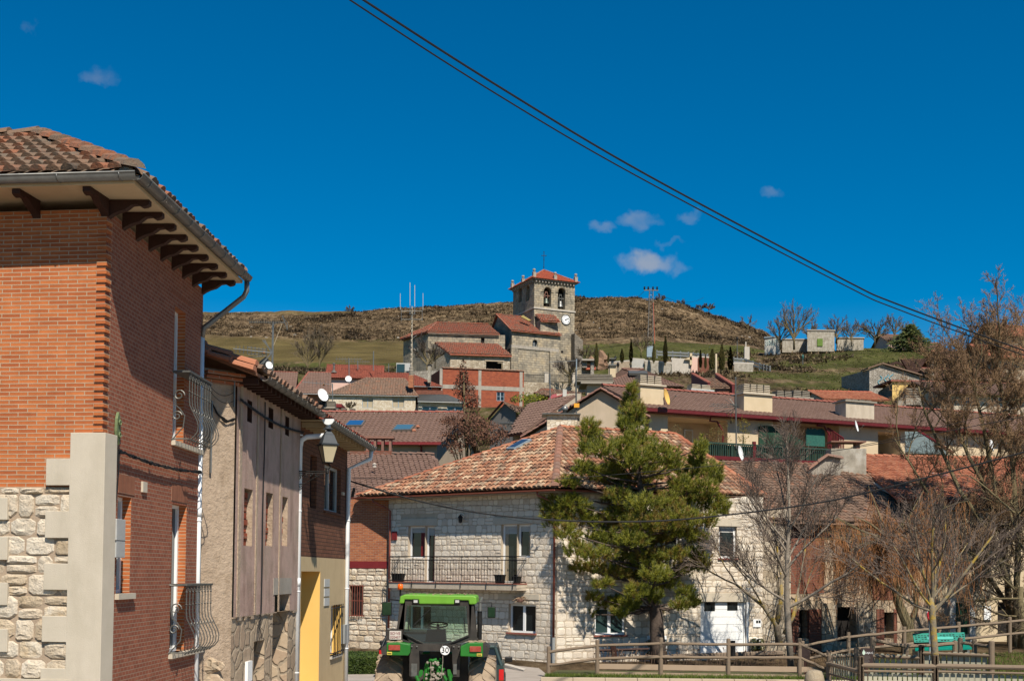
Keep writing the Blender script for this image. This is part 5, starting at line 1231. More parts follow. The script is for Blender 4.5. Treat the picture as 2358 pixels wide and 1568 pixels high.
 for i in range(N):
  a = s0+(s1-s0)*i/N; b = s0+(s1-s0)*(i+1)/N; g.add([pr.pt(a, zf+.02, -.10-.04*(i % 2)), pr.pt(b, zf+.02, -.10-.04*((i+1) % 2)), pr.pt(b, zt-.02, -.10-.04*((i+1) % 2)), pr.pt(a, zt-.02, -.10-.04*(i % 2))], [(0, 1, 2, 3)])
 g.build('green_screen', mat('teal screening cloth', [(.02, .10, .085), (.09, .10, .05), (.02, .13, .11)], .9, .7), root)
 g = MB(); s = pr.sz(*cK(840, 900))[0]; g.pbox(pr, s, s+.18, zf-.4, zt+.25, -.06, .06); g.build('downpipe', M['redtrim'], root)
 g = MB(); p0, z0 = pl.sz(*cK(1550, 585)); p1, z1 = pl.sz(*cK(1705, 690)); n = 11
 for i in range(n): f_ = i/(n-1); s = p0+(p1-p0)*f_; z = z0+(z1-z0)*f_; g.pbox(pl, s, s+.05, fz, z, .3, .34)
 g.tube([pl.pt(p0, z0, .32), pl.pt(p1, z1, .32)], .05, 5); g.build('stair_rail', M['redtrim'], root)
 for (a, b, c_, lab) in ((cK(895, 560), cK(1330, 770), cK(1040, 585), 0), (cK(1360, 590), cK(1545, 770), cK(1545, 590), 1)):
  g = MB(); x0, zt_ = pl.sz(*a); x1, zb_ = pl.sz(*b); xm, _ = pl.sz(*c_); n = 16
  for i in range(n):
   f_ = i/n; s = x0+(x1-x0)*f_; zt2 = zt_ if s < xm else zt_+(zb_+.3-zt_)*((s-xm)/(x1-xm+.001))
   g.pbox(pl, s, s+(x1-x0)/n, zb_, max(zb_+.1, zt2+U_(-.05, .05)), .0+U_(0, .06), .12)
  g.build('hedge_screen', mat('artificial hedge screen', [(.012, .035, .022), (.03, .09, .05)] if not lab else [(.02, .10, .08), (.04, .16, .12)], 9, .9, .02), root)
 return root, ze, zr, fz
ter, zeT, zrT, fzT = terrace()

def gable_house():
 pl = plane(1205, 66.0, 1478, 65.2); root = thing('gable_house', 'plain beige gable end with a dark tiled verge above the clay roof', 'house', pl.pt(pl.L/2, 3.0))
 pk = pl.sz(*cJ(1080, 215)); lf = pl.sz(*cJ(380, 660)); rt = pl.sz(*cJ(1290, 340)); sl = (pk[1]-rt[1])/(rt[0]-pk[0]); s_r = rt[0]+1.2; z_r = rt[1]-1.2*sl
 w = MB(); w.face([pl.pt(lf[0], 2), pl.pt(s_r, 2), pl.pt(s_r, z_r), pl.pt(*pk), pl.pt(*lf)])
 for s, z in ((lf[0], lf[1]), (s_r, z_r)): w.face([pl.pt(s, 2), pl.pt(s, 2, -7), pl.pt(s, z, -7), pl.pt(s, z)])
 w.build('wall', M['cream2'], root)
 a = pl.pt(lf[0]-.5, lf[1]-.15, .25)
 pkp = pl.pt(pk[0], pk[1]+.05, .25); rb_ = pl.pt(s_r+.3, z_r-.1, .25); bk = Vc((-.8, 7.5, 0))
 k = MB(); k.prism([a, pkp, pkp+bk, a+bk], (0, 0, .1)); k.prism([pkp, rb_, rb_+bk, pkp+bk], (0, 0, .1))
 k.build('roof_deck', M['tile_brown'], root)
 rb = MB(); ridge(rb, a+Vc((0, 0, .10)), pkp+Vc((0, 0, .12)), .15, .38, .1); ridge(rb, rb_+Vc((0, 0, .10)), pkp+Vc((0, 0, .12)), .15, .38, .1); rb.build('verge_tiles', M['tile_ridge_brown'], root)
 q = [P(*cJ(150, 655), 67.5), P(*cJ(300, 665), 66.3), P(*cJ(830, 345), 69), P(*cJ(345, 350), 73)]
 q[1].z = q[0].z; q[2].z = q[3].z
 roof_slab(root, q, 'tile_brown', .30, .40, .06, .12, 4, jit=.004)
 g = MB(); half_gutter(g, q[0]+Vc((0, -.1, -.05)), q[1]+Vc((0, -.1, -.05)), .08); g.build('gutter', M['redtrim'], root)
 g = MB(); e0, e1 = q[0]+Vc((.3, .5, 0)), q[1]+Vc((0, .4, 0)); g.face([Vc((e0.x, e0.y, 3)), Vc((e1.x, e1.y, 3)), e1, e0]); g.build('side_wall', M['cream2'], root)
 c = P(*cJ(672, 600), 57.5); zt = P(*cJ(672, 462), 57.5).z; k = MB(); k.box(c.x-.62, c.x+.80, c.y-.4, c.y+.5, c.z-1.5, zt); k.build('chimney', M['rubble_pale'], root)
 k = MB(); k.box(c.x-.85, c.x+.95, c.y-.6, c.y+.7, zt, zt+.05); k.build('chimney_cap', M['iron_grey'], root)
 k = MB(); k.lathe(Vc((c.x+.22, c.y, zt+.05)), [(.09, 0), (.09, .2), (.14, .21), (.15, .25), (.14, .36), (.1, .4), (.05, .43), (.02, .44)], 14); k.build('metal_cowl', M['gutter'], root, smooth=True)
 return root
gable_house()

def shack():
 root = thing('tumbledown_shack', 'small shack with a faded red tin roof and broken tiles below the church', 'shed', gp(1345, 118))
 q = [P(*cJ(560, 300), 112), P(*cJ(700, 262), 112), P(*cJ(760, 245), 116), P(*cJ(600, 262), 116)]
 k = MB(); k.prism(q, (0, 0, .12)); k.build('tin_roof', mat('faded red tin', [(.36, .06, .06), (.46, .12, .11)], 2, .6), root)
 pl = plane(1268, 113, 1372, 112.5); s = pl.rc(cJ(640, 265), cJ(880, 345)); w = MB(); wallh(w, pl, s[0], s[1], s[2]-4, s[3]+.2, [], .2); w.build('wall', M['cream_grey'], root)
 w = MB(); p = P(*cJ(718, 300), 112.2); w.box(p.x-.18, p.x+.18, p.y-.3, p.y+.1, p.z-1.2, p.z+.9); w.build('white_pillar', M['white_wall'], root)
 q = [P(*cJ(420, 250), 117), P(*cJ(900, 300), 115), P(*cJ(880, 235), 121), P(*cJ(500, 192), 121)]
 k = MB(); tiles(k, *q, .24, .4, .08, .06, 4, .03); k.build('tiled_roof', M['tile_grey'], root)
 k = MB(); k.prism([P(*cJ(410, 232), 119), P(*cJ(612, 232), 119), P(*cJ(605, 190), 120), P(*cJ(500, 195), 120)], (0, 1.2, 0)); k.build('rusty_sheet', mat('rusted sheet', [(.13, .05, .03), (.24, .09, .05)], 4, .9), root)
 w = MB(); q = plane(1230, 121, 1380, 121); wallh(w, q, 0, q.L, 12, q.sz(1300, 912)[1], [], .2); w.build('back_wall', M['brick_red'], root)
shack()
def barn():
 pl = plane(1133, 98, 1196, 96); root = thing('dark_barn', 'small dark grey barn with old tiles left of the brown pan roof', 'barn', gp(1165, 97))
 ap = pl.sz(*cJ(125, 340)); lo = pl.sz(*cJ(-20, 500)); rt = pl.sz(*cJ(235, 420)); w = MB()
 w.face([pl.pt(lo[0], 5), pl.pt(rt[0], 5), pl.pt(rt[0], rt[1]), pl.pt(*ap), pl.pt(*lo)]); q = P(*cJ(240, 430), 100); w.face([pl.pt(rt[0], 5), Vc((q.x+1, q.y+4, 5)), Vc((q.x+1, q.y+4, rt[1])), pl.pt(*rt)])
 w.build('wall', mat('dark grey render', [(.16, .15, .14), (.22, .20, .18)], 2, .95), root)  # render is dark grey all over
 q = [pl.pt(rt[0]+.3, rt[1]-.1, .3), pl.pt(rt[0]+3.4, rt[1]-.1, -4), P(*cJ(335, 345), 103), pl.pt(ap[0], ap[1]+.1, .3)]; q[2].z = q[3].z
 k = MB(); tiles(k, *q, .24, .4, .08, .05, 4, .03); k.build('roof', M['tile_grey'], root)
 k = MB(); k.tube([pl.pt(lo[0]-.1, lo[1], .2), pl.pt(ap[0], ap[1]+.12, .2)], .12, 4); k.build('verge', M['wood_dark_and_shade'], root)
 k = MB(); k.tube([pl.pt(ap[0]-.2, ap[1]-1.6, .3), pl.pt(ap[0]+1.7, ap[1]-1.75, .3)], .07, 5); k.build('beam', M['gutter'], root)
barn()

# ---------------------------------------------------------------- older houses behind the bare trees on the right
def old_right():
 pl = plane(1790, 49.6, 2105, 52.0); root = thing('old_brick_house', 'old brick and stone house with dark doorways behind the bare trees', 'house', pl.pt(pl.L/2, .4))
 ze = pl.sz(*cQ(1000, 545))[1]; zt = pl.sz(*cQ(1000, 1000))[1]
 dr = [pl.rc(cQ(735, 1105), cQ(800, 1290)), pl.rc(cQ(980, 1085), cQ(1110, 1310)), pl.rc(cQ(1288, 1120), cQ(1350, 1290))]
 w = MB(); wallh(w, pl, 0, pl.L, .2, ze, dr+[pl.rc(cQ(1080, 640), cQ(1160, 760))], .5); w.build('wall', M['rubble_big'], root)
 for (a, b) in ((678, 735), (800, 878), (1232, 1288), (1350, 1372)):
  r = pl.rc(cQ(a, 1100), cQ(b, 1300)); k = MB(); k.pbox(pl, r[0], r[1], .3, r[3], -.1, .03); k.build('brick_jamb', M['brick_red'], root)
 r = pl.rc(cQ(675, 560), cQ(900, 1000)); k = MB(); k.pbox(pl, r[0], r[1], r[2], r[3], -.1, .02); k.build('brick_panel', M['brick_red'], root)
 r = pl.rc(cQ(1215, 560), cQ(1369, 1040)); k = MB(); k.pbox(pl, r[0], r[1], r[2], r[3], -.1, .02); k.build('brick_panel', M['brick_red'], root)
 for (a, b) in ((880, 978), (1112, 1230)):
  r = pl.rc(cQ(a, 1060), cQ(b, 1310)); k = MB(); k.pbox(pl, r[0], r[1], .3, r[3], -.1, .08); k.build('stone_pier', M['rubble'], root)
 for h in dr: k = MB(); k.pbox(pl, h[0], h[1], h[2], h[3], -.55, -.5); k.build('doorway', M['dark'], root)
 for h in (dr[0], dr[2]):
  window(root, pl, (h[0]+.15, h[1]-.15, h[2]+.4, h[3]-.9), 'white_dirty', 2, .4, .05)
 A = pl.pt(-.8, ze+.02, .5); B = pl.pt(pl.L+1.8, ze+.02, .5); zr = P(1790, 1064, 57).z; C = P(*cQ(1090, 190), 58); D = P(1640, 1064, 57); C.z = zr; D.z = zr
 C2 = P(1965, 1075, 58); C2.z = zr
 roof_slab(root, [A, B, C2, D], 'tile_grey', .22, .36, .08, .1, 5, jit=.03)
 k = MB(); k.prism([P(*cL(400, 800), 57.6), P(*cL(440, 800), 57.6), P(*cL(1010, 1060), 51.8), P(*cL(960, 1070), 51.8)], (0, 0, .12)); k.build('cement_verge', M['conc_pale'], root)
 c = P(*cL(333, 830), 57.2); zt = P(*cL(333, 560), 57.2).z; hw = .82; k = MB(); k.box(c.x-hw, c.x+hw, c.y-.5, c.y+.5, c.z-1, zt); k.build('chimney', M['white_old'], root)
 k = MB()
 for dx in (-.5, .5): k.box(c.x+dx-.08, c.x+dx+.08, c.y-.3, c.y+.3, zt, zt+.3)
 k.box(c.x-hw, c.x+hw, c.y-.5, c.y+.5, zt+.3, zt+.36); k.build('chimney_cap', M['tile_ridge_brown'], root)
 a0, a1, a2 = P(*cL(0, 735), 56), P(*cL(165, 610), 56), P(*cL(285, 640), 56.3); k = MB()
 ridge(k, a0, a1, .2, .45, .05); ridge(k, a2, a1, .2, .45, .05); k.build('dormer_tiles', M['tile_hip'], root)
 k = MB(); k.face([a0, a1, a2, Vc((a2.x, a2.y, a0.z-.6)), Vc((a0.x, a0.y, a0.z-.6))]); k.build('dormer_wall', M['conc'], root)
 pl = plane(2105, 52.3, 2480, 54.0); root = thing('cream_farmhouse', 'cream rendered farmhouse with dark green door and orange tile roof behind the trees', 'house', pl.pt(pl.L/2, .5))
 ze = pl.sz(*cL(1400, 1040))[1]; drr = pl.rc(cR(1500, 765), cR(1640, 1090)); w3 = pl.rc(cR(1500, 140), cR(1610, 400))
 w4 = pl.rc(cR(1930, 760), cR(2180, 1100))
 w = MB(); wallh(w, pl, 0, pl.L, .2, ze, [drr, w3, w4], .3); w.build('wall', M['cream'], root)
 k = MB(); k.pbox(pl, 0, pl.sz(*cR(1430, 900))[0], .2, pl.sz(*cR(1300, 760))[1], .0, .03); k.build('patched_render', M['plaster'], root)
 k = MB(); k.pbox(pl, drr[0], drr[1], drr[2], drr[3], -.2, -.14)
 for i in range(5): k.pbox(pl, drr[0]+.02+i*(drr[1]-drr[0])/5, drr[0]-.01+(i+1)*(drr[1]-drr[0])/5, drr[2], drr[3], -.14, -.12)
 k.build('door', mat('dark green door', [(.01, .06, .03), (.02, .08, .04)], 3, .5), root)
 window(root, pl, w3, 'wood_dark_and_shade', 1, .2, .06, sill=.05); k = MB(); k.pbox(pl, w4[0], w4[1], w4[2], w4[3], -.32, -.3); k.build('dark_opening', M['dark'], root)
 for a, b in ((1440, 1500), (1642, 1700)): r = pl.rc(cR(a, 720), cR(b, 1110)); k = MB(); k.pbox(pl, r[0], r[1], .3, r[3], -.05, .03); k.build('door_jamb', M['white_wall'], root)
 r = pl.rc(cR(1780, 800), cR(1850, 940)); k = MB(); k.pbox(pl, r[0], r[1], r[2], r[3], 0, .1); k.build('meter_box', M['white'], root)
 k = MB(); k.pbox(pl, 0, pl.L, ze-.18, ze, .0, .25); k.pbox(pl, 0, pl.L, ze-.3, ze-.18, .0, .15); k.build('cornice', M['conc_pale'], root)
 A = pl.pt(-1.0, ze+.04, .5); B = pl.pt(pl.L, ze+.04, .5); zr = P(2150, 1053, 61).z; D = P(1958, 1053, 61); C = P(2500, 1053, 62); D.z = C.z = zr
 roof_slab(root, [A, B, C, D], 'tile_orange', .22, .36, .07, .1, 4, jit=.02)
 k = MB(); ridge(k, D+Vc((0, 0, .04)), C+Vc((0, 0, .04)), .13, .42); k.build('ridge_tiles', M['tile_orange'], root)
 for (x, y) in ((1180, 830), (1640, 830)):
  n = (B-A).cross(D-A).normalized(); n = n if n.z > 0 else -n; d = ray(*cL(x, y)); o = Vc((0, 0, ZC)); p = o+d*((A-o).dot(n)/d.dot(n)); k = MB(); e = (B-A).normalized(); u_ = (D-A-(D-A).dot(e)*e).normalized()
  k.obox(p+n*.02, e*1.1, u_*.9, n*.13); so = k.build('skylight', M['greyblue'], root); k = MB(); k.obox(p+n*.14+e*.12+u_*.12, e*.86, u_*.66, n*.02); k.build('pane', glassmat('sky glass', (.03, .07, .16), .1), so)
old_right()
def slate_lean():
 root = thing('glazed_lean_to', 'greenish slate triangle of a lean-to roof behind the willow', 'roof', gp(2180, 66))
 q = [P(*cL(860, 590), 66), P(*cL(1250, 605), 66), P(*cL(985, 415), 69), P(*cL(860, 415), 69)]
 k = MB(); k.prism(q, (0, 0, .1)); k.build('sheet_roof', mat('slate sheet', [(.12, .15, .15), (.16, .20, .19)], 3, .6), root)
 k = MB(); k.tube([q[2]+Vc((0, 0, .1)), q[1]+Vc((.2, 0, .1))], .1, 5); k.build('red_verge', M['redtrim'], root)
 pl = Pl(q[0]+Vc((0, .2, 0)), q[1]+Vc((0, .2, 0))); w = MB(); wallh(w, pl, 0, pl.L, 1.5, q[0].z, [], .1); w.build('wall', M['cream_grey'], root)
slate_lean()
# ---------------------------------------------------------------- village houses up the slope, left
def far_left():
 r, pl, ze, zr = ridge_house('solar_roof_house', 'brown roofed house with dark solar panels and a lichened ridge', 592, 150, 672, 150.5, *( [904, 858] ), 9, 14, 'brick_red', 'tile_brown', reg=False, over=.4, gm='white_dirty', tl=.45, tw=.32)
 sl = (zr-ze)/4.5
 a0 = pl.sz(*cF(575, 790))[0]
 for i in range(2):
  s0 = pl.sz(*cF(582+i*72, 790))[0]; s1 = pl.sz(*cF(650+i*75, 790))[0]
  pts = [pl.pt(s, ze+sl*(o)+.28, -o) for s, o in ((s0-1.6, 1.2), (s1-1.6, 1.2), (s1-.2, 4.2), (s0-.2, 4.2))]
  k = MB(); k.prism(pts, (0, 0, .12)); k.build('solar_panel', glassmat('solar glass', (.008, .02, .03), .15), r)
 k = MB(); c = pl.pt(pl.sz(*cF(682, 690))[0], zr+.1, -4.5); k.lathe(c, [(.7, 0), (.75, .1), (.75, 1.2), (.55, 1.4), (.1, 1.8), (.02, 1.9)], 12); k.build('chimney_basket', M['iron'], r)
 ridge_house('brown_hip_house', 'house with a broad brown pan tile roof above an orange brick wall', 684, 146, 752, 146.5, 903, 859, 10, 13, 'brick_orange', 'tile_brown', reg=False, over=.5, gm='white', tl=.45, tw=.32, hipl=1.2,
    wins=((*cF(1058, 978), *cF(1130, 1040), dict(fm='wood_dark_and_shade')),))
 r, pl, ze, zr = ridge_house('pink_house', 'pink rendered house with dark red tiles and a roller shuttered window', 753, 158, 878, 158.6, 870, 843, 7.5, 16, 'pink', 'tile_red', over=.3, gm='wood_dark_and_shade', tw=.28, tl=.42, ridgem='tile_red',
    wins=((*cF(1690, 777), *cF(1782, 845), dict(fm='white', shutter=.6)),))
 k = MB(); c = pl.pt(pl.sz(*cF(1388, 700))[0], ze+.9, -1.2); k.tube([c, c+Vc((0, 0, 1.0))], .13, 8); k.lathe(c+Vc((0, 0, 1.0)), [(.2, 0), (.2, .14), (.05, .2)], 8); k.lathe(c, [(.45, -.1), (.25, .12), (.14, .25)], 8); k.build('stove_pipe', M['gutter_dark'], r)
 ridge_house('cream_stone_house', 'pale stone clad house with two blue framed windows and weathered curved tiles', 757, 140, 957, 140.6, 909, 872.5, 9, 15, 'rubble_pale', 'tile_grey', over=.25, gm='pvc', tw=.30, tl=.46, rise=.10, hipl=4.0, hipr=1.4, ridgem='tile_grey',
    wins=((*cF(1675, 980), *cF(1782, 1082), dict(fm='greyblue', glass='blind', rec=.1)), (*cF(1975, 975), *cF(2090, 1080), dict(fm='greyblue', glass='blind', rec=.1))))
 r, pl, ze, zr = ridge_house('low_red_roof_house', 'low orange rendered house with dark red tiles and a small blue window', 876, 152, 1010, 152.8, 887, 862, 8, 16, 'redpaint', 'tile_red', over=.4, gm='white', tw=.28, tl=.42, hipr=3.5, ridgem='tile_red',
    wins=((*cI(1278, 322), *cI(1320, 378), dict(fm='white_dirty', n=1)),))
 for (p0, p1, Y, m, par) in ((cI(1092, 240), cI(1138, 312), 141, 'brick_orange', None), (cI(1282, 150), cI(1308, 265), 152, 'white_old', None)):
  a, b = P(p0[0], p0[1], Y), P(p1[0], p1[1], Y); root = thing('chimney_stack', 'brick chimney with a ribbed cowl on the weathered curved tile roof' if m == 'brick_orange' else 'slim whitewashed chimney with a black cap beside the unfinished building', 'chimney', Vc((a.x, Y, b.z)))
  k = MB(); k.box(a.x, b.x, Y-.5, Y+.5, b.z-.6, a.z); k.build('stack', M[m], root); k = MB(); k.lathe(Vc(((a.x+b.x)/2, Y, a.z)), [(.34, 0), (.34, .1), (.22, .12), (.28, .3), (.22, .34), (.28, .6), (.22, .66), (.26, .95), (.12, 1.05)] if m == 'brick_orange' else [(.3, 0), (.3, .2), (.2, .3)], 8); k.build('cowl', M['stonepot' if m == 'brick_orange' else 'iron'], root)
 pl = plane(959, 138, 1062, 138.6); root = thing('corrugated_lean_to', 'lean-to with grey corrugated sheet roof and blue glazed doors', 'shed', pl.pt(pl.L/2, 14))
 ze = pl.sz(1000, 926)[1]; rr = [pl.rc(cI(1222, 540), cI(1378, 610)), pl.rc(cI(1470, 540), cI(1628, 612))]
 w = MB(); bodybox(w, pl, 0, pl.L, 13, ze, 5, rr, .2); w.build('wall', M['rubble_pale'], root)
 for q in rr: window(root, pl, q, 'greyblue', 2, .1, .1, glass='glass_teal')
 A, B = pl.pt(-.1, ze, .5), pl.pt(pl.L+.2, ze, .5); zt = P(960, 909, 144).z; D = P(*cI(1165, 430), 144); C = P(*cI(1470, 430), 144); D.z = C.z = zt
 k = MB(); n = 70
 def cs(t): return A.lerp(B, t), D.lerp(C, t)
 vs = []
 for i in range(n*2+1): a, b = cs(i/(n*2)); o = Vc((0, 0, .09 if i % 2 else 0)); vs += [a+o, b+o]
 k.add(vs, [(2*i, 2*i+2, 2*i+3, 2*i+1) for i in range(n*2)]); k.build('corrugated_roof', M['corrug'], root)
 k = MB(); half_gutter(k, A+Vc((0, -.1, -.03)), B+Vc((.4, -.1, -.03)), .1); k.build('gutter', M['white'], root)
 k = MB(); a, b = P(*cI(1165, 430), 144.5), P(*cI(1430, 430), 144.5); zt = P(*cI(1300, 385), 144.5).z; k.box(a.x, b.x, 144.4, 144.8, a.z-1, zt); k.build('brick_parapet', M['brick_red'], root)
 pl = plane(1014, 163, 1202, 165); root = thing('unfinished_building', 'unfinished hollow brick building with bare concrete frame and one window', 'building', pl.pt(pl.L/2, 17))
 zt = pl.sz(1100, 850)[1]; q = pl.rc(cI(1962, 398), cI(2038, 490)); w = MB(); wallh(w, pl, 0, pl.L, 14, zt, [q], .2)
 a, b = pl.pt(0, 0), pl.pt(0, 0, -11)+Vc((-3.2, 0, 0)); b = P(*cI(1312, 230), 172); b.z = 0; zb2 = P(*cI(1312, 235), 172).z
 w.face([Vc((a.x, a.y, 14)), Vc((b.x, b.y, 14)), Vc((b.x, b.y, zb2)), Vc((a.x, a.y, zt))]); a = pl.pt(pl.L, 0); b = pl.pt(pl.L, 0, -9); w.face([Vc((a.x, a.y, 14)), Vc((b.x, b.y, 14)), Vc((b.x, b.y, zt)), Vc((a.x, a.y, zt))])
 w.build('brick_wall', M['brick_block'], root)
 k = MB()
 for (x0, x1) in ((1398, 1420), (1782, 1806), (2190, 2215)): r = pl.rc(cI(x0, 150), cI(x1, 600)); k.pbox(pl, r[0], r[1], 14, zt-.1, -.1, .05)
 k.pbox(pl, 0, pl.L, pl.sz(*cI(1800, 380))[1], pl.sz(*cI(1800, 340))[1], -.1, .045); k.build('concrete_frame', M['conc'], root)
 k = MB(); ridge(k, pl.pt(-.1, zt, -.05), pl.pt(pl.L, zt, -.05), .22, .5, .05); k.build('coping_tiles', M['tile_grey'], root)
 window(root, pl, q, 'greyblue', 2, .1, .08, rows=2)
 c = P(*cV(1350, 1060), 80); root = thing('rendered_chimney', 'wide rendered chimney with slab cowls beside the large white satellite dish', 'chimney', c)
 a, b = P(*cV(1205, 1080), 80), P(*cV(1490, 975), 80); k = MB(); k.box(a.x, b.x, 79.5, 80.5, a.z-.4, b.z); k.build('stack', M['stonepot_pale'], root)
 k = MB(); k.box(a.x-.1, b.x+.1, 79.3, 80.7, b.z, b.z+.1); k.build('cap', M['stonepot'], root)
 p = P(*cV(1418, 965), 80); q = P(*cV(1418, 840), 80); chimney_pots(root, Vc((p.x, 80, b.z+.1)), 1, .75, .7, q.z-b.z-.1, 5)
 p = P(*cV(1280, 965), 80); chimney_pots(root, Vc((p.x, 80, b.z+.1)), 1, .7, .6, q.z-b.z-.1, 4, 'iron', name='dark_cowl')
 for (x0, x1, lab) in ((1490, 1560, 'small slab cowl right behind the wide rendered chimney'), (1597, 1690, 'slab cowl in the middle of the row on the brown ridge'), (1725, 1840, 'rightmost slab cowl of the row on the brown ridge')):
  a, b = P(*cV(x0, 1030), 81), P(*cV(x1, 960), 81); rt = thing('ridge_chimney', lab, 'chimney', Vc(((a.x+b.x)/2, 81, a.z)), 'slab cowls along the brown ridge'); chimney_pots(rt, Vc(((a.x+b.x)/2, 81, a.z-.2)), 1, b.x-a.x, .6, b.z-a.z+.2, 4)
 a, b = P(*cV(960, 930), 100), P(*cV(1590, 880), 100); root = thing('red_parapet_house', 'red brick wall with a maroon band behind the white satellite dish', 'house', Vc((a.x, 100, 10)))
 k = MB(); k.box(a.x, b.x, 99.9, 103, 10, a.z); k.build('wall', M['brick_red'], root); k = MB(); k.box(a.x-.1, b.x+.1, 99.8, 103.1, a.z, b.z); k.build('maroon_band', M['redband'], root)
far_left()

# ---------------------------------------------------------------- church
def church():
 th = math.radians(24); a = Vc((math.cos(th), math.sin(th))); bq = Vc((-math.sin(th), math.cos(th)))
 def pln(p, d): return Pl(Vc((p.x, p.y)), Vc((p.x, p.y))+d)
 K = lambda x, Y: P(*cE(x, 1100), Y)
 root = thing('church', 'old stone parish church with a square belfry tower and red tiled roofs', 'church', gp(1210, 196))
 zb = H(K(1240, 193).x, 193)-6
 tc_ = P(*cE(1462, 600), 196.6); tR = pln(tc_, a); tL = pln(tc_, bq)
 sR = tR.sz(*cE(1864, 600))[0]; sLx = tL.sz(*cE(1253, 560)); W = sR; Lw = abs(sLx[0])
 zE = tR.sz(*cE(1660, 362))[1]; zE = (zE+tL.sz(*cE(1360, 375))[1])/2
 def arch(pl, x0, x1, yt, yb):
  r = pl.rc(cE(x0, yt), cE(x1, yb)); return r
 hR = [tR.rc(cE(1556, 405), cE(1630, 606)), tR.rc(cE(1698, 412), cE(1770, 630))]
 hL = [tL.rc(cE(1308, 412), cE(1338, 553)), tL.rc(cE(1383, 400), cE(1416, 533))]
 zst = tR.sz(*cE(1660, 632))[1]
 w = MB(); wallh(w, tR, 0, W, zb, zE, hR, .9); wallh(w, tL, 0, Lw, zb, zE, hL, .9) if True else 0
 far = tc_.xy+a*W+bq*Lw; e1 = tc_.xy+a*W; e2 = tc_.xy+bq*Lw
 z3 = lambda p, z: Vc((p.x, p.y, z))
 for p, q in ((e1, far), (far, e2)): w.face([z3(p, zb), z3(q, zb), z3(q, zE), z3(p, zE)])
 tw_ = w.build('tower', M['ashlar'], root)
 k = MB()
 for pl, hs in ((tR, hR), (tL, hL)):
  for h in hs:
   r = (h[1]-h[0])/2; cz = h[3]-r; cx = (h[0]+h[1])/2
   for sg in (-1, 1):
    pts = [pl.pt(cx+sg*r, h[3], .0)]+[pl.pt(cx+sg*r*math.cos(t), cz+r*math.sin(t), .0) for t in [pi/2*i/8 for i in range(9)]]
    k = MB(); k.prism(pts, (-pl.n*.9).to_3d()); k.build('arch_head', M['ashlar'], tw_)
 k = MB()
 for h in hR:
  r = (h[1]-h[0])/2; cz = h[3]-r; cx = (h[0]+h[1])/2; pts = [tR.pt(cx+(r+.14)*math.cos(t), cz+(r+.14)*math.sin(t), .04) for t in [pi*i/12 for i in range(13)]]; k.tube(pts, .14, 4)
  k.pbox(tR, h[0]-.45, h[0], cz-.12, cz+.08, 0, .1); k.pbox(tR, h[1], h[1]+.45, cz-.12, cz+.08, 0, .1)
 k.build('archivolt', M['ashlar'], tw_)
 k = MB(); k.pbox(tR, -.12, W+.12, zst-.12, zst+.1, 0, .12); k.pbox(tL, -.1, Lw+.1, zst-.12, zst+.1, 0, .12); k.build('string_course', M['conc_pale'], tw_)
 k = MB()
 for i in range(13): s = W*(i+.2)/13; k.pbox(tR, s, s+.22, zE-.42, zE-.02, 0, .32)
 for i in range(13): s = Lw*(i+.2)/13; k.pbox(tL, s, s+.22, zE-.42, zE-.02, 0, .32)
 k.pbox(tR, -.35, W+.35, zE-.06, zE+.12, -.2, .4); k.pbox(tL, -.35, Lw+.35, zE-.06, zE+.12, -.2, .398); k.build('corbels', M['conc'], tw_)
 k = MB(); p0 = tc_.xy+a*1.3+bq*1.3
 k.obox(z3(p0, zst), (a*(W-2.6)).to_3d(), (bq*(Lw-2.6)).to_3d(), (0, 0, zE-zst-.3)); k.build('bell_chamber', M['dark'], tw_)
 for i, h in enumerate(hR):
  c = tR.pt((h[0]+h[1])/2, 0, -.45); zt = tR.sz(*cE(1590, (510, 522)[i]))[1]; zb_ = tR.sz(*cE(1590, (568, 588)[i]))[1]; hh = zt-zb_; r = (h[1]-h[0])*.36
  bt = thing('bell', ('green bronze bell with a wooden yoke in the left arch of the tower', 'grey bronze bell with an iron yoke in the right arch of the tower')[i], 'bell', Vc((c.x, c.y, zb_)), 'bells in the church tower')
  k = MB(); k.lathe(Vc((c.x, c.y, zb_)), [(r, 0), (r*.97, hh*.08), (r*.82, hh*.25), (r*.68, hh*.55), (r*.6, hh*.8), (r*.42, hh*.96), (.02, hh)], 18); k.build('bell_body', M['bronze' if i == 0 else 'gutter'], bt, smooth=True)
  k = MB(); y0 = zt; q = (tR.t*.5).to_3d()
  for sg in (-1, 1): k.tube([Vc((c.x, c.y, y0))+q*.5*sg, Vc((c.x, c.y, y0+.5))+q*.6*sg, Vc((c.x, c.y, y0+1.1))+q*.15*sg], .07, 5)
  k.tube([Vc((c.x, c.y, y0+.35))-q*1.3, Vc((c.x, c.y, y0+.35))+q*1.3], .09, 5); k.tube([Vc((c.x, c.y, y0+.9))-q*.5, Vc((c.x, c.y, y0+.9))+q*.5], .06, 5)
  k.build('yoke', M['tile_ridge_brown' if i == 0 else 'iron_grey'], bt)
 ov = .62; A = z3(tc_.xy-a*ov-bq*ov, zE+.12); B = z3(e1+a*ov-bq*ov, zE+.12); C = z3(far+a*ov+bq*ov, zE+.12); D = z3(e2-a*ov+bq*ov, zE+.12)
 cen = (A+C)/2; zpk = P(*cE(1557, 240), cen.y).z; pk = Vc((cen.x, cen.y, zpk))
 k = MB()
 for p, q in ((A, B), (B, C), (C, D), (D, A)): tiles(k, p, q, pk, pk, .27, .42, .07, .006, 3, .03)
 ro = k.build('tower_roof', M['tile_towerred'], root)
 k = MB()
 for p in (A, B, C, D): ridge(k, p+Vc((0, 0, .05)), pk+Vc((0, 0, .05)), .14, .42)
 k.build('hip_tiles', M['tile_orange'], ro)
 ins = .25
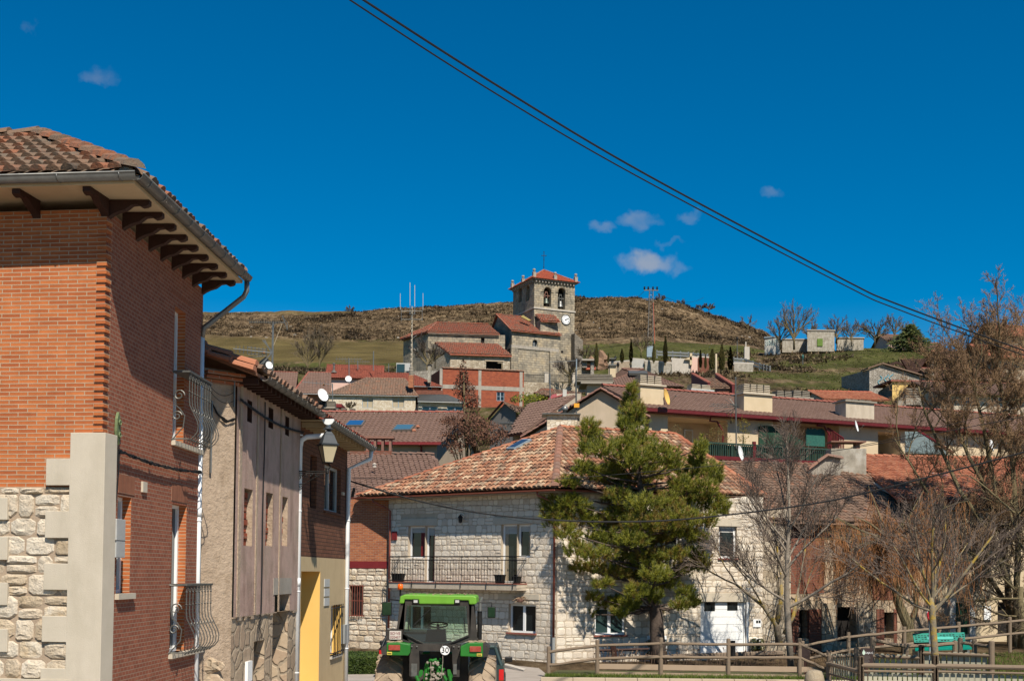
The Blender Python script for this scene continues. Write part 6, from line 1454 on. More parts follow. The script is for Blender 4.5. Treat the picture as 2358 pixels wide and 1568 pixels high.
 pts = [tc_.xy-a*.1-bq*.1, e1+a*.1-bq*.1, e2-a*.1+bq*.1, tc_.xy+a*W*.5-bq*.1, tc_.xy-a*.1+bq*Lw*.5, far]
 for i, p in enumerate(pts):
  k = MB(); hh = .95 if i < 3 or i == 5 else .8; z = zE+.15
  k.obox(z3(p-a*.25-bq*.25, z), (a*.5).to_3d(), (bq*.5).to_3d(), (0, 0, hh)); k.lathe(z3(p, z+hh), [(.32, 0), (.32, .08), (.13, .12), (.12, .22), (.22, .3), (.26, .43), (.22, .56), (.02, .64)], 10); k.build('finial', M['conc'], root)
 k = MB(); k.tube([pk, pk+Vc((0, 0, 3.1))], .05, 5); k.tube([pk+Vc((-.35, 0, 2.45)), pk+Vc((.35, 0, 2.45))], .045, 5)
 for dz, r in ((.5, .12), (1.7, .10), (2.0, .08)): k.lathe(pk+Vc((0, 0, dz)), [(.02, -r), (r, 0), (.02, r)], 8)
 for x, z in ((-.35, 2.45), (.35, 2.45), (0, 3.1)): k.lathe(pk+Vc((x, 0, z)), [(.02, -.09), (.09, 0), (.02, .09)], 6)
 k.build('iron_cross', M['iron'], root)
 cc = tR.pt(*tR.sz(*cE(1774, 731)), .06); R = (tR.sz(*cE(1818, 731))[0]-tR.sz(*cE(1730, 731))[0])/2; n3 = tR.n.to_3d(); ex = tR.t.to_3d(); ez = Vc((0, 0, 1))
 k = MB(); k.lathe(cc, [(R, -.06), (R, .03), (.02, .035)], 40, n3); ck = k.build('clock_face', M['white'], root)
 k = MB(); k.tube([cc+n3*.03+ex*math.cos(t)*R+ez*math.sin(t)*R for t in [2*pi*i/40 for i in range(41)]], R*.065, 6, False); k.build('clock_rim', M['iron'], ck)
 for i, s in enumerate(['XII', 'I', 'II', 'III', 'IIII', 'V', 'VI', 'VII', 'VIII', 'IX', 'X', 'XI']):
  an = pi/2-i*pi/6; k = MB(); d = ex*math.cos(an)+ez*math.sin(an); up_ = d; text_on(k, s, R*.30, cc+n3*.045+d*R*.73, d.cross(n3) if False else Vc(up_).cross(n3), up_, .004); k.build('numeral', M['iron'], ck, uv=False)
 k = MB(); c0 = cc+n3*.06
 for an, ln, wd in ((math.radians(27), .78, .07), (math.radians(27.5), .50, .09)):
  d = ex*math.cos(an)+ez*math.sin(an); q = d.cross(n3); k.prism([c0-d*R*.2-q*R*wd, c0-d*R*.2+q*R*wd, c0+d*R*ln+q*R*wd*.5, c0+d*R*(ln+.06), c0+d*R*ln-q*R*wd*.5], n3*.02)
 k.build('clock_hand', M['iron'], ck)
 # ------------- side block in front of the tower
 c0 = P(*cE(1240, 1100), 193.2); B_R = pln(c0, a); B_L = pln(c0, bq); s1 = B_R.sz(*cE(1700, 1000))[0]; ze = B_R.sz(*cE(1500, 862))[1]; l1 = abs(B_L.sz(*cE(1110, 950))[0])
 win = B_R.rc(cE(1447, 925), cE(1495, 1025)); w = MB(); wallh(w, B_R, 0, s1, zb, ze, [win], .5); wallh(w, B_L, 0, 9.5, zb, ze, [], .2)
 zr = P(*cE(1160, 690), 199).z; q0, q1 = c0.xy, c0.xy+a*s1
 w.face([z3(q1, zb), z3(q1+bq*8, zb), z3(q1+bq*8, ze), z3(q1, ze)])
 w.face([z3(q0, ze), z3(q0+bq*9.5, ze), z3(q0+bq*5.6, zr-.15)])
 w.build('side_chapel', M['ashlar'], root)
 window(root, B_R, win, 'white_dirty', 2, .4, .06, rows=3)
 k = MB(); wh = (win[1]-win[0])/2
 for sg in (-1, 1): k.prism([B_R.pt((win[0]+win[1])/2+sg*wh, win[3], .0)]+[B_R.pt((win[0]+win[1])/2+sg*wh*math.cos(t), win[3]-wh+wh*math.sin(t), .0) for t in [pi/2*i/6 for i in range(7)]], (-B_R.n*.45).to_3d())
 k.build('arch_head', M['ashlar'], root)
 k = MB(); r_ = B_R.rc(cE(1310, 1016), cE(1690, 1024)); k.pbox(B_R, -.12, s1+.1, r_[2], r_[3]+.06, 0, .12); k.pbox(B_L, 0, l1, r_[2], r_[3]+.06, 0, .12); k.build('string_course', M['conc'], root)
 k = MB(); k.pbox(B_R, -.3, .9, zb, r_[2], .0, .5); k.pbox(B_R, s1-1.6, s1+.05, zb, r_[2]-.0, .0, .3); k.build('buttress', M['ashlar'], root)
 A = z3(q0-a*.35-bq*.5, ze-.05); B = z3(q1+a*.4-bq*.5, ze-.05); R0 = z3(q0-a*.35+bq*5.6, zr); R1 = z3(q1-a*3.4+bq*5.6, zr-.0); k = MB(); tiles(k, A, B, R1, R0, .30, .46, .10, .02, 4, .04); k.prism([A-Vc((0, 0, .15)), B-Vc((0, 0, .15)), R1-Vc((0, 0, .15)), R0-Vc((0, 0, .15))], (0, 0, .12))
 D_ = z3(q0-a*.35+bq*10, ze-.2); k.prism([R0, R1, z3(q1-a*3+bq*10, ze-.2), D_], (0, 0, .1)); ro = k.build('chapel_roof', M['tile_church'], root)
 k = MB(); ridge(k, A+Vc((0, 0, .06)), R0+Vc((0, 0, .06)), .16, .45); ridge(k, R0+Vc((0, 0, .06)), R1+Vc((0, 0, .06)), .16, .45); ridge(k, B+Vc((0, 0, .06)), R1+Vc((0, 0, .06)), .16, .45); k.build('verge_tiles', M['tile_church'], ro)
 k = MB(); k.prism([P(*cE(1330, 700), 196.0), P(*cE(1352, 684), 196.0), P(*cE(1432, 734), 195.6), P(*cE(1410, 742), 195.6)], (0, .6, 0)); k.build('lichened_flashing', mat('lichened stone slab', [(.34, .26, .08), (.42, .34, .14)], 4, .9), root)
 t0 = P(*cE(1525, 1000), 195.3); tp = pln(t0, a); r_ = tp.rc(cE(1525, 735), cE(1720, 1300)); w = MB(); w.pbox(tp, r_[0], r_[1], zb, r_[3], -2.5, 0); w.build('stair_turret', M['ashlar'], root)
 k = MB(); A, B = P(*cE(1530, 738), 195.0), P(*cE(1725, 740), 195.6); B.z = A.z; D = P(*cE(1470, 672), 196.4); C = P(*cE(1660, 678), 197.0); C.z = D.z; tiles(k, A, B, C, D, .28, .42, .1, .03, 4, .04); k.prism([p-Vc((0, 0, .2)) for p in (A, B, C, D)], (0, 0, .15)); k.build('turret_roof', M['tile_church'], root)
 e = P(*cE(1864, 900), 198.8); bp = pln(e, a); r_ = bp.rc(cE(1864, 935), cE(1926, 1400)); w = MB(); w.pbox(bp, r_[0]-.3, r_[1], zb-4, r_[3], -3, .6); zc = bp.sz(*cE(1864, 872))[1]
 w.prism([bp.pt(r_[0]-.3, r_[3], .6), bp.pt(r_[1], r_[3], .6), bp.pt(r_[0]-.3, zc, .6)], (-bp.n*3.6).to_3d()); w.build('buttress', M['ashlar_dark'], root)
 w = MB(); r2 = bp.rc(cE(1864, 1215), cE(1940, 1450)); w.pbox(bp, r2[0]-.6, r2[1], zb-6, r2[3], -3, .9); w.build('buttress_foot', M['ashlar'], root)
 k = MB(); r_ = tR.rc(cE(1728, 1036), cE(1752, 1062)); k.pbox(tR, r_[0], r_[1], r_[2], r_[3], -.2, .01); k.build('putlog_hole', M['dark'], root)
 # ------------- nave and its long roofs
 th2 = math.radians(7); a2 = Vc((math.cos(th2), math.sin(th2))); b2 = Vc((-math.sin(th2), math.cos(th2)))
 n0 = P(*cE(410, 1000), 191.0); nF = pln(n0, a2); L = nF.sz(*cE(1112, 900))[0]; zn = nF.sz(*cE(700, 868))[1]; hw_ = nF.rc(cE(935, 905), cE(970, 970))
 w = MB(); wallh(w, nF, 0, L+1, zb, zn, [hw_], .3)
 nl = P(*cE(165, 1000), 197.5); w.face([z3(n0, zb), z3(nl, zb), z3(nl, zn), z3(n0, zn)]); w.face([z3(nl, zb), z3(nl+Vc((2, 8, 0)), zb), z3(nl+Vc((2, 8, 0)), zn), z3(nl, zn)]); w.build('nave_wall', M['ashlar'], root)
 k = MB(); r_ = hw_; k.pbox(nF, r_[0], r_[1], r_[2], r_[3], -.3, -.25); k.build('slit_window', M['dark'], root)
 A, B = P(*cE(405, 846), 190.6), nF.pt(L+.1, zn+.1, .45); A.z = B.z; D = P(*cE(495, 762), 197.5); C = P(*cE(1010, 782), 198.5); C.z = D.z; LL = P(*cE(132, 876), 197.2); LL.z = A.z
 k = MB(); tiles(k, A, B, C, D, .30, .46, .10, .02, 4, .04); k.prism([p-Vc((0, 0, .2)) for p in (A, B, C, D)], (0, 0, .17)); tiles(k, LL, A, D, D, .30, .46, .10, .02, 4, .04); k.prism([p-Vc((0, 0, .2)) for p in (LL, A, D)], (0, 0, .17)); bk = LL+Vc((3, 10, 0)); k.face([LL, D, bk]); k.face([D, C, C+Vc((0, 8, -3)), bk])
 ro = k.build('nave_roof', M['tile_church'], root); k = MB(); ridge(k, A+Vc((0, 0, .1)), D+Vc((0, 0, .1)), .16, .45); ridge(k, D+Vc((0, 0, .1)), C+Vc((0, 0, .1)), .16, .45); ridge(k, LL+Vc((0, 0, .1)), D+Vc((0, 0, .1)), .16, .45); k.build('ridge_tiles', M['tile_church'], ro)
 k = MB()
 for i in range(60): s = L*i/60; k.pbox(nF, s, s+.10, zn-.25, zn, 0, .35)
 k.build('eave_corbels', M['conc'], root)
 c = n0.lerp(nl, .42); pe = Pl(nl, n0); cz = P(*cE(298, 985), 193.8).z; q = pe.pt(pe.L*.54, cz, .03); k = MB(); k.lathe(q, [(.9, -.1), (.9, .02), (.72, .03), (.7, -.05), (.02, -.05)], 20, pe.n.to_3d()); k.build('round_window', M['conc_pale'], root)
 p0 = P(*cE(630, 1130), 186.8); pF = pln(p0, a2); Lp = pF.sz(*cE(1225, 1100))[0]; zp = pF.sz(*cE(900, 1084))[1]; op = pF.rc(cE(985, 1140), cE(1150, 1300)); sm = pF.rc(cE(753, 1120), cE(767, 1148))
 w = MB(); wallh(w, pF, 0, Lp, zb, zp, [op, sm], .5); q = n0.xy+a2*.6; z_t = P(*cE(480, 960), 191).z; w.face([z3(p0, zb), z3(q, zb), z3(q, z_t), z3(p0, zp)]); e_ = p0.xy+a2*Lp; w.face([z3(e_, zb), z3(e_+b2*5, zb), z3(e_+b2*5, z_t), z3(e_, zp)]); w.build('porch_wall', M['rubble'], root)
 k = MB(); k.pbox(pF, op[0], op[1], zb, op[3], -1.6, -1.5); k.build('porch_dark', M['dark'], root); k = MB(); k.pbox(pF, op[0]-.2, op[1]+.2, op[3], op[3]+.4, 0, .06); k.build('porch_lintel', M['cream2'], root)
 A, B = P(*cE(628, 1072), 186.3), pF.pt(Lp+.2, zp+.1, .5); A.z = B.z; D = P(*cE(475, 952), 190.9); C = P(*cE(1105, 972), 191.8); C.z = D.z
 k = MB(); tiles(k, A, B, C, D, .30, .46, .10, .02, 4, .04); k.prism([p-Vc((0, 0, .25)) for p in (A, B, C, D)], (0, 0, .22)); ro = k.build('porch_roof', M['tile_church'], root)
 k = MB()
 for i in range(52): s = Lp*i/52; k.pbox(pF, s, s+.10, zp-.2, zp+.03, 0, .35)
 k.build('eave_corbels', M['conc'], root)
church()

def churchyard():
 pl = plane(1204, 183, 1352, 184); zt = pl.sz(*cE(1600, 1352))[1]; root = thing('churchyard_wall', 'rubble retaining wall with stone piers and an iron railing below the tower', 'wall', pl.pt(pl.L/2, 20))
 w = MB(); w.pbox(pl, -1, pl.L, 18, zt, -1.0, 0); w.build('wall', M['rubble'], root)
 for x in (1330, 1585, 1860): s = pl.sz(*cE(x, 1300))[0]; k = MB(); k.pbox(pl, s-.3, s+.3, zt, zt+1.45, -.5, .03); k.pbox(pl, s-.38, s+.38, zt+1.45, zt+1.55, -.58, .1); k.build('pier', M['conc_pale'], root)
 k = MB(); s0 = pl.sz(*cE(1345, 1300))[0]; s1 = pl.sz(*cE(1845, 1300))[0]; n = 58
 for i in range(n): s = s0+(s1-s0)*i/n; k.tube([pl.pt(s, zt, -.2), pl.pt(s, zt+1.25, -.2)], .028, 4)
 for z in (.15, 1.15): k.tube([pl.pt(s0, zt+z, -.2), pl.pt(s1, zt+z, -.2)], .035, 4)
 k.build('iron_railing', M['iron'], root)
 p = P(*cE(195, 1225), 186); q = P(*cE(195, 1165), 186); k = MB(); k.box(p.x-1.5, p.x+.6, 185.5, 187.5, p.z-1, q.z); root = thing('grey_cabinet', 'grey metal cabinet standing at the left end of the church', 'cabinet', Vc((p.x, 186, p.z-1)))
 k.build('casing', M['white_dirty'], root); k = MB(); k.box(p.x-1.4, p.x-.2, 185.35, 185.5, p.z-.5, q.z-.2); k.build('door', M['glass_teal'], root)
 for i, x in enumerate((20, 130, 175)):
  a = P(*cE(x, 1250), 188); b = P(*cE(x, 1165), 188); k = MB(); k.tube([a-Vc((0, 0, 1)), b], .06, 5); tag(k.build('fence_post', M['gutter']), ('leftmost thin mesh fence post left of the church', 'middle thin mesh fence post beside the grey cabinet', 'thin mesh fence post against the grey cabinet')[i], 'post', 'mesh fence posts')
 pl = plane(925, 178, 1040, 176); z = pl.sz(*cE(150, 1240))[1]; w = MB(); wallh(w, pl, 0, pl.L, 15, z, [], .3); w.pbox(pl, 0, pl.L, z-.1, z, -.8, .0); tag(w.build('terrace_wall', M['rubble_grey']), 'low rubble terrace wall below the left end of the church', 'wall')
churchyard()

def mast():
 b = P(*cE(245, 1260), 176); zt = P(*cE(245, 600), 176).z; root = thing('telecom_mast', 'concrete lattice mast carrying four white whip antennas beside the church', 'mast', b)
 k = MB(); h = zt-b.z; k.tube([b, Vc((b.x, b.y, zt))], [.19, .13], 4); k.build('pole', M['stonepot_pale'], root)
 k = MB(); n = 14
 for i in range(n): z = b.z+h*(i+.4)/n; k.box(b.x-.08, b.x+.08, b.y-.27, b.y-.1, z, z+h/n*.5)
 k.build('pole_slots', M['stonepot'], root)
 k = MB(); X = lambda x, y: P(*cE(x, y), 175.7)
 for y in (645, 728): k.tube([X(145, y), X(352, y)], .04, 5)
 k.tube([X(145, 600), X(145, 745)], .035, 5); k.tube([X(352, 600), X(352, 745)], .035, 5); k.tube([X(232, 590), X(232, 680)], .06, 5); k.tube([X(278, 600), X(278, 680)], .06, 5); k.tube([X(258, 915), X(300, 885)], .06, 5); k.tube([X(232, 720), X(275, 660)], .05, 5); k.build('crossbars', M['gutter'], root)
 for x, y0, y1 in ((135, 470, 630), (231, 362, 590), (278, 388, 602), (360, 468, 632)): k = MB(); k.tube([X(x, y1), X(x, y0)], .05 if x in (231, 278) else .04, 6); k.build('whip_antenna', M['white_dirty'], root)
mast()

def yagi(k, c, d, L, n, half, r=.02, up=Vc((0, 0, 1)), vert=False):
 d = Vc(d).normalized(); s = d.cross(up).normalized() if not vert else up
 k.tube([c, c+d*L], r, 4)
 for i in range(n): p = c+d*L*(i+.3)/n; k.tube([p-s*half*(1-.3*i/n), p+s*half*(1-.3*i/n)], r*.6, 3)
def aerials():
 Y = 84; b = P(*cF(780, 850), Y); zt = P(*cF(780, 225), Y).z; root = thing('tv_aerial', 'tall aerial mast with orange centred antenna above the rendered house roof', 'aerial', b, 'television aerials')
 k = MB(); k.tube([b-Vc((0, 0, 2)), Vc((b.x, Y, zt))], .075, 6); k.build('mast', M['gutter'], root)
 k = MB(); c = P(*cF(775, 535), Y); yagi(k, c, (-1, -.3, .05), 2.6, 10, .35, .04, vert=True)
 for s in ((-.5, .9), (-.6, -.8)): k.tube([c, c+Vc((s[0], 0, s[1]))], .04, 4); k.tube([c+Vc((.1, 0, 0)), c+Vc((s[0]-.15, 0, s[1]))], .04, 4)
 for z in (.35, .15, -.15, -.35): k.tube([c+Vc((-1.6, -.1, z)), c+Vc((-.3, 0, z*.6))], .03, 4)
 k.build('antenna', M['gutter'], root); k = MB(); k.blob(c+Vc((-.55, -.1, 0)), .12, 8, 6, .1, (1.2, .6, .7)); k.build('orange_dipole', mat('orange plastic', (.75, .25, .03), 2, .5), root)
 k = MB(); c = P(*cF(555, 232), Y); e = P(*cF(905, 235), Y); k.tube([c, e], .045, 4)
 for i in range(14): p = c.lerp(e, i/15); k.tube([p-Vc((0, .5, -.05)), p+Vc((0, .5, .05))], .025, 3); k.tube([p-Vc((0, 0, .12)), p+Vc((0, 0, .12))], .02, 3)
 for s in (P(*cF(885, 165), Y), P(*cF(935, 300), Y)): k.tube([e, s], .04, 4); k.tube([e+Vc((.15, .3, 0)), s+Vc((-.1, .3, 0))], .03, 4)
 p = P(*cF(780, 260), Y); k.tube([p, c.lerp(e, .5)], .03, 4); k.tube([p, c.lerp(e, .8)], .03, 4); k.build('top_antenna', M['iron_grey'], root)
 k = MB(); k.tube([P(*cF(880, 245), Y), P(*cF(790, 480), Y)], .02, 4); k.build('guy_rope', M['blind'], root)
 for (f, t, Y, lab, bars) in ((cF(1545, 820), cF(1543, 590), 146, 'thin aerial with a broad antenna on the pink house', 1), (cF(1785, 670), cF(1787, 520), 158, 'plain thin pole on the right end of the pink house roof', 0),
         (cF(1632, 665), cF(1630, 615), 160, 'short stubby aerial on the ridge of the pink house', 1), (cF(1382, 1000), cF(1380, 840), 120, 'aerial with small orange antenna left of the pale stone clad house', 2),
         (cE(1878, 1500), cE(1882, 1120), 70, 'tall green aerial mast with a long side antenna in front of the church tower', 3), (cE(1622, 1560), cE(1618, 1265), 90, 'thin grey aerial rising in front of the churchyard railing', 0),
         (cI(740, 150), cI(742, 20), 156, 'bare thin pole behind the dark red roofs', 0), (cG(2003, 1160), cG(2000, 1005), 0, '', 9)):
  if bars == 9: continue
  a, b = P(f[0], f[1], Y), P(t[0], t[1], Y); rt = thing('tv_aerial', lab, 'aerial', a, 'television aerials'); k = MB(); k.tube([a-Vc((0, 0, .5)), b], .02*Y/60+.012, 5); k.build('mast', M['gutter' if bars != 3 else 'greyblue'], rt)
  if bars == 1: k = MB(); yagi(k, b-Vc((1.6, 0, .1)), (1, 0, 0), 3.2, 9, .3, .03, vert=True); k.build('antenna', M['gutter'], rt)
  if bars == 2: k = MB(); c = P(*cF(1385, 850), Y); yagi(k, c, (-1, -.2, .05), 3.0, 8, .35, .035, vert=True); k.build('antenna', M['gutter'], rt); k = MB(); k.blob(c+Vc((-.9, 0, 0)), .13, 8, 5, .1); k.build('orange_dipole', mat('orange plastic small', (.75, .3, .08), 2, .5), rt)
  if bars == 3:
   k = MB(); c, e = P(*cE(1610, 1150), Y), P(*cE(1885, 1135), Y); k.tube([c, e], .018, 4)
   for i in range(16): p = c.lerp(e, i/16); k.tube([p-Vc((.0, .2, .05)), p+Vc((0, .2, .05))], .013, 3)
   k.build('antenna', M['gutter'], rt)
   k = MB(); p = P(*cJ(835, 480), Y-5.2); q = P(*cJ(838, 360), Y-5.2); k.tube([P(*cJ(836, 560), 64.6), P(*cJ(830, 0), 64.6)], .045, 6); k.build('lower_pole', M['iron_grey'], rt); k = MB(); o = P(*cJ(838, 360), 64.5); k.cbox(o, .28, .1, .22); k.build('orange_clamp', mat('orange clamp', (.80, .36, .03), 2, .5), rt); k = MB(); o = P(*cJ(836, 482), 64.5); k.cbox(o, .34, .15, .34); k.build('amplifier_box', M['iron'], rt)
   k = MB(); o = P(*cJ(818, 545), 64.5); k.tube([o+Vc((-.22, 0, -.15)), o+Vc((-.1, 0, .1)), o+Vc((.0, 0, .2)), o+Vc((.12, 0, .1)), o+Vc((.1, 0, -.2))], .05, 5); k.build('coiled_cable', M['iron'], rt)
 Y = 66; a, b = P(*cG(1724, 1565), Y), P(*cG(1717, 1018), Y); rt = thing('tv_aerial', 'tall aerial with two mesh antennas in front of the terrace roof', 'aerial', a, 'television aerials'); k = MB(); k.tube([a-Vc((0, 0, .9)), b], .04, 6); k.build('mast', M['iron_grey'], rt)
 k = MB(); c = P(*cG(1720, 1318), Y); yagi(k, c, (-1, -.3, .0), 1.6, 8, .16, .02); yagi(k, c+Vc((0, 0, .12)), (-1, -.3, -.02), 1.5, 6, .12, .02, vert=True)
 for s in ((-.55, .45), (-.3, .5), (-.5, -.35), (-.3, -.45)): k.tube([c, c+Vc((s[0], .2, s[1]))], .02, 4)
 k.tube([P(*cG(1510, 1330), Y), P(*cG(1512, 1370), Y), P(*cG(1680, 1345), Y)], .018, 4); k.tube([P(*cG(1510, 1330), Y), P(*cG(1660, 1315), Y)], .018, 4); k.build('antenna', M['iron_grey'], rt)
aerials()
W_ = lambda p, Y: P(p[0], p[1], Y)
dish('satellite_dish', 'large white satellite dish on the rendered chimney left of centre', W_(cV(1290, 728), 79), .43, (.70, -.62, .28), post=W_(cV(1270, 860), 79.5))
dish('satellite_dish', 'small white dish on the thin mast at the far left of the village', W_(cF(752, 658), 83.5), .27, (.6, -.72, .2), post=W_(cF(778, 690), 84))
dish('satellite_dish', 'small round white dish on the weathered curved tile roof by the pink wall', W_(cF(1538, 793), 144), .38, (.15, -.95, .25), post=W_(cF(1538, 835), 144.5))
dish('satellite_dish', 'big orange yellow satellite dish on the side of the leftmost cream chimney', W_(cG(1035, 1218), 66.0), .45, (.87, -.42, .22), mt='yellow', post=W_(cG(1010, 1290), 66.6))
dish('satellite_dish', 'white dish hanging on the green terrace railing', W_(cK(722, 832), 64.0), .40, (.84, -.46, .2), post=W_(cK(815, 870), 64.6))
dish('satellite_dish', 'white dish on the cream pillar at the right end of the terrace', W_(cK(1872, 565), 69), .34, (.86, -.42, .22), post=W_(cK(1810, 600), 69.9))
dish('satellite_dish', 'white dish half hidden by the twisted willow branches', W_(cL(1632, 520), 68), .34, (.7, -.62, .2), post=W_(cL(1650, 575), 68.6))

# ---------------------------------------------------------------- upper right of the village
def right_village():
 r, pl, ze, zr = ridge_house('villa', 'cream villa with low brown hipped roof below the white garden wall', 1397, 128, 1552, 128.4, 884, 851, 11, 17, 'cream', 'tile_brown', reg=False, over=.9, gm='wood_dark_and_shade', tw=.3, tl=.45, hipl=4.8, hipr=4.8, ridgem='tile_ridge_brown')
 a, b = P(*cG(465, 1000), 131), P(*cG(523, 920), 131); k = MB(); k.box(a.x, b.x, 130.4, 131.8, ze, b.z); k.build('chimney', M['cream'], r); k = MB(); k.box(a.x-.1, b.x+.1, 130.2, 132, b.z, b.z+.15); k.box(a.x+.2, b.x-.2, 130.6, 131.5, b.z+.15, b.z+.75); k.box(a.x, b.x, 130.3, 131.9, b.z+.75, b.z+.85); k.build('chimney_cap', M['iron_grey'], r)
 k = MB(); c = P(*cG(748, 980), 130.5); k.cbox(c, 2.0, 1.4, .25, 0, .35); k.build('skylight', M['iron_grey'], r)
 a, b = P(*cG(240, 1200), 92), P(*cG(385, 1105), 92); rt = thing('cowled_chimney', 'cream chimney block with stacked dark slab cowl left of the pine top', 'chimney', Vc((a.x, 92, a.z-3)))
 k = MB(); k.box(a.x, b.x+.3, 91.5, 93.5, a.z-4, b.z); k.build('stack', M['cream2'], rt); k = MB(); k.box(a.x-.5, b.x+.8, 91, 94, b.z, b.z+.18); k.build('cap', M['stonepot'], rt)
 p = P(*cG(318, 1085), 92); q = P(*cG(318, 1010), 92); chimney_pots(rt, Vc((p.x, 92.5, b.z+.18)), 1, 3.2, 2.0, q.z-b.z-.1, 5, 'stonepot')
 rt = thing('maroon_gable_house', 'small tiled roof between two stepped maroon parapet walls', 'house', gp(1635, 112))
 Y = 108
 def sl(xa, ya, xb, yb, nm, x2=None):
  a, b = P(*cG(xa, ya), Y+6), P(*cG(xb, yb), Y); k = MB(); k.prism([Vc((a.x, a.y, 14)), Vc((b.x, b.y, 14)), b, a], (.22, 0, 0)); k.build('parapet_wall', M['redtrim'], rt); k = MB(); ridge(k, b+Vc((.11, 0, .02)), a+Vc((.11, 0, .02)), .18, .5); k.build('coping_tiles', M['tile_ridge'], rt)
 sl(1278, 990, 1440, 1080, 'a'); sl(1515, 992, 1682, 1100, 'b')
 q = [P(*cG(1440, 1120), Y), P(*cG(1660, 1150), Y), P(*cG(1520, 1035), Y+6), P(*cG(1350, 1032), Y+6)]; q[1].z = q[0].z; q[2].z = q[3].z; roof_slab(rt, q, 'tile_grey', .28, .42, .08, .1, 3, jit=.03)
 k = MB(); a, b = P(*cG(1545, 1200), Y-.3), P(*cG(1648, 1165), Y-.3); k.box(a.x, b.x, Y-.5, Y, 14, b.z); k.build('wall', M['brick_red'], rt)
 def gw(nm, x0, y0, x1, y1, yb, Y0, Y1, m, lab, piers=0):
  pl = Pl(P(*cG(x0, y0), Y0), P(*cG(x1, y1), Y1)); z0 = P(*cG(x0, y0), Y0).z; z1 = P(*cG(x1, y1), Y1).z; zb = min(z0, z1)-2.6; k = MB(); k.prism([pl.pt(0, zb), pl.pt(pl.L, zb), pl.pt(pl.L, z1), pl.pt(0, z0)], (-pl.n*.35).to_3d()); rt = thing(nm, lab, 'wall', pl.pt(pl.L/2, zb), 'garden walls on the slope'); k.build('panel', M[m], rt)
  k = MB(); k.tube([pl.pt(-.1, z0+.05, -.17), pl.pt(pl.L+.1, z1+.05, -.17)], .22, 4); k.build('coping', M['conc_pale'], rt)
 gw('garden_wall', 455, 880, 688, 862, 950, 178, 177, 'blocky', 'tan block garden wall at the left end above the villa')
 gw('garden_wall', 688, 842, 808, 852, 950, 176.5, 176, 'white_wall', 'short white garden wall panel with a stained face next to the tan blocks')
 gw('garden_wall', 820, 862, 1080, 885, 925, 175.5, 175, 'white_old', 'longest white garden wall panel sloping down to the right')
 gw('garden_wall', 1085, 842, 1270, 855, 935, 176, 176, 'conc_pale', 'pale garden wall panel left of the ruined ochre gable')
 gw('garden_wall', 1278, 820, 1340, 830, 930, 176, 176.5, 'pink', 'flaking pink ruined wall stub behind the cypresses')
 gw('garden_wall', 1345, 822, 1455, 830, 930, 178, 178, 'brick_red', 'low red brick wall end behind the cypresses')
 gw('garden_wall', 1702, 885, 1890, 890, 935, 180, 180, 'white_old', 'isolated whitewashed low wall below the right guard rail')
 k = MB(); a, b, c = P(*cG(1210, 845), 175.6), P(*cG(1280, 812), 175.6), P(*cG(1285, 850), 175.6); k.prism([a, b, c], (0, .5, 0)); k.box(P(*cG(1262, 790), 175.8).x, P(*cG(1285, 790), 175.8).x, 175.6, 176.4, P(*cG(1270, 900), 175.8).z, P(*cG(1270, 785), 175.8).z); tag(k.build('ochre_pillar', M['cream']), 'ochre pillar with sloping shoulder in the white garden wall', 'pillar')
 rt = thing('concrete_shelter', 'flat roofed concrete shelter with rubble base right of the tower', 'shelter', gp(1366, 182)); a, b = P(*cG(190, 850), 182), P(*cG(338, 862), 182); k = MB(); k.box(a.x, b.x, 181, 184.5, a.z-.25, a.z); k.build('roof_slab', M['conc'], rt)
 k = MB(); q, q2 = P(*cG(195, 930), 182), P(*cG(300, 930), 182); k.box(q.x, q2.x, 182.5, 183.5, q.z-2, q.z+.6); k.box(q.x, q.x+.7, 181.6, 183, q.z, a.z-.25); k.box(b.x-.9, b.x-.4, 181.5, 183, q.z-2, a.z-.25); k.build('rubble_base', M['rubble_grey'], rt); k = MB(); q = P(*cG(282, 925), 182); k.cbox(q, 1.5, .5, .7); k.build('red_bench', M['redpaint'], rt)
 k = MB(); c = gp(1365, 214);
 for dx, s in ((-1, .9), (0, 1.2), (1.3, 1.5), (2.2, 1.1)): k.blob(c+Vc((dx, 0, s*.9)), s, 9, 7, .35, (1, .7, 1.1))
 tag(k.build('earth_outcrop', mat('reddish earth', [(.24, .14, .09), (.36, .23, .15)], 2, 1, .1, 6)), 'reddish bare rock outcrop behind the cypress beside the tower', 'rock')
 def hut(nm, lab, p0, p1, Y, dep, m, roofm='conc', extra=None, side=0):
  a, b = P(p0[0], p0[1], Y), P(p1[0], p1[1], Y); rt = thing(nm, lab, 'shed', Vc(((a.x+b.x)/2, Y, b.z))); k = MB(); k.obox(Vc((a.x, Y, b.z-1.5)), (b.x-a.x, (side), 0), (dep*.25, dep, 0), (0, 0, a.z-b.z+1.5)); k.build('wall', M[m], rt)
  k = MB(); k.obox(Vc((a.x-.15, Y-.15, a.z)), (b.x-a.x+.3, side, 0), (dep*.25, dep+.3, 0), (0, 0, .22)); k.build('roof_slab', M[roofm], rt); return rt, a, b
 rt, a, b = hut('graffiti_hut', 'white hut with faint teal graffiti and blue edged roof on the ridge', cG(2005, 635), cG(2138, 750), 230, 4, 'white_wall', 'greyblue', side=-1.5)
 k = MB()
 for i in range(7):
  pts = []; x = a.x+.25+i*.3; z0 = b.z+(a.z-b.z)*U_(.7, .92)
  for j in range(9): pts.append(Vc((x+U_(-.08, .12), 229.93-(x-a.x)*.62, z0-j*.13+U_(-.06, .06))))
  k.tube(pts, .035, 4)
 k.build('graffiti', mat('teal spray paint', [(.35, .62, .60), (.55, .75, .70)], 2, .8), rt, uv=False)
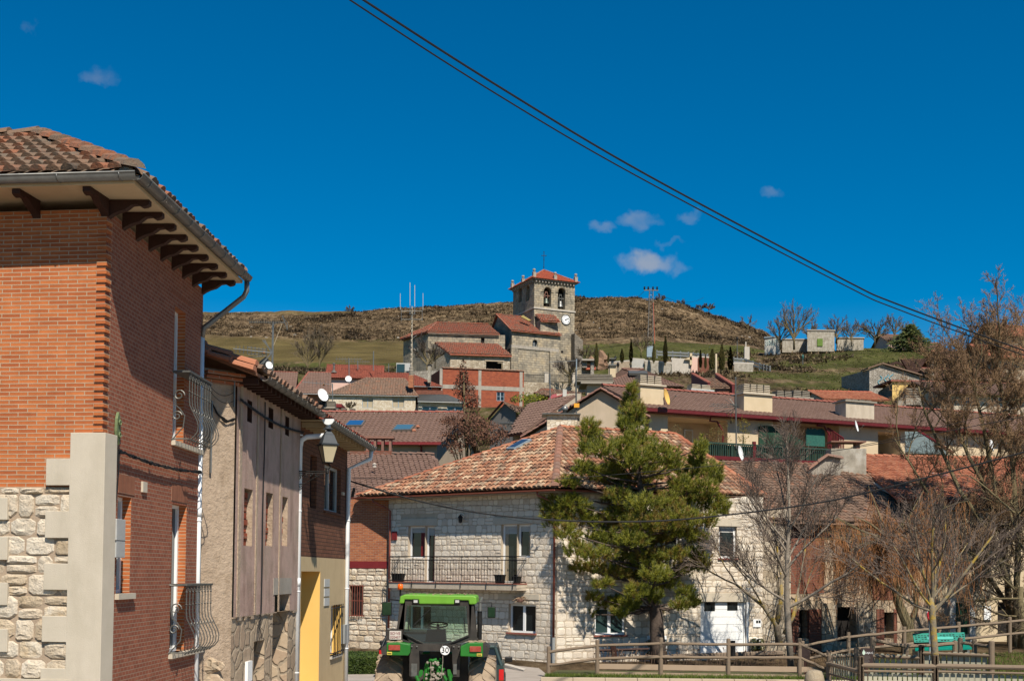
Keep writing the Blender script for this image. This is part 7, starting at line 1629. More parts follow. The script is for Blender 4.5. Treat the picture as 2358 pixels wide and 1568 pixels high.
 k = MB(); q = P(*cG(2143, 665), 228.9); k.cbox(q+Vc((0, -.1, 0)), .3, .2, .6); k.build('vent', M['iron'], rt)
 rt, a, b = hut('green_door_shed', 'flaking whitewashed flat roofed shed with a small green door', cH(303, 505), cH(545, 620), 229, 6, 'white_old')
 q0, q1 = P(*cH(392, 575), 228.9), P(*cH(440, 618), 228.9); k = MB(); k.box(q0.x, q1.x, 228.85, 229, q1.z-.5, q0.z); k.build('door', mat('olive green door', (.13, .22, .03), 2, .6), rt)
 hut('low_shed', 'long low whitewashed shed right of the green door shed', cH(565, 572), cH(805, 615), 233, 5, 'white_old'); hut('low_shed', 'long low shed left of the green door shed behind bare trees', cH(80, 585), cH(300, 630), 234, 5, 'white_old')
 ridge_house('ridge_top_house', 'half hidden pinkish roofed house behind the conifer on the ridge', 2512/1.2354+20-10, 240, 2105, 240, 783, 772, 9, 40, 'pink', 'tile_grey', gut=False, over=.6)
 ridge_house('brick_ridge_house', 'low brick house with dark eave right of the conifer on the ridge', 2117, 236, 2172, 236.5, 806, 790, 8, 38, 'brick_red', 'tile_ridge_brown', gut=False, over=1.0)
 pl = plane(2001, 150, 2155, 151); rt = thing('ruined_barn', 'grey rubble barn with collapsed roof and blue graffiti above the yellow house', 'barn', pl.pt(pl.L/2, 22)); s0 = pl.sz(*cH(857, 850)); s1 = pl.sz(*cH(980, 810)); s2 = pl.sz(*cH(1400, 940)); w = MB(); w.face([pl.pt(s0[0], 18), pl.pt(s2[0], 18), pl.pt(*s2), pl.pt(*s1), pl.pt(*s0)]); w.face([pl.pt(s0[0], 18), pl.pt(s0[0], 18, -9), pl.pt(s0[0], s0[1]+.5, -9), pl.pt(*s0)]); w.build('wall', M['rubble_grey'], rt)
 k = MB(); A, B, C, D = pl.pt(s1[0]-.3, s1[1]+.1, .4), pl.pt(s2[0]+.4, s2[1]+.0, .4), pl.pt(s2[0]+.5, s2[1]+.7, -5), pl.pt(s1[0]+3.5, s1[1]+.2, -5)
 e = (B-A).normalized(); k.prism([A, B, C, D], (0, 0, .15)); k.build('verge', M['tile_grey'], rt); k = MB(); k.prism([pl.pt(s0[0]-.3, s0[1]+.05, .3), pl.pt(s1[0], s1[1]+.15, .3), pl.pt(s1[0], s1[1]+.15, -2), pl.pt(s0[0]-.3, s0[1]+.05, -2)], (0, 0, .15)); k.build('verge', M['tile_grey'], rt)
 k = MB()
 for i in range(26): k.blob(C.lerp(D, R_.random())+Vc((U_(-1, 1), U_(-1, 2), U_(-.3, .6))), U_(.3, .7), 6, 4, .4, (1.3, 1, .5))
 k.build('roof_debris', M['tile_grey'], rt)
 k = MB(); a = P(*cH(1040, 810), 155); b = P(*cH(1095, 788), 155); c = P(*cH(1200, 820), 155); k.tube([a, b, c], .18, 4); k.build('broken_rafter', M['wood_dark_and_shade'], rt)
 k = MB(); q = P(*cH(1240, 850), 153); k.prism([q+Vc((-1.4, 0, 1.3)), q+Vc((1.9, 0, 1.4)), q+Vc((.1, 0, -1.2))], (0, .5, 0)); k.build('broken_wall', M['wood_dark_and_shade'], rt)
 k = MB()
 for (x, y, t) in ((950, 950, 0), (1005, 935, 1), (1050, 935, 2)):
  s, z = pl.sz(*cH(x, y)); pts = [pl.pt(s+.28*math.sin(j*.9+t), z+.6-j*.15, .06) for j in range(9)]; k.tube(pts, .045, 4)
 k.build('graffiti', mat('blue spray paint', [(.10, .42, .55), (.2, .5, .6)], 2, .8), rt, uv=False)
 pl = plane(2055, 140, 2158, 140.5); rt = thing('yellow_house', 'flat topped ochre yellow house with a barred vent and white cloth', 'house', pl.pt(pl.L/2, 20)); zt = pl.sz(2100, 880)[1]; w = MB(); wallh(w, pl, 0, pl.L, 16, zt, [], .2); w.build('wall', M['yellow_wall'], rt)
 k = MB(); a = pl.pt(0, 0); b = P(*cH(935, 1050), 146); w2 = a; k.face([Vc((a.x, a.y, 16)), Vc((b.x, b.y, 16)), Vc((b.x, b.y, P(*cH(935, 1050), 146).z)), Vc((a.x, a.y, zt))]); k.build('side_wall', M['ashlar_dark'], rt)
 k = MB(); k.pbox(pl, -.3, pl.L+.3, zt, zt+.2, -5, .3); k.build('roof_edge', M['tile_ridge'], rt)
 r_ = pl.rc(cH(1120, 1040), cH(1150, 1080)); window(rt, pl, r_, 'iron', 2, .0, .1, rows=2, glass='dark'); r_ = pl.rc(cH(1300, 1062), cH(1378, 1105)); k = MB(); k.pbox(pl, r_[0], r_[1], r_[2], r_[3], 0, .1); k.build('white_cloth', M['white'], rt)
 for (x0, y0, x1, y1, lab) in ((1165, 1025, 1302, 1105, 'tall pair of slab cowls in front of the yellow house'), (1092, 1105, 1145, 1135, 'low slab cowl at the left foot of the yellow house'), (1150, 1103, 1320, 1172, 'wide low slab chimney below the yellow house')):
  a, b = P(*cH(x0, y1), 82), P(*cH(x1, y0), 82); r2 = thing('slab_chimney', lab, 'chimney', Vc(((a.x+b.x)/2, 82, a.z)), 'slab chimneys before the yellow house'); k = MB(); k.box(a.x, b.x, 81.6, 82.4, a.z-1.5, a.z); k.build('stack', M['stonepot'], r2); chimney_pots(r2, Vc(((a.x+b.x)/2, 82, a.z)), 2 if x1-x0 > 60 else 1, b.x-a.x, .7, b.z-a.z, 4)
 ridge_house('red_verge_house', 'low house with red painted verge between the chimneys and the yellow house', 1905, 118, 2035, 118.4, 920, 904, 9, 14, 'conc_pale', 'tile_orange', over=.5, gut=False, ridgem='redpaint')
 ridge_house('hillside_house', 'brown house with orange tiles partly hidden by the twisted willow', 2290, 170, 2420, 171, 820, 798, 10, 30, 'cream2', 'tile_orange', over=1.2, gut=False, wins=((2310, 835, 2330, 850),))
 ridge_house('upper_house', 'tall pale house with red roof at the top right behind the willow', 2312, 185, 2440, 186, 772, 752, 10, 30, 'white_old', 'tile_orange', over=.8, gut=False)
 ridge_house('long_brown_house', 'long low brick house on the hill behind the twisted willow', 2190, 176, 2300, 177, 828, 812, 9, 30, 'brick_dark', 'tile_old', over=.8, gut=False)
 ridge_house('lower_brown_house', 'low stone outbuilding behind the twisted willow, under the hill', 2160, 152, 2330, 153, 872, 852, 9, 24, 'rubble_grey', 'tile_grey', over=.8, gut=False, wins=((2200, 880, 2218, 898),))
 ridge_house('plain_house', 'cream house with brown tiles low behind the willow twigs', 2165, 112, 2420, 113, 905, 884, 9, 14, 'cream_grey', 'tile_brown', over=.8, gut=False, wins=((2225, 912, 2245, 930), (2290, 912, 2312, 930)))
right_village()

def pylon():
 Y = 206; b = gp(0, Y); p0, p1 = P(*cG(868, 830), Y), P(*cG(880, 160), Y); zb, zt = H(p0.x, Y), p1.z; root = thing('lattice_pylon', 'steel lattice electricity pylon with a crossarm on the hillside', 'pylon', Vc((p0.x, Y, zb)))
 k = MB(); h = zt-zb; w0, w1 = 1.0, .62; cx = p1.x
 def c(f, i): w_ = w0+(w1-w0)*f; return Vc((p0.x+(p1.x-p0.x)*f+(w_ if i in (1, 2) else -w_)*.5, Y+(w_ if i > 1 else -w_)*.5, zb+h*f))
 for i in range(4): k.tube([c(0, i), c(1, i)], .05, 4)
 n = 18
 for j in range(n):
  for i in range(4): k.tube([c(j/n, i), c((j+1)/n, (i+1) % 4)], .028, 3); k.tube([c(j/n, i), c(j/n, (i+1) % 4)], .025, 3)
 k.build('lattice', M['gutter_dark'], root)
 k = MB(); k.cbox((p1.x+.0, Y, zt), 2.4, .15, .16, 0); k.tube([Vc((p1.x-1.2, Y, zt)), Vc((p1.x, Y, zt+.3)), Vc((p1.x+1.2, Y, zt-.1))], .05, 4); q = P(*cG(845, 245), Y); k.cbox(q, 1.4, .12, .14); k.build('crossarm', M['iron_grey'], root)
 for i, x in enumerate((-1.15, -.5, .3, 1.0)): k = MB(); k.lathe(Vc((p1.x+x, Y, zt+.1)), [(.1, 0), (.2, .15), (.08, .25), (.2, .4), (.05, .55)], 6); k.build('insulator', M['iron'], root)
 k = MB(); a, b_ = P(*cG(900, 280), Y-1), P(*cG(915, 690), Y-1); k.tube([a, b_], .06, 5); k.build('red_cable_duct', M['redpaint'], root); k = MB(); q = P(*cG(871, 715), Y-1.2); q2 = P(*cG(869, 822), Y-1.2); k.cbox((q+q2)/2, 1.15, .5, q.z-q2.z); k.build('base_panel', M['greyblue'], root)
 for i, (x0, y0, x1, y1) in enumerate(((808, 170, 560, 205), (930, 178, 1400, 230))):
  k = MB(); k.tube(catenary(P(*cG(x0, y0), Y), P(*cG(x1, y1), 300), 1.5, 14), .035, 3); tag(k.build('power_line', M['cable'], uv=False), ('thin power line leaving the pylon to the left', 'thin power line leaving the pylon to the right')[i], 'power line')
pylon()
def hill_bits():
 def rail(pts, Y, lab):
  P3 = [P(*cG(x, y), Y+dy) for x, y, dy in pts]; rt = thing('guard_rail', lab, 'guard rail', P3[0]-Vc((0, 0, 2)), 'guard rails on the hill road'); k = MB()
  for a, b in zip(P3, P3[1:]):
   for dz in (0, -.45): k.prism([a+Vc((0, 0, dz)), b+Vc((0, 0, dz)), b+Vc((0, 0, dz-.28)), a+Vc((0, 0, dz-.28))], (0, .12, 0))
  k.build('beam', M['gutter'], rt); L = sum((b-a).length for a, b in zip(P3, P3[1:])); n = 9
  for i in range(n):
   f = i/(n-1)*(len(P3)-1); j = min(int(f), len(P3)-2); p = P3[j].lerp(P3[j+1], f-j); k = MB(); k.cbox(p+Vc((0, .15, -.5)), .2, .12, 1.3); k.build('post', M['gutter'], rt)
 rail([(938, 760, 0), (1250, 775, 0), (1440, 795, 2)], 190, 'upper left metal guard rail in front of the pylon foot'); rail([(1700, 828, 0), (1800, 836, 0), (1980, 893, -2), (2060, 915, -4)], 186, 'right hand metal guard rail running down through the bushes')
 for i, (x, yt, yb, r, m, lab, nm) in enumerate(((1524, 790, 990, .13, 'blind', 'wooden pole standing behind the maroon parapets', 'utility_pole'),)):
  Y = 135; a, b = P(*cG(x, yb), Y), P(*cG(x, yt), Y); k = MB(); k.tube([a-Vc((0, 0, 3)), b], [r, r*.8], 8); tag(k.build(nm, M[m], smooth=True), lab, 'pole')
 Y = 149; a, b = P(*cH(1415, 960), Y), P(*cH(1415, 725), Y); k = MB(); k.tube([a-Vc((0, 0, 1)), b], .22, 6); tag(k.build('utility_pole', M['stonepot'], smooth=True), 'grey wooden pole at the right corner of the ruined barn', 'pole')
 for (f, t, Y, lab) in ((cG(1733, 780), cG(1733, 612), 214, 'dark street lamp on the hill road left of the graffiti hut'), (cH(263, 840), cH(263, 708), 196, 'green street lamp among the bushes below the graffiti hut'), (cH(885, 800), cH(885, 730), 205, 'small green street lamp on the green bank above the ruined barn'), (cG(551, 960), cG(551, 860), 165, 'grey street lamp by the tan block wall'), (cG(528, 950), cG(524, 800), 180, 'thin dark lamp post in front of the tan block wall')):
  a, b = P(f[0], f[1], Y), P(t[0], t[1], Y); rt = thing('street_lamp', lab, 'street lamp', a, 'street lamps on the hill'); k = MB(); k.tube([a-Vc((0, 0, 1.5)), b-Vc((0, 0, .9))], .07, 6); k.build('post', M['iron_grey'], rt); k = MB(); k.lathe(b-Vc((0, 0, .9)), [(.09, 0), (.2, .4), (.22, .45), (.1, .65), (.03, .8)], 8); k.build('lantern', mat('teal lamp head', (.05, .16, .14), 2, .5) if 'green' in lab else M['iron'], rt)
 a, b = P(*cG(1825, 792), 205), P(*cG(1825, 724), 205); rt = thing('transformer_box', 'pale concrete cabinet with a thin post on the hill road', 'cabinet', a); k = MB(); k.box(a.x-.42, a.x+.42, 204.5, 205.2, a.z-1, b.z); k.build('casing', M['conc_pale'], rt); k = MB(); q = P(*cG(1818, 670), 205); k.tube([q, Vc((q.x, 205, b.z))], .12, 5); k.build('post', M['conc_pale'], rt)
hill_bits()
# ---------------------------------------------------------------- street edge: pavement, kerb, fences, bench
def sheet(name, pts, m, dz=.004):
 k = MB(); k.face([Vc((p[0], p[1], H(p[0], p[1])+dz)) for p in pts]); o = k.build(name, m); o['kind'] = 'structure'
sheet('road', [(-6, -30), (12, -30), (12, 38.2), (1.4, 38.9), (1.0, 43.6), (-5, 50), (-6, 36)], mat('worn pale concrete road', [(.36, .31, .26), (.46, .40, .34)], 1.5, .95, .01, 30, st=.2), .012)
k = MB(); x = .95
while x < 14: k.box(x, x+1.0, 38.25, 38.45, 0, .16); x += 1.012
o = k.build('kerb', M['cream2'], bevel=.01); o['kind'] = 'structure'
k = MB(); k.prism([Vc(p+(.10,)) for p in ((.95, 38.45), (14, 38.45), (14, 41.4), (1.6, 41.4))], (0, 0, .05)); o = k.build('verge_bank', mat('verge soil', [(.10, .08, .045), (.09, .11, .03)], 3, 1, .03, 20)); o['kind'] = 'structure'
def grass(name, f, n, h, m):
 k = MB()
 for i in range(n):
  p = f(); a = U_(0, 6.3); hh = h*U_(.4, 1.2); d = Vc((math.cos(a), math.sin(a), 0))*.012; t = Vc((U_(-.5, .5), U_(-.5, .5), 1))*hh
  k.add([p-d, p+d, p+t], [(0, 1, 2)])
 return tag(k.build(name, m, uv=False), kind='stuff')
M['grass'] = leafmat('grass', [(.07, .12, .015), (.14, .20, .03), (.22, .24, .06)], .7, .3)
def gf():
 x = U_(1.1, 14); y = 38.5+abs(R_.gauss(0, .28)); return Vc((x, min(y, 40), .15))
grass('grass', gf, 7000, .13, M['grass'])
def gf2():
 x = U_(12.5, 20); y = U_(39.5, 45); return Vc((x, y, H(x, y)))
grass('grass', gf2, 9000, .12, M['grass'])
k = MB(); k.prism([Vc((x, y, .16)) for x, y in ((12.2, 39), (21, 39), (21, 45.6), (12.8, 45.6))], (0, 0, -.1)); o = k.build('lawn', mat('lawn', [(.06, .10, .015), (.11, .15, .03)], 3, 1, .02, 20)); o['kind'] = 'structure'
WP = lambda u, vt, Y, zb: (P(u, vt, Y), zb)
def fence(name, label, posts, rails, planks=None, r=.068, group='wooden rail fences', mt='wood_grey', sq=False):
 rt = thing(name, label, 'fence', Vc((posts[0][0].x, posts[0][0].y, posts[0][1])), group)
 for p, zb in posts:
  k = MB()
  if sq: k.lathe(Vc((p.x, p.y, zb)), [(r, 0), (r*1.02, p.z-zb-.05), (r*.8, p.z-zb)], 10)
  else: k.lathe(Vc((p.x, p.y, zb)), [(r, 0), (r, p.z-zb-.03), (r*.85, p.z-zb)], 9)
  k.build('post', M[mt], rt)
 for dz in rails:
  for (a, za), (b, zb) in zip(posts, posts[1:]):
   p, q = Vc((a.x, a.y-.02, a.z-dz)), Vc((b.x, b.y-.02, b.z-dz)); k = MB(); n = 6; k.tube([p.lerp(q, i/n)+Vc((0, 0, U_(-.012, .012))) for i in range(n+1)], [r*.72*U_(.9, 1.08) for i in range(n+1)], 7); k.build('rail', M[mt], rt)
 return rt
fp = [WP(1263.6, 1487.4, 39.9, .15), WP(1375.7, 1472.3, 39.7, .15), WP(1522.3, 1467.3, 39.5, .15), WP(1677.5, 1469.3, 39.3, .15), WP(1841.7, 1468.7, 39.2, .15), (P(*cS(382, 362), 39.2), .05)]
ff = fence('rail_fence', 'weathered two rail wooden fence with graffitied planks along the kerb', fp, (.19, .62))
for i in range(1, 5):
 a, b = fp[i][0], fp[i+1][0]
 for j, z in enumerate((.50, .24)):
  k = MB(); k.obox(Vc((a.x+.06, a.y+.03, z)), Vc((b.x-a.x-.12, b.y-a.y, 0)), (0, .045, 0), (0, 0, -.17)); pk = k.build('plank', M['plank'], ff)
  if i < 3:
   g = MB(); n = 9 if i == 1 else 11
   for q in range(n):
    x = a.x+(b.x-a.x)*(.12+.8*q/n); pts = [Vc((x+U_(-.06, .08)+t*.012, a.y+.022, z-.03-(.10 if t % 2 else 0)-U_(0, .03))) for t in range(R_.randint(4, 6))]; g.tube(pts, .010, 3)
   if j == 0 or i == 2: g.build('graffiti', mat('blue felt scrawl', [(.12, .48, .62), (.30, .58, .66)], 3, .8) if i == 2 else mat('pale blue scrawl', [(.40, .55, .58), (.5, .6, .6)], 3, .8), pk, uv=False)
rp = [(P(1848, 1475, 41.5), .1), (P(1954, 1454.7, 42), .2), (P(2082.5, 1442, 42.6), .4), (P(2207.4, 1431, 43.3), .5), (P(2325.3, 1420, 44), .75), (P(2460, 1408, 44.7), .9)]
fence('rail_fence', 'upper wooden rail fence climbing to the right behind the green bench', rp, (.17, .62))
rq = [(P(*cS(690, 205), 40.5), .1), (P(*cS(825, 218), 40.4), .1), (P(*cS(1168, 282), 40.4), .1), (P(*cS(1572, 210), 40.8), .2), (P(*cS(1660, 255), 40.6), .2)]
r3 = fence('rail_fence', 'short middle rail fence with pinkish rails behind the yellow lichened trunk', [rq[1], rq[2], rq[4]], (.10,), r=.085)
r4 = fence('rail_fence', 'reddish corner rails in front of the right end of the green bench', [(P(*cS(1715, 222), 39.6), .1), (P(*cS(1858, 240), 39.3), .1), (P(*cS(2028, 262), 38.6), .0)], (.16,), r=.08)
def picket(label, p0, p1, zb, zt0, n, wd, rz, tops, mt='wood_green', thick=.09, near=True):
 """posts p0, p1; pickets between; rz list of (height, radius)"""
 rt = thing('picket_fence', label, 'fence', Vc((p0.x, p0.y, 0)), 'low picket fences round the playground')
 for p in (p0, p1):
  k = MB(); k.lathe(Vc((p.x, p.y, zb)), [(thick, 0), (thick, p.z-zb-.03), (thick*.85, p.z-zb)], 12); k.build('post', M['wood_grey'], rt)
 for z, r in rz: k = MB(); a, b = Vc((p0.x, p0.y-.03, z)), Vc((p1.x, p1.y-.03, z)); k.tube([a.lerp(b, i/5) for i in range(6)], [r*U_(.92, 1.06) for i in range(6)], 8); k.build('rail', M['wood_grey'], rt)
 for i in range(n):
  f = (i+.6)/n; c = p0.lerp(p1, f); h = tops+U_(-.015, .015); t = (p1-p0).normalized()*wd; t.z = 0; k = MB(); o = Vc((c.x, c.y+.05, zb))
  k.prism([o, o+t, o+t+Vc((0, 0, h-.02-zb)), o+t*.75+Vc((0, 0, h-zb)), o+t*.25+Vc((0, 0, h-zb)), o+Vc((0, 0, h-.02-zb))], (0, .025, 0)); k.build('picket', M[mt], rt)
q0, q1, q2, q3 = P(*cS(382, 470), 38.5), P(*cS(710, 408), 35.2), P(*cS(1462, 395), 35.0), P(*cS(2400, 455), 34.6)
picket('near left picket fence turning away from the front corner post', q1, q0, 0, 0, 12, .06, [(q0.z-.05, .065), (q0.z-.36, .035)], q0.z-.06)
picket('front picket fence section left of the lichened trunk', q1, q2, 0, 0, 15, .105, [(.86, .07), (.70, .032)], .62)
picket('front picket fence section right of the lichened trunk', q2, q3, 0, 0, 15, .12, [(.88, .07), (.72, .035)], .66)
b0, b1, b2 = P(*cS(665, 325), 39.5), P(*cS(1322, 297), 38.6), P(*cS(2030, 256), 37.6)
picket('rear picket fence section behind the dark notice board', b0, b1, 0, 0, 12, .11, [(.86, .05), (.55, .03)], .95)
picket('rear picket fence section right of the leaning post', b1, b2, 0, 0, 12, .13, [(1.02, .05), (.62, .03)], 1.08)
picket('short picket fence run going back from the left corner', P(*cS(395, 400), 39.0), P(*cS(690, 405), 40.0), 0, 0, 12, .07, [(.84, .04)], .92)
def bench():
 Y = 42.6; rt = thing('metal_bench', 'teal perforated metal bench with cut out lettering behind the wooden fences', 'bench', gp(2160, Y)); T = [P(*cR(x, y), Y+dy) for x, y, dy in ((1062, 1080, .25), (1592, 1068, .25), (1602, 1160, 0), (1082, 1172, 0))]
 k = MB(); k.prism(T, (0, .04, 0)); bo = k.build('backrest', mat('teal enamel', [(.0, .20, .145), (.005, .25, .18)], 3, .35), rt)
 S = [P(*cR(x, y), Y+dy) for x, y, dy in ((1085, 1200, -.05), (1630, 1192, -.05), (1680, 1232, -.5), (1090, 1248, -.5))]; k = MB(); k.prism(S, (0, 0, -.04)); k.build('seat', bpy.data.materials['teal enamel'], rt)
 k = MB(); e = (T[1]-T[0]); up_ = T[0]-T[3]
 for (fx, fy, s) in ((.10, .62, 'ZONA'), (.10, .30, 'INFANTIL'), (.62, .70, 'CUIDA TU PARQUE')): pass
 for r in range(4):
  for c in range(16):
   if 5 < c < 8 or R_.random() < .25: continue
   o = T[3]+e*((c+.5)/16.5)+up_*(.12+.2*r)-Vc((0, .012, 0)); k.obox(o, e*.035, (0, .004, 0), up_*U_(.03, .10))
 k.build('cut_out', M['dark'], bo)
 k = MB(); o = T[3]+e*.26+up_*.30; k.obox(o-Vc((0, .016, 0)), e*.5, (0, .004, 0), up_*.26); k.build('pale_band', mat('pale teal band', (.06, .46, .37), 3, .4), bo)
 for x in (1100, 1600): k = MB(); a = P(*cR(x, 1245), Y-.2); k.box(a.x-.04, a.x+.04, Y-.5, Y+.1, H(a.x, Y)-.1, a.z); k.build('leg', M['gutter'], rt)
bench()
def board(label, p0, p1, Y, txt, arch=False):
 a, b = P(*p0, Y), P(*p1, Y); rt = thing('notice_board', label, 'sign', Vc(((a.x+b.x)/2, Y, 0))); k = MB(); pts = [Vc((a.x, Y, b.z)), Vc((b.x, Y, b.z)), Vc((b.x, Y, a.z-(.1 if arch else 0))), Vc(((a.x+b.x)/2, Y, a.z)), Vc((a.x, Y, a.z-(.05 if arch else 0)))]; k.prism(pts, (0, .05, 0)); po = k.build('panel', mat('dark brown board', [(.035, .02, .017), (.05, .03, .025)], 3, .6), rt)
 k = MB(); k.box((a.x+b.x)/2-.04, (a.x+b.x)/2+.04, Y+.05, Y+.1, 0, b.z+.1); k.build('post', M['wood_dark_and_shade'], rt)
 w_ = b.x-a.x
 if txt:
  k = MB(); text_on(k, txt, w_*.22, Vc((a.x+w_*.64, Y-.004, a.z-w_*.38)), (1, 0, 0), (0, 0, 1), .003); k.build('lettering', M['white'], po, uv=False)
  k = MB(); c = Vc((a.x+w_*.22, Y-.006, a.z-w_*.38)); k.prism([c+Vc((math.sin(t)*.045, 0, -math.cos(t)*.06+(.05 if abs(t-pi) < .3 else 0))) for t in [2*pi*i/12 for i in range(12)]], (0, .004, 0)); k.build('drop_logo', mat('pale green logo', (.6, .75, .6), 3, .5), po)
  k = MB(); s = .62
  for r in range(7): k.box(a.x+w_*.2, a.x+w_*(.5+U_(.1, .3)), Y-.004, Y, a.z-w_*(.62+r*.09)-.008, a.z-w_*(.62+r*.09));
  k.build('fine_print', mat('grey print', (.22, .19, .17), 3, .7), po)
board('dark notice board with white CAJA lettering inside the picket fence', cS(710, 330), cS(832, 482), 37.0, 'CAJA C'); board('plain dark board with rounded top behind the fence by the grey trunk', cS(108, 308), cS(192, 445), 40.6, '', True)
def small_fore():
 c = P(*cS(238, 640), 37.6); k = MB(); k.lathe(Vc((c.x, c.y, 0)), [(.30, -.1), (.31, .2), (.28, c.z+.10), (.22, c.z+.24), (.08, c.z+.28), (.01, c.z+.27)], 14); tag(k.build('stone_bollard', mat('sandy bollard', [(.34, .27, .18), (.46, .38, .27)], 5, .95, .03, 18), smooth=True), 'rounded sandy stone bollard at the bottom edge before the picket corner', 'bollard')
 Y = 41.0; a, b = P(*cR(1215, 835), Y), P(*cR(1252, 922), Y); rt = thing('traffic_sign', 'round red bordered sign half hidden behind the lichened trunk', 'sign', gp(2141, Y)); k = MB(); k.box(a.x-.02, a.x+.20, Y, Y+.02, b.z, a.z); po = k.build('plate', M['white'], rt); k = MB(); r = .17; c = Vc((a.x+.09, Y-.01, a.z-.2)); k.tube([c+Vc((math.cos(t)*r*.5, 0, math.sin(t)*r)) for t in [2*pi*i/24 for i in range(25)]], .03, 5); k.tube([c+Vc((-.06, 0, .11)), c+Vc((.06, 0, -.11))], .015, 4); k.box(a.x+.01, a.x+.17, Y-.012, Y, b.z+.03, b.z+.14); k.build('red_mark', mat('sign red', (.6, .03, .04), 3, .5), po)
 k = MB(); k.tube([Vc((a.x+.09, Y+.05, 0)), Vc((a.x+.09, Y+.05, b.z+.3))], .03, 8); k.build('post', M['greyblue'], rt)
 k = MB(); k.prism([P(*cM(1285, 1440), 43.4), P(*cM(1330, 1450), 43.0), P(*cM(1440, 1482), 42.0), Vc((P(*cM(1440, 1482), 42.0).x, 42, 0)), Vc((P(*cM(1285, 1440), 43.4).x, 43.4, 0))], (.1, .6, 0)); tag(k.build('ramp_wall', M['conc_pale']), 'low sloping concrete wall with a blue scribble beside the tractor', 'wall')
 k = MB(); k.prism([P(*cM(1400, 1447), 45.5), P(*cM(1625, 1444), 45.2), P(*cM(1625, 1510), 45.2), P(*cM(1440, 1515), 45.4)], (0, .2, 0)); tag(k.build('black_strip', M['iron']), 'black strip between the ramp wall and the fence post', 'wall')  # flat black slab set between ramp wall and fence post
 k = MB(); a, b = P(798, 1512, 40), P(864, 1516, 40)
 def leafbox(k, x0, x1, y0, y1, z0, z1, n, s=.035):
  for i in range(n):
   p = Vc((U_(x0, x1), U_(y0, y1), U_(z0, z1))); f = R_.random()
   if f < .45: p.y = y0+U_(-.04, .04)
   elif f < .8: p.z = z1+U_(-.05, .05)
   d = Vc((U_(-1, 1), U_(-1, 1), U_(-1, 1))).normalized()*s; e = d.orthogonal().normalized()*s*.6; k.add([p-d, p-e, p+d, p+e], [(0, 1, 2, 3)])
 leafbox(k, a.x-.3, b.x+.6, 40, 42.4, 0, a.z, 9000); k.box(a.x-.2, b.x+.5, 40.12, 42.3, 0, a.z-.12); tag(k.build('hedge', leafmat('hedge leaves', [(.02, .035, .01), (.06, .10, .02), (.12, .16, .035)], .5, .25)), 'clipped green hedge at the foot of the annex, left of the tractor', 'hedge')
 for (x0, y0, x1, y1, Y, lab) in ((1003, 170, 1170, 330, 47.2, 'white cube planter with clipped shrubs behind the pine trunk'), (1888, 193, 1962, 318, 48.3, 'white planter with round topiary balls right of the garage door')):
  a, b = P(*cT(x0, y0), Y), P(*cT(x1, y1), Y); zb = b.z if x0 > 1500 else H(a.x, Y); rt = thing('planter', lab, 'planter', Vc(((a.x+b.x)/2, Y, zb)), 'white planters by the stone house'); k = MB(); k.box(a.x, b.x, Y, Y+.5, zb, a.z); k.build('tub', M['white'], rt, bevel=.02)
  k = MB()
  for (dx, dz) in ((.15, -.45), (.8, -.45), (.15, -.9), (.8, -.9)):
   c = Vc((a.x+(b.x-a.x)*dx, Y-.15, a.z+dz*(a.z-zb)*.9+.1));
   for j in range(160): d = Vc((R_.gauss(0, 1), R_.gauss(0, 1), R_.gauss(0, 1))).normalized(); p = c+d*.17*U_(.8, 1.05); e = d.orthogonal().normalized()*.03; g = d.cross(e); k.add([p-e, p-g, p+e, p+g], [(0, 1, 2, 3)])
  k.build('topiary', leafmat('topiary'+str(x0), [(.04, .05, .012), (.12, .12, .03)], .5, .2), rt, uv=False)
 k = MB(); a, b = P(*cT(925, 355), 44.5), P(*cT(1190, 350), 44.8); k.tube([a, b], .09, 7); a, b = P(*cT(1220, 345), 44.8), P(*cT(2140, 315), 45.5); k.tube([a, b], .10, 7); tag(k.build('border_log', M['wood_grey']), 'long border logs edging the bed under the pine', 'log')
 k = MB(); a, b = P(*cT(735, 375), 45.0), P(*cT(715, 235), 45.0); k.tube([a, b], .11, 6); k.tube([P(*cT(600, 292), 45), P(*cT(1020, 280), 45)], .05, 5); tag(k.build('dark_post', M['wood_dark_and_shade']), 'dark wooden post and rail before the lower window of the stone house', 'post')
 k = MB(); a, b = P(*cT(1722, 350), 44.0), P(*cT(1718, 210), 44.0); k.tube([a, b], .11, 8); tag(k.build('dark_bollard', M['iron']), 'short dark bollard in front of the white garage door', 'bollard')
 k = MB()
 for i in range(260):
  x = U_(3.0, 13.5); y = U_(43.5, 45.5); p = Vc((x, y, .15)); q = p+Vc((U_(-.15, .15), 0, U_(.25, .6))); k.tube([p, q], .008, 3, False)
  if R_.random() < .4: k.blob(q, .03, 4, 3, .2)
 tag(k.build('dead_stalks', mat('dry stalks', [(.16, .09, .06), (.28, .19, .12)], 5), uv=False), kind='stuff')
small_fore()

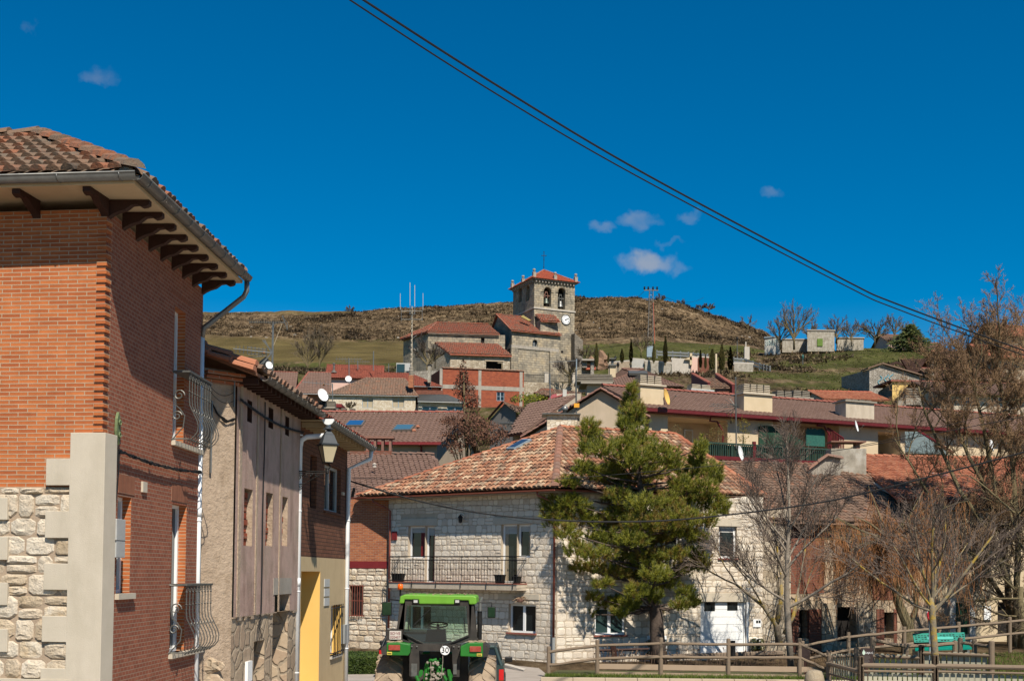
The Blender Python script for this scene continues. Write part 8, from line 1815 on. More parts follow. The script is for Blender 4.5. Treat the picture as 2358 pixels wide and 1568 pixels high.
# ---------------------------------------------------------------- tractor and cars
def tractor():
 Y0 = 24.0; T = lambda x, y, dy=0: P(*cN(x, y), Y0+dy); F_ = lambda v: Vc((0, v, 0))
 rt = thing('tractor', 'muddy green tractor seen from behind with a 30 disc and orange beacon', 'tractor', Vc((T(985, 900).x, Y0+1.2, 0)))
 green = mat('tractor green', [(.018, .15, .02), (.028, .20, .025)], 3, .45, st=.25, dark=(.22, .17, .08)); lime = mat('sun faded roof green', [(.14, .36, .03), (.18, .43, .04)], 2, .5, st=.25, dark=(.3, .28, .08)); blk = mat('dusty black', [(.022, .020, .018), (.07, .06, .05)], 3, .75, st=.4, dark=(.12, .09, .06))
 mud = mat('dried mud', [(.26, .19, .12), (.40, .30, .20), (.33, .25, .17)], 6, .98, .04, 14); rub = mat('muddy rubber', [(.10, .08, .065), (.34, .26, .18), (.42, .32, .22)], 2.2, .95, .02, 20, lo=.35, hi=.6)
 k = MB(); k.prism([T(*p, -.04) for p in ((448, 345), (462, 240), (520, 212), (1560, 232), (1598, 252), (1605, 345), (1580, 358), (1490, 358), (1484, 300), (1278, 296), (1268, 356), (742, 352), (738, 290), (530, 285), (520, 345))], F_(1.69)); k.build('roof', lime, rt, bevel=.02)
 k = MB()
 for i in range(40): k.blob(T(U_(470, 1570), 214)+Vc((0, U_(0, 1.5), .0)), U_(.01, .03), 5, 3, .3, (1, 1, .5))
 k.build('roof_dirt', mud, rt)
 outer = [(522, 290), (1488, 300), (1530, 345), (1500, 900), (1160, 985), (800, 985), (470, 860), (440, 720)]
 inner = [(562, 370), (1440, 380), (1452, 400), (1478, 812), (1180, 938), (815, 938), (515, 790), (545, 560)]
 k = MB(); n = 8
 for dy, th in ((0, .07),):
  a, b = [T(*p, dy) for p in outer], [T(*p, dy) for p in inner]; f = F_(th); k.add(a+b+[p+f for p in a]+[p+f for p in b], [(i, (i+1) % n, n+(i+1) % n, n+i) for i in range(n)]+[(2*n+i, 2*n+(i+1) % n, 3*n+(i+1) % n, 3*n+i) for i in range(n)]+[(n+i, n+(i+1) % n, 3*n+(i+1) % n, 3*n+i) for i in range(n)]+[(i, (i+1) % n, 2*n+(i+1) % n, 2*n+i) for i in range(n)])
 k.build('rear_window_frame', blk, rt)
 for pts in ([(475, 345), (540, 300), (510, 800), (415, 740)], [(1490, 355), (1560, 360), (1600, 900), (1500, 900)], [(415, 720), (500, 770), (620, 940), (480, 900)]): k = MB(); k.prism([T(*p) for p in pts], F_(.12)); k.build('cab_pillar', blk, rt)
 k = MB()
 for x0, x1 in ((480, 415), (1555, 1598)): k.tube([T(x0, 330, 1.5), T(x1, 900, 1.5)], .04, 4); k.tube([T(x1, 880, 0), T(x1, 880, 1.5)], .05, 4)
 k.build('cab_frame', blk, rt)
 k = MB(); k.face([T(*p, .03) for p in inner]); k.build('rear_window', clearglass('green tinted cab glass', (.66, .92, .78), .5), rt)
 k = MB(); k.face([T(x, y, 1.45) for x, y in ((560, 380), (1430, 390), (1440, 800), (560, 800))]); k.build('windscreen', clearglass('front cab glass', (.85, .98, .90), .4), rt)
 k = MB(); k.prism([T(x, y, 1.0) for x, y in ((860, 735), (1130, 735), (1150, 960), (830, 960))], F_(.3)); k.prism([T(x, y, .4) for x, y in ((770, 930), (1200, 930), (1200, 1000), (770, 1000))], F_(.8)); k.build('dashboard', mat('dark blue console', [(.015, .03, .05), (.02, .045, .07)], 3, .5), rt)
 k = MB(); c = T(1027, 662, .85); k.tube([c+Vc((math.cos(t)*.195, math.sin(t)*.13, math.sin(t)*.045)) for t in [2*pi*i/24 for i in range(25)]], .016, 6, False); k.tube([c, c+Vc((0, .1, -.12))], .03, 6)
 for t in (.3, 2.8, 4.6): k.tube([c, c+Vc((math.cos(t)*.19, math.sin(t)*.13, math.sin(t)*.045))], .012, 4)
 k.build('steering_wheel', M['iron'], rt)
 k = MB(); k.tube([T(645, 690, -.03), T(920, 415, -.03)], .010, 4); k.tube([T(585, 560, -.03), T(590, 750, -.03)], .014, 4); k.tube([T(1413, 560, -.03), T(1435, 780, -.03)], .014, 4); k.tube([T(500, 790, -.02), T(815, 955, -.02), T(1180, 955, -.02), T(1490, 825, -.02)], .014, 4); k.build('wiper_and_stays', M['iron'], rt)
 for nm, pts, ex in (('left', ((260, 932), (440, 925), (610, 955), (610, 1080), (582, 1122), (262, 1116)), ((175, 1010), (262, 945), (262, 1116), (185, 1100))), ('right', ((1362, 990), (1480, 930), (1698, 925), (1695, 1145), (1360, 1130)), ((1698, 930), (1795, 1010), (1765, 1140), (1695, 1145)))):
  k = MB(); k.prism([T(*p, -.35) for p in pts], F_(.7)); fo = k.build('fender', green, rt, bevel=.015)
  k = MB(); k.prism([T(*p, -.33) for p in ex], F_(.9)); k.build('fender_flap', blk, fo)
  xs = [p[0] for p in pts]; k = MB()
  for i in range(46): k.blob(T(U_(min(xs)+20, max(xs)-(140 if nm == 'left' else 20)) if nm == 'left' else U_(1490, 1700), 928+U_(-12, 6), -.3)+Vc((0, U_(0, .5), 0)), U_(.02, .045), 5, 4, .4, (1.3, 1, .6))
  k.build('mud_clods', mud, fo)
 for pts, nm, m in ((((290, 962), (460, 1042)), 'tail_light', 0), (((1500, 982), (1668, 1065)), 'tail_light', 0), (((266, 1066), (340, 1110)), 'yellow_label', 1), (((1605, 1090), (1682, 1131)), 'yellow_label', 1)):
  a, b = T(*pts[0], -.38), T(*pts[1], -.38); k = MB(); k.box(a.x, b.x, a.y, a.y+.03, b.z, a.z); o = k.build(nm, mat('dusty red lens', [(.30, .03, .02), (.42, .10, .06)], 9, .5) if m == 0 else mat('yellow sticker', [(.62, .50, .06), (.70, .58, .10)], 9, .6), rt, bevel=.004)
  if m == 1: k = MB(); k.box(a.x+.012, b.x-.012, a.y-.003, a.y, b.z+.018, b.z+.034); k.build('sticker_mark', M['iron'], o)
 c = T(1133, 1040, -.2); k = MB(); k.lathe(c, [(.0995, 0), (.0995, .012), (.001, .013)], 28, (0, -1, 0)); so = k.build('speed_disc', M['white'], rt); k = MB(); k.tube([c+Vc((math.cos(t)*.097, -.013, math.sin(t)*.097)) for t in [2*pi*i/28 for i in range(29)]], .006, 4, False); text_on(k, '30', .155, c-F_(.018), (1, 0, 0), (0, 0, 1), .003); k.build('numeral', M['iron'], so, uv=False)
 a, b = T(258, 730, -.05), T(495, 905, -.05); k = MB(); k.box(a.x, b.x, a.y, a.y+.03, b.z, a.z); po = k.build('plate_holder', blk, rt); a, b = T(305, 752, -.07), T(476, 880, -.07); k = MB(); k.box(a.x, b.x, a.y, a.y+.02, b.z, a.z); k.build('number_plate', mat('plate white', (.66, .60, .54), 4, .5), po)
 k = MB(); m_ = (a.x+b.x)/2; text_on(k, 'SO·VE', .075, Vc((m_, a.y-.004, a.z-.05)), (1, 0, 0), (0, 0, 1), .002); text_on(k, '020457', .068, Vc((m_, a.y-.004, b.z+.04)), (1, 0, 0), (0, 0, 1), .002); k.build('plate_lettering', mat('plate dark red', (.26, .05, .05), 3, .5), po, uv=False)
 for x0, x1 in ((72, 488), (1475, 1888)):
  a, b = T(x0, 1400, -.1), T(x1, 1400, -.1); cx = (a.x+b.x)/2; hw = (b.x-a.x)/2; R = .885; cy = Y0+.62; k = MB(); wo = Vc((cx-hw, cy, R)); k.lathe(wo, [(.4, .05), (R*.80, 0), (R*.94, .03), (R*.965, .12), (R*.975, hw), (R*.965, 2*hw-.12), (R*.94, 2*hw-.03), (R*.80, 2*hw), (.4, 2*hw-.05)], 48, (1, 0, 0)); ty = k.build('rear_tyre', rub, rt, smooth=True)
  k = MB(); N = 22
  for i in range(N):
   for s in (-1, 1):
    t0 = 2*pi*(i+(0 if s > 0 else .5))/N; t1 = t0+.26; pts = []
    def pp(x, t, r): return Vc((cx+x, cy-math.cos(t)*r, R+math.sin(t)*r))
    q = [pp(s*.015, t1, R*.96), pp(s*.015, t1+.085, R*.96), pp(s*hw*.98, t0+.085, R*.93), pp(s*hw*.98, t0, R*.93)]; q2 = [pp(s*.015, t1+.01, R*1.0), pp(s*.015, t1+.07, R*1.0), pp(s*hw*.96, t0+.07, R*.975), pp(s*hw*.96, t0+.01, R*.975)]; k.add(q+q2, [(0, 1, 2, 3), (4, 5, 6, 7)]+[(j, (j+1) % 4, 4+(j+1) % 4, 4+j) for j in range(4)])
  k.build('tread', rub, ty)
  k = MB(); k.lathe(Vc((cx-.05, cy, R)), [(.42, 0), (.42, .1)], 20, (1, 0, 0)); k.build('rim', M['yellow'], ty)
 for sx in (-1, 1): cx = T(985, 900).x+sx*.85; k = MB(); k.lathe(Vc((cx-.2, Y0+3.2, .62)), [(.3, 0), (.60, .02), (.62, .2), (.60, .38), (.3, .4)], 24, (1, 0, 0)); k.build('front_tyre', rub, rt, smooth=True)
 k = MB(); c0 = T(985, 900).x; k.box(c0-.38, c0+.38, Y0+1.6, Y0+4.0, .8, 1.75); k.build('bonnet', green, rt, bevel=.05)
 k = MB(); k.box(c0-.46, c0+.46, Y0+.3, Y0+3.6, .45, 1.25)
 for pts in (((605, 950), (745, 950), (740, 1455), (640, 1455), (600, 1420)), ((1235, 960), (1365, 960), (1345, 1440), (1250, 1430))): k.prism([T(*p, -.12) for p in pts], F_(.25))
 k.prism([T(*p, -.08) for p in ((740, 950), (1240, 960), (1235, 1060), (745, 1050))], F_(.2)); k.prism([T(*p, .1) for p in ((905, 1065), (1075, 1070), (1060, 1155), (910, 1150))], F_(.2)); k.box(T(490, 0).x, T(1475, 0).x, Y0+.45, Y0+.8, .75, 1.05); k.prism([T(*p, .25) for p in ((500, 1100), (1480, 1100), (1480, 1500), (500, 1500))], F_(.05)); k.build('rear_chassis', blk, rt)
 k = MB()
 for (x0, y0, x1, y1) in ((630, 1240, 712, 1430), (1255, 1245, 1305, 1400)): a, b = T(x0, y0, -.14), T(x1, y1, -.14); k = MB(); k.box(a.x, b.x, a.y, a.y+.1, b.z, a.z); k.build('step_plate', M['iron_grey'], rt)
 for x, y in ((637, 985), (712, 985), (1262, 990), (1338, 992)): k = MB(); k.lathe(T(x, y, -.13), [(.016, 0), (.016, .015), (.001, .02)], 8, (0, -1, 0)); k.build('bolt', M['iron_grey'], rt)
 k = MB()
 for i in range(48): k.blob(T(U_(830, 1120), U_(1190, 1480), U_(-.15, .1)), U_(.012, .042), 7, 5, .1, (1, 1, U_(.7, 1.6)))
 for a, b in (((940, 1200), (1010, 1180)), ((1010, 1190), (1030, 1500)), ((860, 1240), (830, 1500)), ((1080, 1370), (1160, 1500)), ((940, 1290), (1080, 1300))): k.tube([T(*a, -.1), T(*b, -.1)], .035, 8)
 for xs in ((700, 1420, 735, 1500), (1200, 1420, 1215, 1500)): k.tube([T(xs[0], xs[1], -.2), T(xs[2], xs[3], -.2)], .035, 8)
 k.prism([T(*p, -.1) for p in ((760, 1335), (800, 1340), (800, 1400), (770, 1440), (690, 1440), (680, 1400), (730, 1385))], F_(.1)); k.prism([T(*p, -.1) for p in ((1165, 1330), (1205, 1330), (1235, 1400), (1275, 1425), (1240, 1450), (1175, 1430))], F_(.1)); k.build('lift_arms', green, rt)
 k = MB()
 for i in range(26): k.lathe(T(U_(840, 1110), U_(1210, 1480), -.17), [(.025, 0), (.03, .02), (.02, .05), (.001, .055)], 8, (0, -1, 0))
 k.tube([T(905, 1210, -.2), T(920, 1230, -.2), T(925, 1500, -.2)], .008, 4); k.tube([T(1095, 960, -.2), T(1100, 1200, -.2), T(1080, 1450, -.2), T(1000, 1490, -.2)], .008, 4); k.build('hydraulic_couplers', M['stonepot'], rt)
 k = MB(); k.tube([T(1645, 900, .8), T(1650, 460, .8)], .05, 10); eo = k.build('exhaust_guard', M['iron'], rt); k = MB(); k.tube([T(1652, 470, .8), T(1655, 330, .8), T(1670, 285, .8), T(1690, 250, .8)], [.034, .034, .034, .03], 10); k.build('exhaust_pipe', M['gutter'], eo)
 for x0, y0, x1, y1, ax in ((190, 318, 335, 526, 460), (1765, 388, 1885, 562, 1590)):
  a, b = T(x0, y0, .6), T(x1, y1, .6); k = MB(); k.box(a.x, b.x, a.y, a.y+.07, b.z, a.z); mo = k.build('mirror', M['iron'], rt, bevel=.02); k = MB(); k.box(a.x+.015, b.x-.015, a.y-.004, a.y, b.z+.015, a.z-.015); k.build('mirror_glass', mat('green mirror', [(.02, .06, .035), (.05, .10, .06)], 6, .08, metallic=.6), mo); k = MB(); k.tube([T(ax, 330 if ax > 1000 else 300, .6), T((x0+x1)/2, 325 if ax > 1000 else 280, .6), T((x0+x1)/2, y0, .6)], .012, 5); k.build('mirror_arm', M['iron'], mo)
 for x in (695, 1315): a, b = T(x-45, 283, -.06), T(x+42, 348, -.06); k = MB(); k.box(a.x, b.x, a.y, a.y+.12, b.z, a.z); wl_ = k.build('work_lamp', M['iron'], rt, bevel=.01); k = MB(); k.box(a.x+.02, b.x-.02, a.y-.004, a.y, b.z+.02, a.z-.015); k.build('lamp_lens', M['shutter'], wl_)
 c = T(466, 140, .3); k = MB(); k.tube([c-Vc((0, 0, .12)), c], .02, 6); bo = k.build('beacon_stem', M['iron'], rt); k = MB(); k.lathe(c, [(.055, 0), (.056, .08), (.042, .115), (.01, .12)], 14); m, n_, l_, b_ = nt('orange beacon'); b_.inputs['Base Color'].default_value = (.85, .13, .01, 1); b_.inputs['Roughness'].default_value = .15; k.build('beacon_lens', m, bo, smooth=True)
tractor()
def car(label, u, Y, colr, hdg=0.0):
 c = P(u, 1500, Y); rt = thing('parked_car', label, 'car', Vc((c.x, Y, 0)), rz=0); X, y0 = c.x, Y
 def rg(w_, y, z): return [Vc((X+s*w_/2, y0+y, z)) for s in (-1, 1)]
 sec = [(0, [(1.62, .35), (1.70, .62), (1.70, .95), (1.62, 1.02)]), (.15, [(1.68, .30), (1.74, .62), (1.74, .98), (1.60, 1.06)]), (3.2, [(1.68, .30), (1.74, .62), (1.74, .95), (1.55, 1.0)]), (4.2, [(1.5, .35), (1.6, .6), (1.56, .8), (1.3, .84)])]
 k = MB(); vs = []
 for y, pr in sec:
  for w_, z in pr: vs.append(Vc((X-w_/2, y0+y, z)))
  for w_, z in pr[::-1]: vs.append(Vc((X+w_/2, y0+y, z)))
 k.add(vs, [(j*8+i, j*8+(i+1) % 8, j*8+8+(i+1) % 8, j*8+8+i) for j in range(3) for i in range(8)]+[tuple(range(8)), tuple(range(24, 32))]); pm = mat('car paint '+label[:6], [colr, tuple(x*1.1 for x in colr)], 2, .3, metallic=.4, spec=.6); k.build('body', pm, rt, bevel=.03)
 k = MB(); vs = []
 for y, wb, wt_, zt in ((.12, 1.6, 1.5, 1.04), (.42, 1.56, 1.25, 1.44), (1.8, 1.56, 1.28, 1.5), (2.8, 1.5, 1.3, 1.02)):
  vs += [Vc((X-wb/2, y0+y, 1.0)), Vc((X-wt_/2, y0+y, zt)), Vc((X+wt_/2, y0+y, zt)), Vc((X+wb/2, y0+y, 1.0))]
 k.add(vs, [(j*4+i, j*4+i+1, j*4+5+i, j*4+4+i) for j in range(3) for i in range(3)]+[(0, 1, 2, 3)]); k.build('glasshouse', M['glass'], rt)
 k = MB()
 for s in (-1, 1): k.tube([Vc((X+s*.80, y0+.10, 1.02)), Vc((X+s*.64, y0+.42, 1.45)), Vc((X+s*.65, y0+1.8, 1.5)), Vc((X+s*.76, y0+2.8, 1.02))], .05, 6)
 k.box(X-.62, X+.62, y0+.42, y0+1.82, 1.45, 1.53); k.build('roof', pm, rt, bevel=.02)
 for s in (-1, 1):
  k = MB(); k.box(X+s*.80-.06, X+s*.80+.06, y0-.02, y0+.06, .68, .95); tl_ = k.build('tail_light', mat('red lens '+label[:4], (.60, .02, .02), 3, .25), rt); k = MB(); k.box(X+s*.80-.058, X+s*.80+.058, y0-.018, y0+.05, .56, .66); k.build('indicator', mat('amber lens '+label[:4], (.8, .2, .02), 3, .3), tl_)
  k = MB(); k.box(X+s*.98-.1, X+s*.98+.1, y0+2.1, y0+2.25, .98, 1.13); k.build('wing_mirror', M['iron'], rt, bevel=.03)
  for y in (.75, 3.3): k = MB(); k.lathe(Vc((X+s*.80-.1, y0+y, .31)), [(.18, 0), (.31, .01), (.31, .19), (.18, .2)], 18, (1, 0, 0)); k.build('wheel', M['iron'], rt)
car('grey green estate car mostly hidden behind the right tractor wheel', 1083, 31.2, (.05, .08, .075)); car('black car in the shade left of the tractor, mostly hidden', 936, 38.5, (.008, .008, .008))

# ---------------------------------------------------------------- overhead cables
def cable(label, pts, r, group='overhead cables'):
 W3 = [P(u, v, Y) for u, v, Y in pts]; out = []
 for i in range(len(W3)-1):
  p0, p1, p2, p3 = W3[max(i-1, 0)], W3[i], W3[i+1], W3[min(i+2, len(W3)-1)]
  for j in range(8): t = j/8; out.append(.5*((2*p1)+(p2-p0)*t+(2*p0-5*p1+4*p2-p3)*t*t+(3*p1-3*p2+p3-p0)*t**3))
 out.append(W3[-1]); k = MB(); k.tube(out, r, 6); tag(k.build('overhead_cable', M['cable'], uv=False), label, 'cable', group)
cable('upper of the two black cables crossing the sky diagonally', [(600, -160, 20), (836, 0, 21.5), (1165, 210, 24), (1493, 405, 27), (1943, 644, 32), (2072, 702.5, 34), (2358, 807, 38), (2500, 850, 40)], .023)
cable('lower thinner one of the two cables crossing the sky', [(570, -160, 20), (805, 0, 21.5), (1135, 212, 24), (1465, 405, 27), (1943, 656, 32), (2072, 714, 34), (2358, 818, 38), (2500, 862, 40)], .017)
cable('thick sagging cable crossing in front of the stone house and the pine', [(805, 1107, 31.2), (960, 1152, 31), (1100, 1180, 31), (1254, 1196, 31), (1430, 1201, 31), (1600, 1193, 31), (1862, 1161, 30.5), (2024, 1127, 30), (2358, 1041, 29), (2480, 1005, 28.5)], .021)
cable('thin wire low over the clay roof rising to the right', [(810, 1100, 33), (1040, 1106, 33), (1263, 1103, 33), (1538, 1082, 33), (1770, 1058, 33), (2020, 1022, 32), (2358, 959, 31), (2450, 940, 31)], .009)
cable('uppermost thin wire in front of the willow on the right', [(1960, 1030, 33), (2100, 1000, 32.5), (2358, 934, 31), (2450, 912, 31)], .008)
for i, (v1, v2) in enumerate(((1190, 1215), (1165, 1180))): cable(('faint lower service wire across the stone house front', 'faint upper service wire across the stone house front')[i], [(815, 1112, 36), (980, 1150+i*6, 39), (1150, v1, 42), (1282, v2, 45)], .006)
# ---------------------------------------------------------------- trees
bark = lambda n, c: mat(n, c, 4, .95, .02, 20)
def limb(mb, p, d, L, r0, r1, n, wob, trop, rs, sides=4, curl=0):
 pts = [p.copy()]; d = d.normalized(); ph = rs.uniform(0, 6.3); a = d.orthogonal().normalized(); b = d.cross(a)
 for i in range(n):
  d = (d+Vc((rs.gauss(0, wob), rs.gauss(0, wob), rs.gauss(0, wob)))+Vc((0, 0, trop))).normalized()
  if curl: q = ph+i*curl; d = (d+(a*math.cos(q)+b*math.sin(q))*.42).normalized()
  pts.append(pts[-1]+d*L/n)
 mb.tube(pts, [r0+(r1-r0)*i/n for i in range(n+1)], sides, False); return pts, d
def bare(tr, tw, p, d, L, r, lev, rs, prm):
 """prm: wob, trop, nch, spread, ratio, curl per tree"""
 n = 5 if lev > 1 else 4
 mb = tr if lev >= prm['split'] else tw
 pts, de = limb(mb, p, d, L, r, r*(.55 if lev else .35), n+(6 if prm.get('curl') else 0), prm['wob'], prm['trop'], rs, 6 if lev > 2 else 4 if lev > 1 else 3, prm.get('curl', 0) if lev < prm.get('curl_lev', 9) else 0)
 if lev == 0: return
 nc = prm['nch'][lev]; m = len(pts)
 for i in range(nc):
  f = .22+.78*(i+rs.random())/nc; j = min(int(f*(m-1)), m-2); q = pts[j].lerp(pts[j+1], f*(m-1)-j); t = (pts[j+1]-pts[j]).normalized(); az = rs.uniform(0, 6.3); o = t.orthogonal().normalized(); o = Matrix.Rotation(az, 3, t) @ o
  sp = prm['spread']*rs.uniform(.7, 1.25); nd = (t*math.cos(sp)+o*math.sin(sp)).normalized()
  bare(tr, tw, q, nd, L*prm['ratio']*rs.uniform(.65, 1.15)*(1.1-f*.35), max(r*(1-f*.45)*.55, prm.get('rmin', .006)), lev-1, rs, prm)
def bare_tree(label, base, segs, prm, seed, mt, twm, name='bare_tree', cat='tree', group=None):
 """segs: list of (start, dir, length, radius, level) main limbs; base = trunk polyline and radii"""
 rs = random.Random(seed); rt = thing(name, label, cat, base[0][0], group); tr = MB(); tw = MB()
 for pl_, rr in base[1]: tr.tube(pl_, rr, 9)
 for (p, d, L, r, lev) in segs: bare(tr, tw, Vc(p), Vc(d), L, r, lev, rs, prm)
 tr.build('trunk', mt, rt, uv=False, smooth=True)
 if tw.v: tw.build('twigs', twm, rt, uv=False)
 return rt
b_grey = bark('grey bark', [(.20, .16, .12), (.34, .29, .23)]); t_grey = mat('grey brown twigs', [(.13, .095, .07), (.23, .175, .14)], 3, .9); b_lich = mat('lichened bark', [(.13, .10, .07), (.24, .20, .14), (.44, .29, .04)], 2.2, .95, .02, 16, lo=.38, hi=.62)
t_red = mat('reddish willow twigs', [(.17, .07, .028), (.32, .14, .05), (.16, .08, .04)], 1.2, .85, island=.4); t_curl = mat('curly twigs', [(.19, .115, .055), (.30, .185, .095), (.18, .11, .075)], 1.2, .85, island=.4); b_curl = bark('willow bark', [(.10, .08, .04), (.24, .19, .10)])
def ring_segs(c, n, el, L, r, lev, rs, zr=0.0):
 out = []
 for i in range(n): a = 2*pi*(i+rs.uniform(-.3, .3))/n; e = el*rs.uniform(.7, 1.2); out.append((c+Vc((0, 0, zr*i/n)), Vc((math.cos(a)*math.cos(e), math.sin(a)*math.cos(e), math.sin(e))), L*rs.uniform(.8, 1.15), r, lev))
 return out
rs0 = random.Random(5)
Y = 42.2; g = P(1822, 1525, Y); g.z = .15; c1 = P(1812, 1385, Y); top = P(1818, 1180, Y); prm = dict(wob=.10, trop=.05, nch=[0, 7, 9, 7, 7], spread=.62, ratio=.60, split=3, rmin=.008)
bare_tree('leafless tree with a straight pale grey trunk before the old brick house', ([g], [([g, P(1816, 1450, Y), c1, P(1812, 1290, Y), top, P(1815, 1060, Y)], [.125, .11, .10, .075, .05, .02])]),
   [(P(1812, v, Y), d, L, r, 3) for v, d, L, r in ((1400, (1, -.2, .55), 2.9, .06), (1385, (-1, .1, .5), 2.6, .05), (1350, (.3, .8, .9), 2.2, .045), (1330, (-.7, -.6, .8), 2.4, .045), (1290, (.8, .3, 1.1), 2.6, .045), (1270, (-.7, .4, 1.2), 2.5, .04), (1230, (.3, -.7, 1.3), 2.3, .035), (1200, (-.3, .2, 1.6), 2.3, .035), (1190, (.4, .2, 1.6), 2.4, .03), (1150, (0, 0, 1), 2.2, .03), (1310, (.9, -.4, .8), 2.6, .045), (1250, (-.9, 0, 1.0), 2.3, .04))], prm, 3, b_grey, t_grey)
Y = 37.0; g = P(2158, 1640, Y); g.z = 0; c1 = P(2147, 1405, Y); prm = dict(wob=.09, trop=.04, nch=[0, 6, 7, 6, 5], spread=.58, ratio=.58, split=3, rmin=.007)
bare_tree('leafless tree with yellow lichened trunk standing among the picket fences', ([g], [([g, P(2154, 1520, Y), P(2149, 1450, Y), c1, P(2144, 1375, Y)], [.13, .115, .105, .10, .06])]),
   [(P(2147, v, Y), d, L, r, 3) for v, d, L, r in ((1408, (-1, .1, .32), 2.9, .045), (1412, (1, -.1, .75), 3.0, .06), (1400, (-.8, -.3, .75), 2.6, .04), (1395, (.45, .3, 1.2), 2.8, .045), (1385, (-.35, .4, 1.3), 2.6, .04), (1380, (0, -.1, 1.5), 2.7, .045), (1380, (.75, .6, .9), 2.5, .035), (1390, (-.6, .1, 1.0), 2.6, .04), (1400, (.95, .2, .45), 2.8, .035), (1378, (.2, -.3, 1.5), 2.3, .03))], prm, 8, b_lich, t_grey)
Y = 46.5; g = P(*cQ(610, 1330), Y); prm = dict(wob=.11, trop=.06, nch=[0, 5, 6, 6, 5], spread=.6, ratio=.6, split=3, rmin=.008)
a, b, c = P(*cQ(590, 1200), Y), P(*cQ(505, 1080), Y), P(*cQ(330, 940), Y); a2, b2 = P(*cQ(620, 1050), Y), P(*cQ(625, 900), Y); a3, b3 = P(*cQ(700, 1150), Y), P(*cQ(735, 960), Y)
bare_tree('forked dark tree with orange lichen beside the pale trunk', ([g], [([g, a, b, c], [.16, .11, .07, .045]), ([a, a2, b2], [.11, .09, .05]), ([P(*cQ(640, 1260), Y), a3, b3], [.08, .07, .04])]),
   [(c, (-1, 0, .35), 2.2, .035, 3), (b, (-.7, -.3, 1), 2.4, .035, 3), (b2, (-.3, 0, 1), 2.4, .04, 3), (b3, (.4, .2, 1), 2.4, .035, 3), (a2, (-.5, .3, 1), 2.3, .035, 3), (a3, (.6, -.3, 1), 2.2, .03, 3), (c, (-.5, .3, .9), 2.0, .03, 3)], prm, 12, b_lich, t_grey)
def weeping():
 rs = random.Random(4); Y = 47.3; g = gp(2090, Y); c = P(2045, 1265, Y); rt = thing('weeping_willow', 'leafless weeping willow with a curtain of orange brown twigs', 'tree', g); tr = MB(); tw = MB()
 tr.tube([g, P(2092, 1440, Y), P(2070, 1390, Y), c], [.26, .22, .18, .12], 9); tr.tube([P(2088, 1450, Y), P(2110, 1400, Y), P(2105, 1330, Y)], [.13, .10, .07], 7)
 for i in range(46):
  a = rs.uniform(0, 6.3); hd = Vc((math.cos(a)*1.3, math.sin(a)*.8, rs.uniform(.3, 1.3))); pts, _ = limb(tr, c+Vc((0, 0, rs.uniform(-.4, .5))), hd, rs.uniform(1.6, 3.7), .05, .012, 7, .12, -.09, rs, 4)
  for j in range(46):
   f = rs.uniform(.25, 1)*(len(pts)-1); q = int(min(f, len(pts)-2)); p = pts[q].lerp(pts[q+1], f-q); h = max(.4, min(p.z-rs.uniform(1.4, 3.2), rs.uniform(.6, 2.6))); n = 7; x, y = p.x, p.y; out = [p]
   for s in range(n): x += rs.gauss(0, .06); y += rs.gauss(0, .06); out.append(Vc((x, y, p.z-h*(s+1)/n)))
   tw.tube(out, .0075, 3, False)
 tr.build('trunk', b_curl, rt, uv=False); tw.build('twigs', t_red, rt, uv=False)
weeping()
def curly():
 rs = random.Random(21); Y = 50; g = gp(2330, Y); prm = dict(wob=.13, trop=.06, nch=[0, 8, 8, 6, 4], spread=.6, ratio=.55, split=3, rmin=.008, curl=.95, curl_lev=2); segs = []; base = []
 for (pts, r) in (([(2330, 1520), (2318, 1300), (2290, 1120), (2266, 990), (2245, 900), (2235, 825)], .15), ([(2335, 1500), (2345, 1250), (2330, 1050), (2312, 930), (2296, 840), (2302, 775)], .14), ([(2325, 1350), (2280, 1230), (2210, 1130), (2165, 1030), (2130, 950), (2115, 890)], .13),
      ([(2325, 1400), (2260, 1300), (2170, 1190), (2110, 1090), (2060, 1010)], .10), ([(2345, 1200), (2385, 1000), (2372, 870), (2355, 780)], .14), ([(2300, 1180), (2230, 1050), (2195, 960), (2178, 880)], .10)):
  W3 = [P(u, v, Y+rs.uniform(-1, 1)) for u, v in pts]; m = len(W3); base.append((W3, [r*(1-.8*i/(m-1)) for i in range(m)]))
  for i in range(1, m):
   for j in range(3 if pts[-1][0] < 2150 else 6): q = W3[i-1].lerp(W3[i], rs.random()); segs.append((q, (rs.uniform(-1, 1), rs.uniform(-.8, .8), rs.uniform(.1, 1.1)), rs.uniform(1.5, 2.7), .03, 3))
 bare_tree('large twisted willow with curly leafless branches at the right edge', ([g], base), segs, prm, 22, b_curl, t_curl, name='twisted_willow')
 prm = dict(wob=.2, trop=.02, nch=[0, 6, 7, 6], spread=.8, ratio=.6, split=2, rmin=.01); g = gp(2352, 48)
 bare_tree('dense dark thicket of bare branches in the bottom right corner', ([g], [([g, P(2350, 1350, 48)], [.16, .09])]), [(P(2350+rs.uniform(-15, 40), v, 48), (rs.uniform(-1, .6), rs.uniform(-.5, .5), rs.uniform(-.1, .9)), 2.2, .05, 3) for v in range(1180, 1470, 22)], prm, 31, b_curl, mat('dark twigs', [(.05, .035, .025), (.11, .08, .05)], 2, .9))
curly()
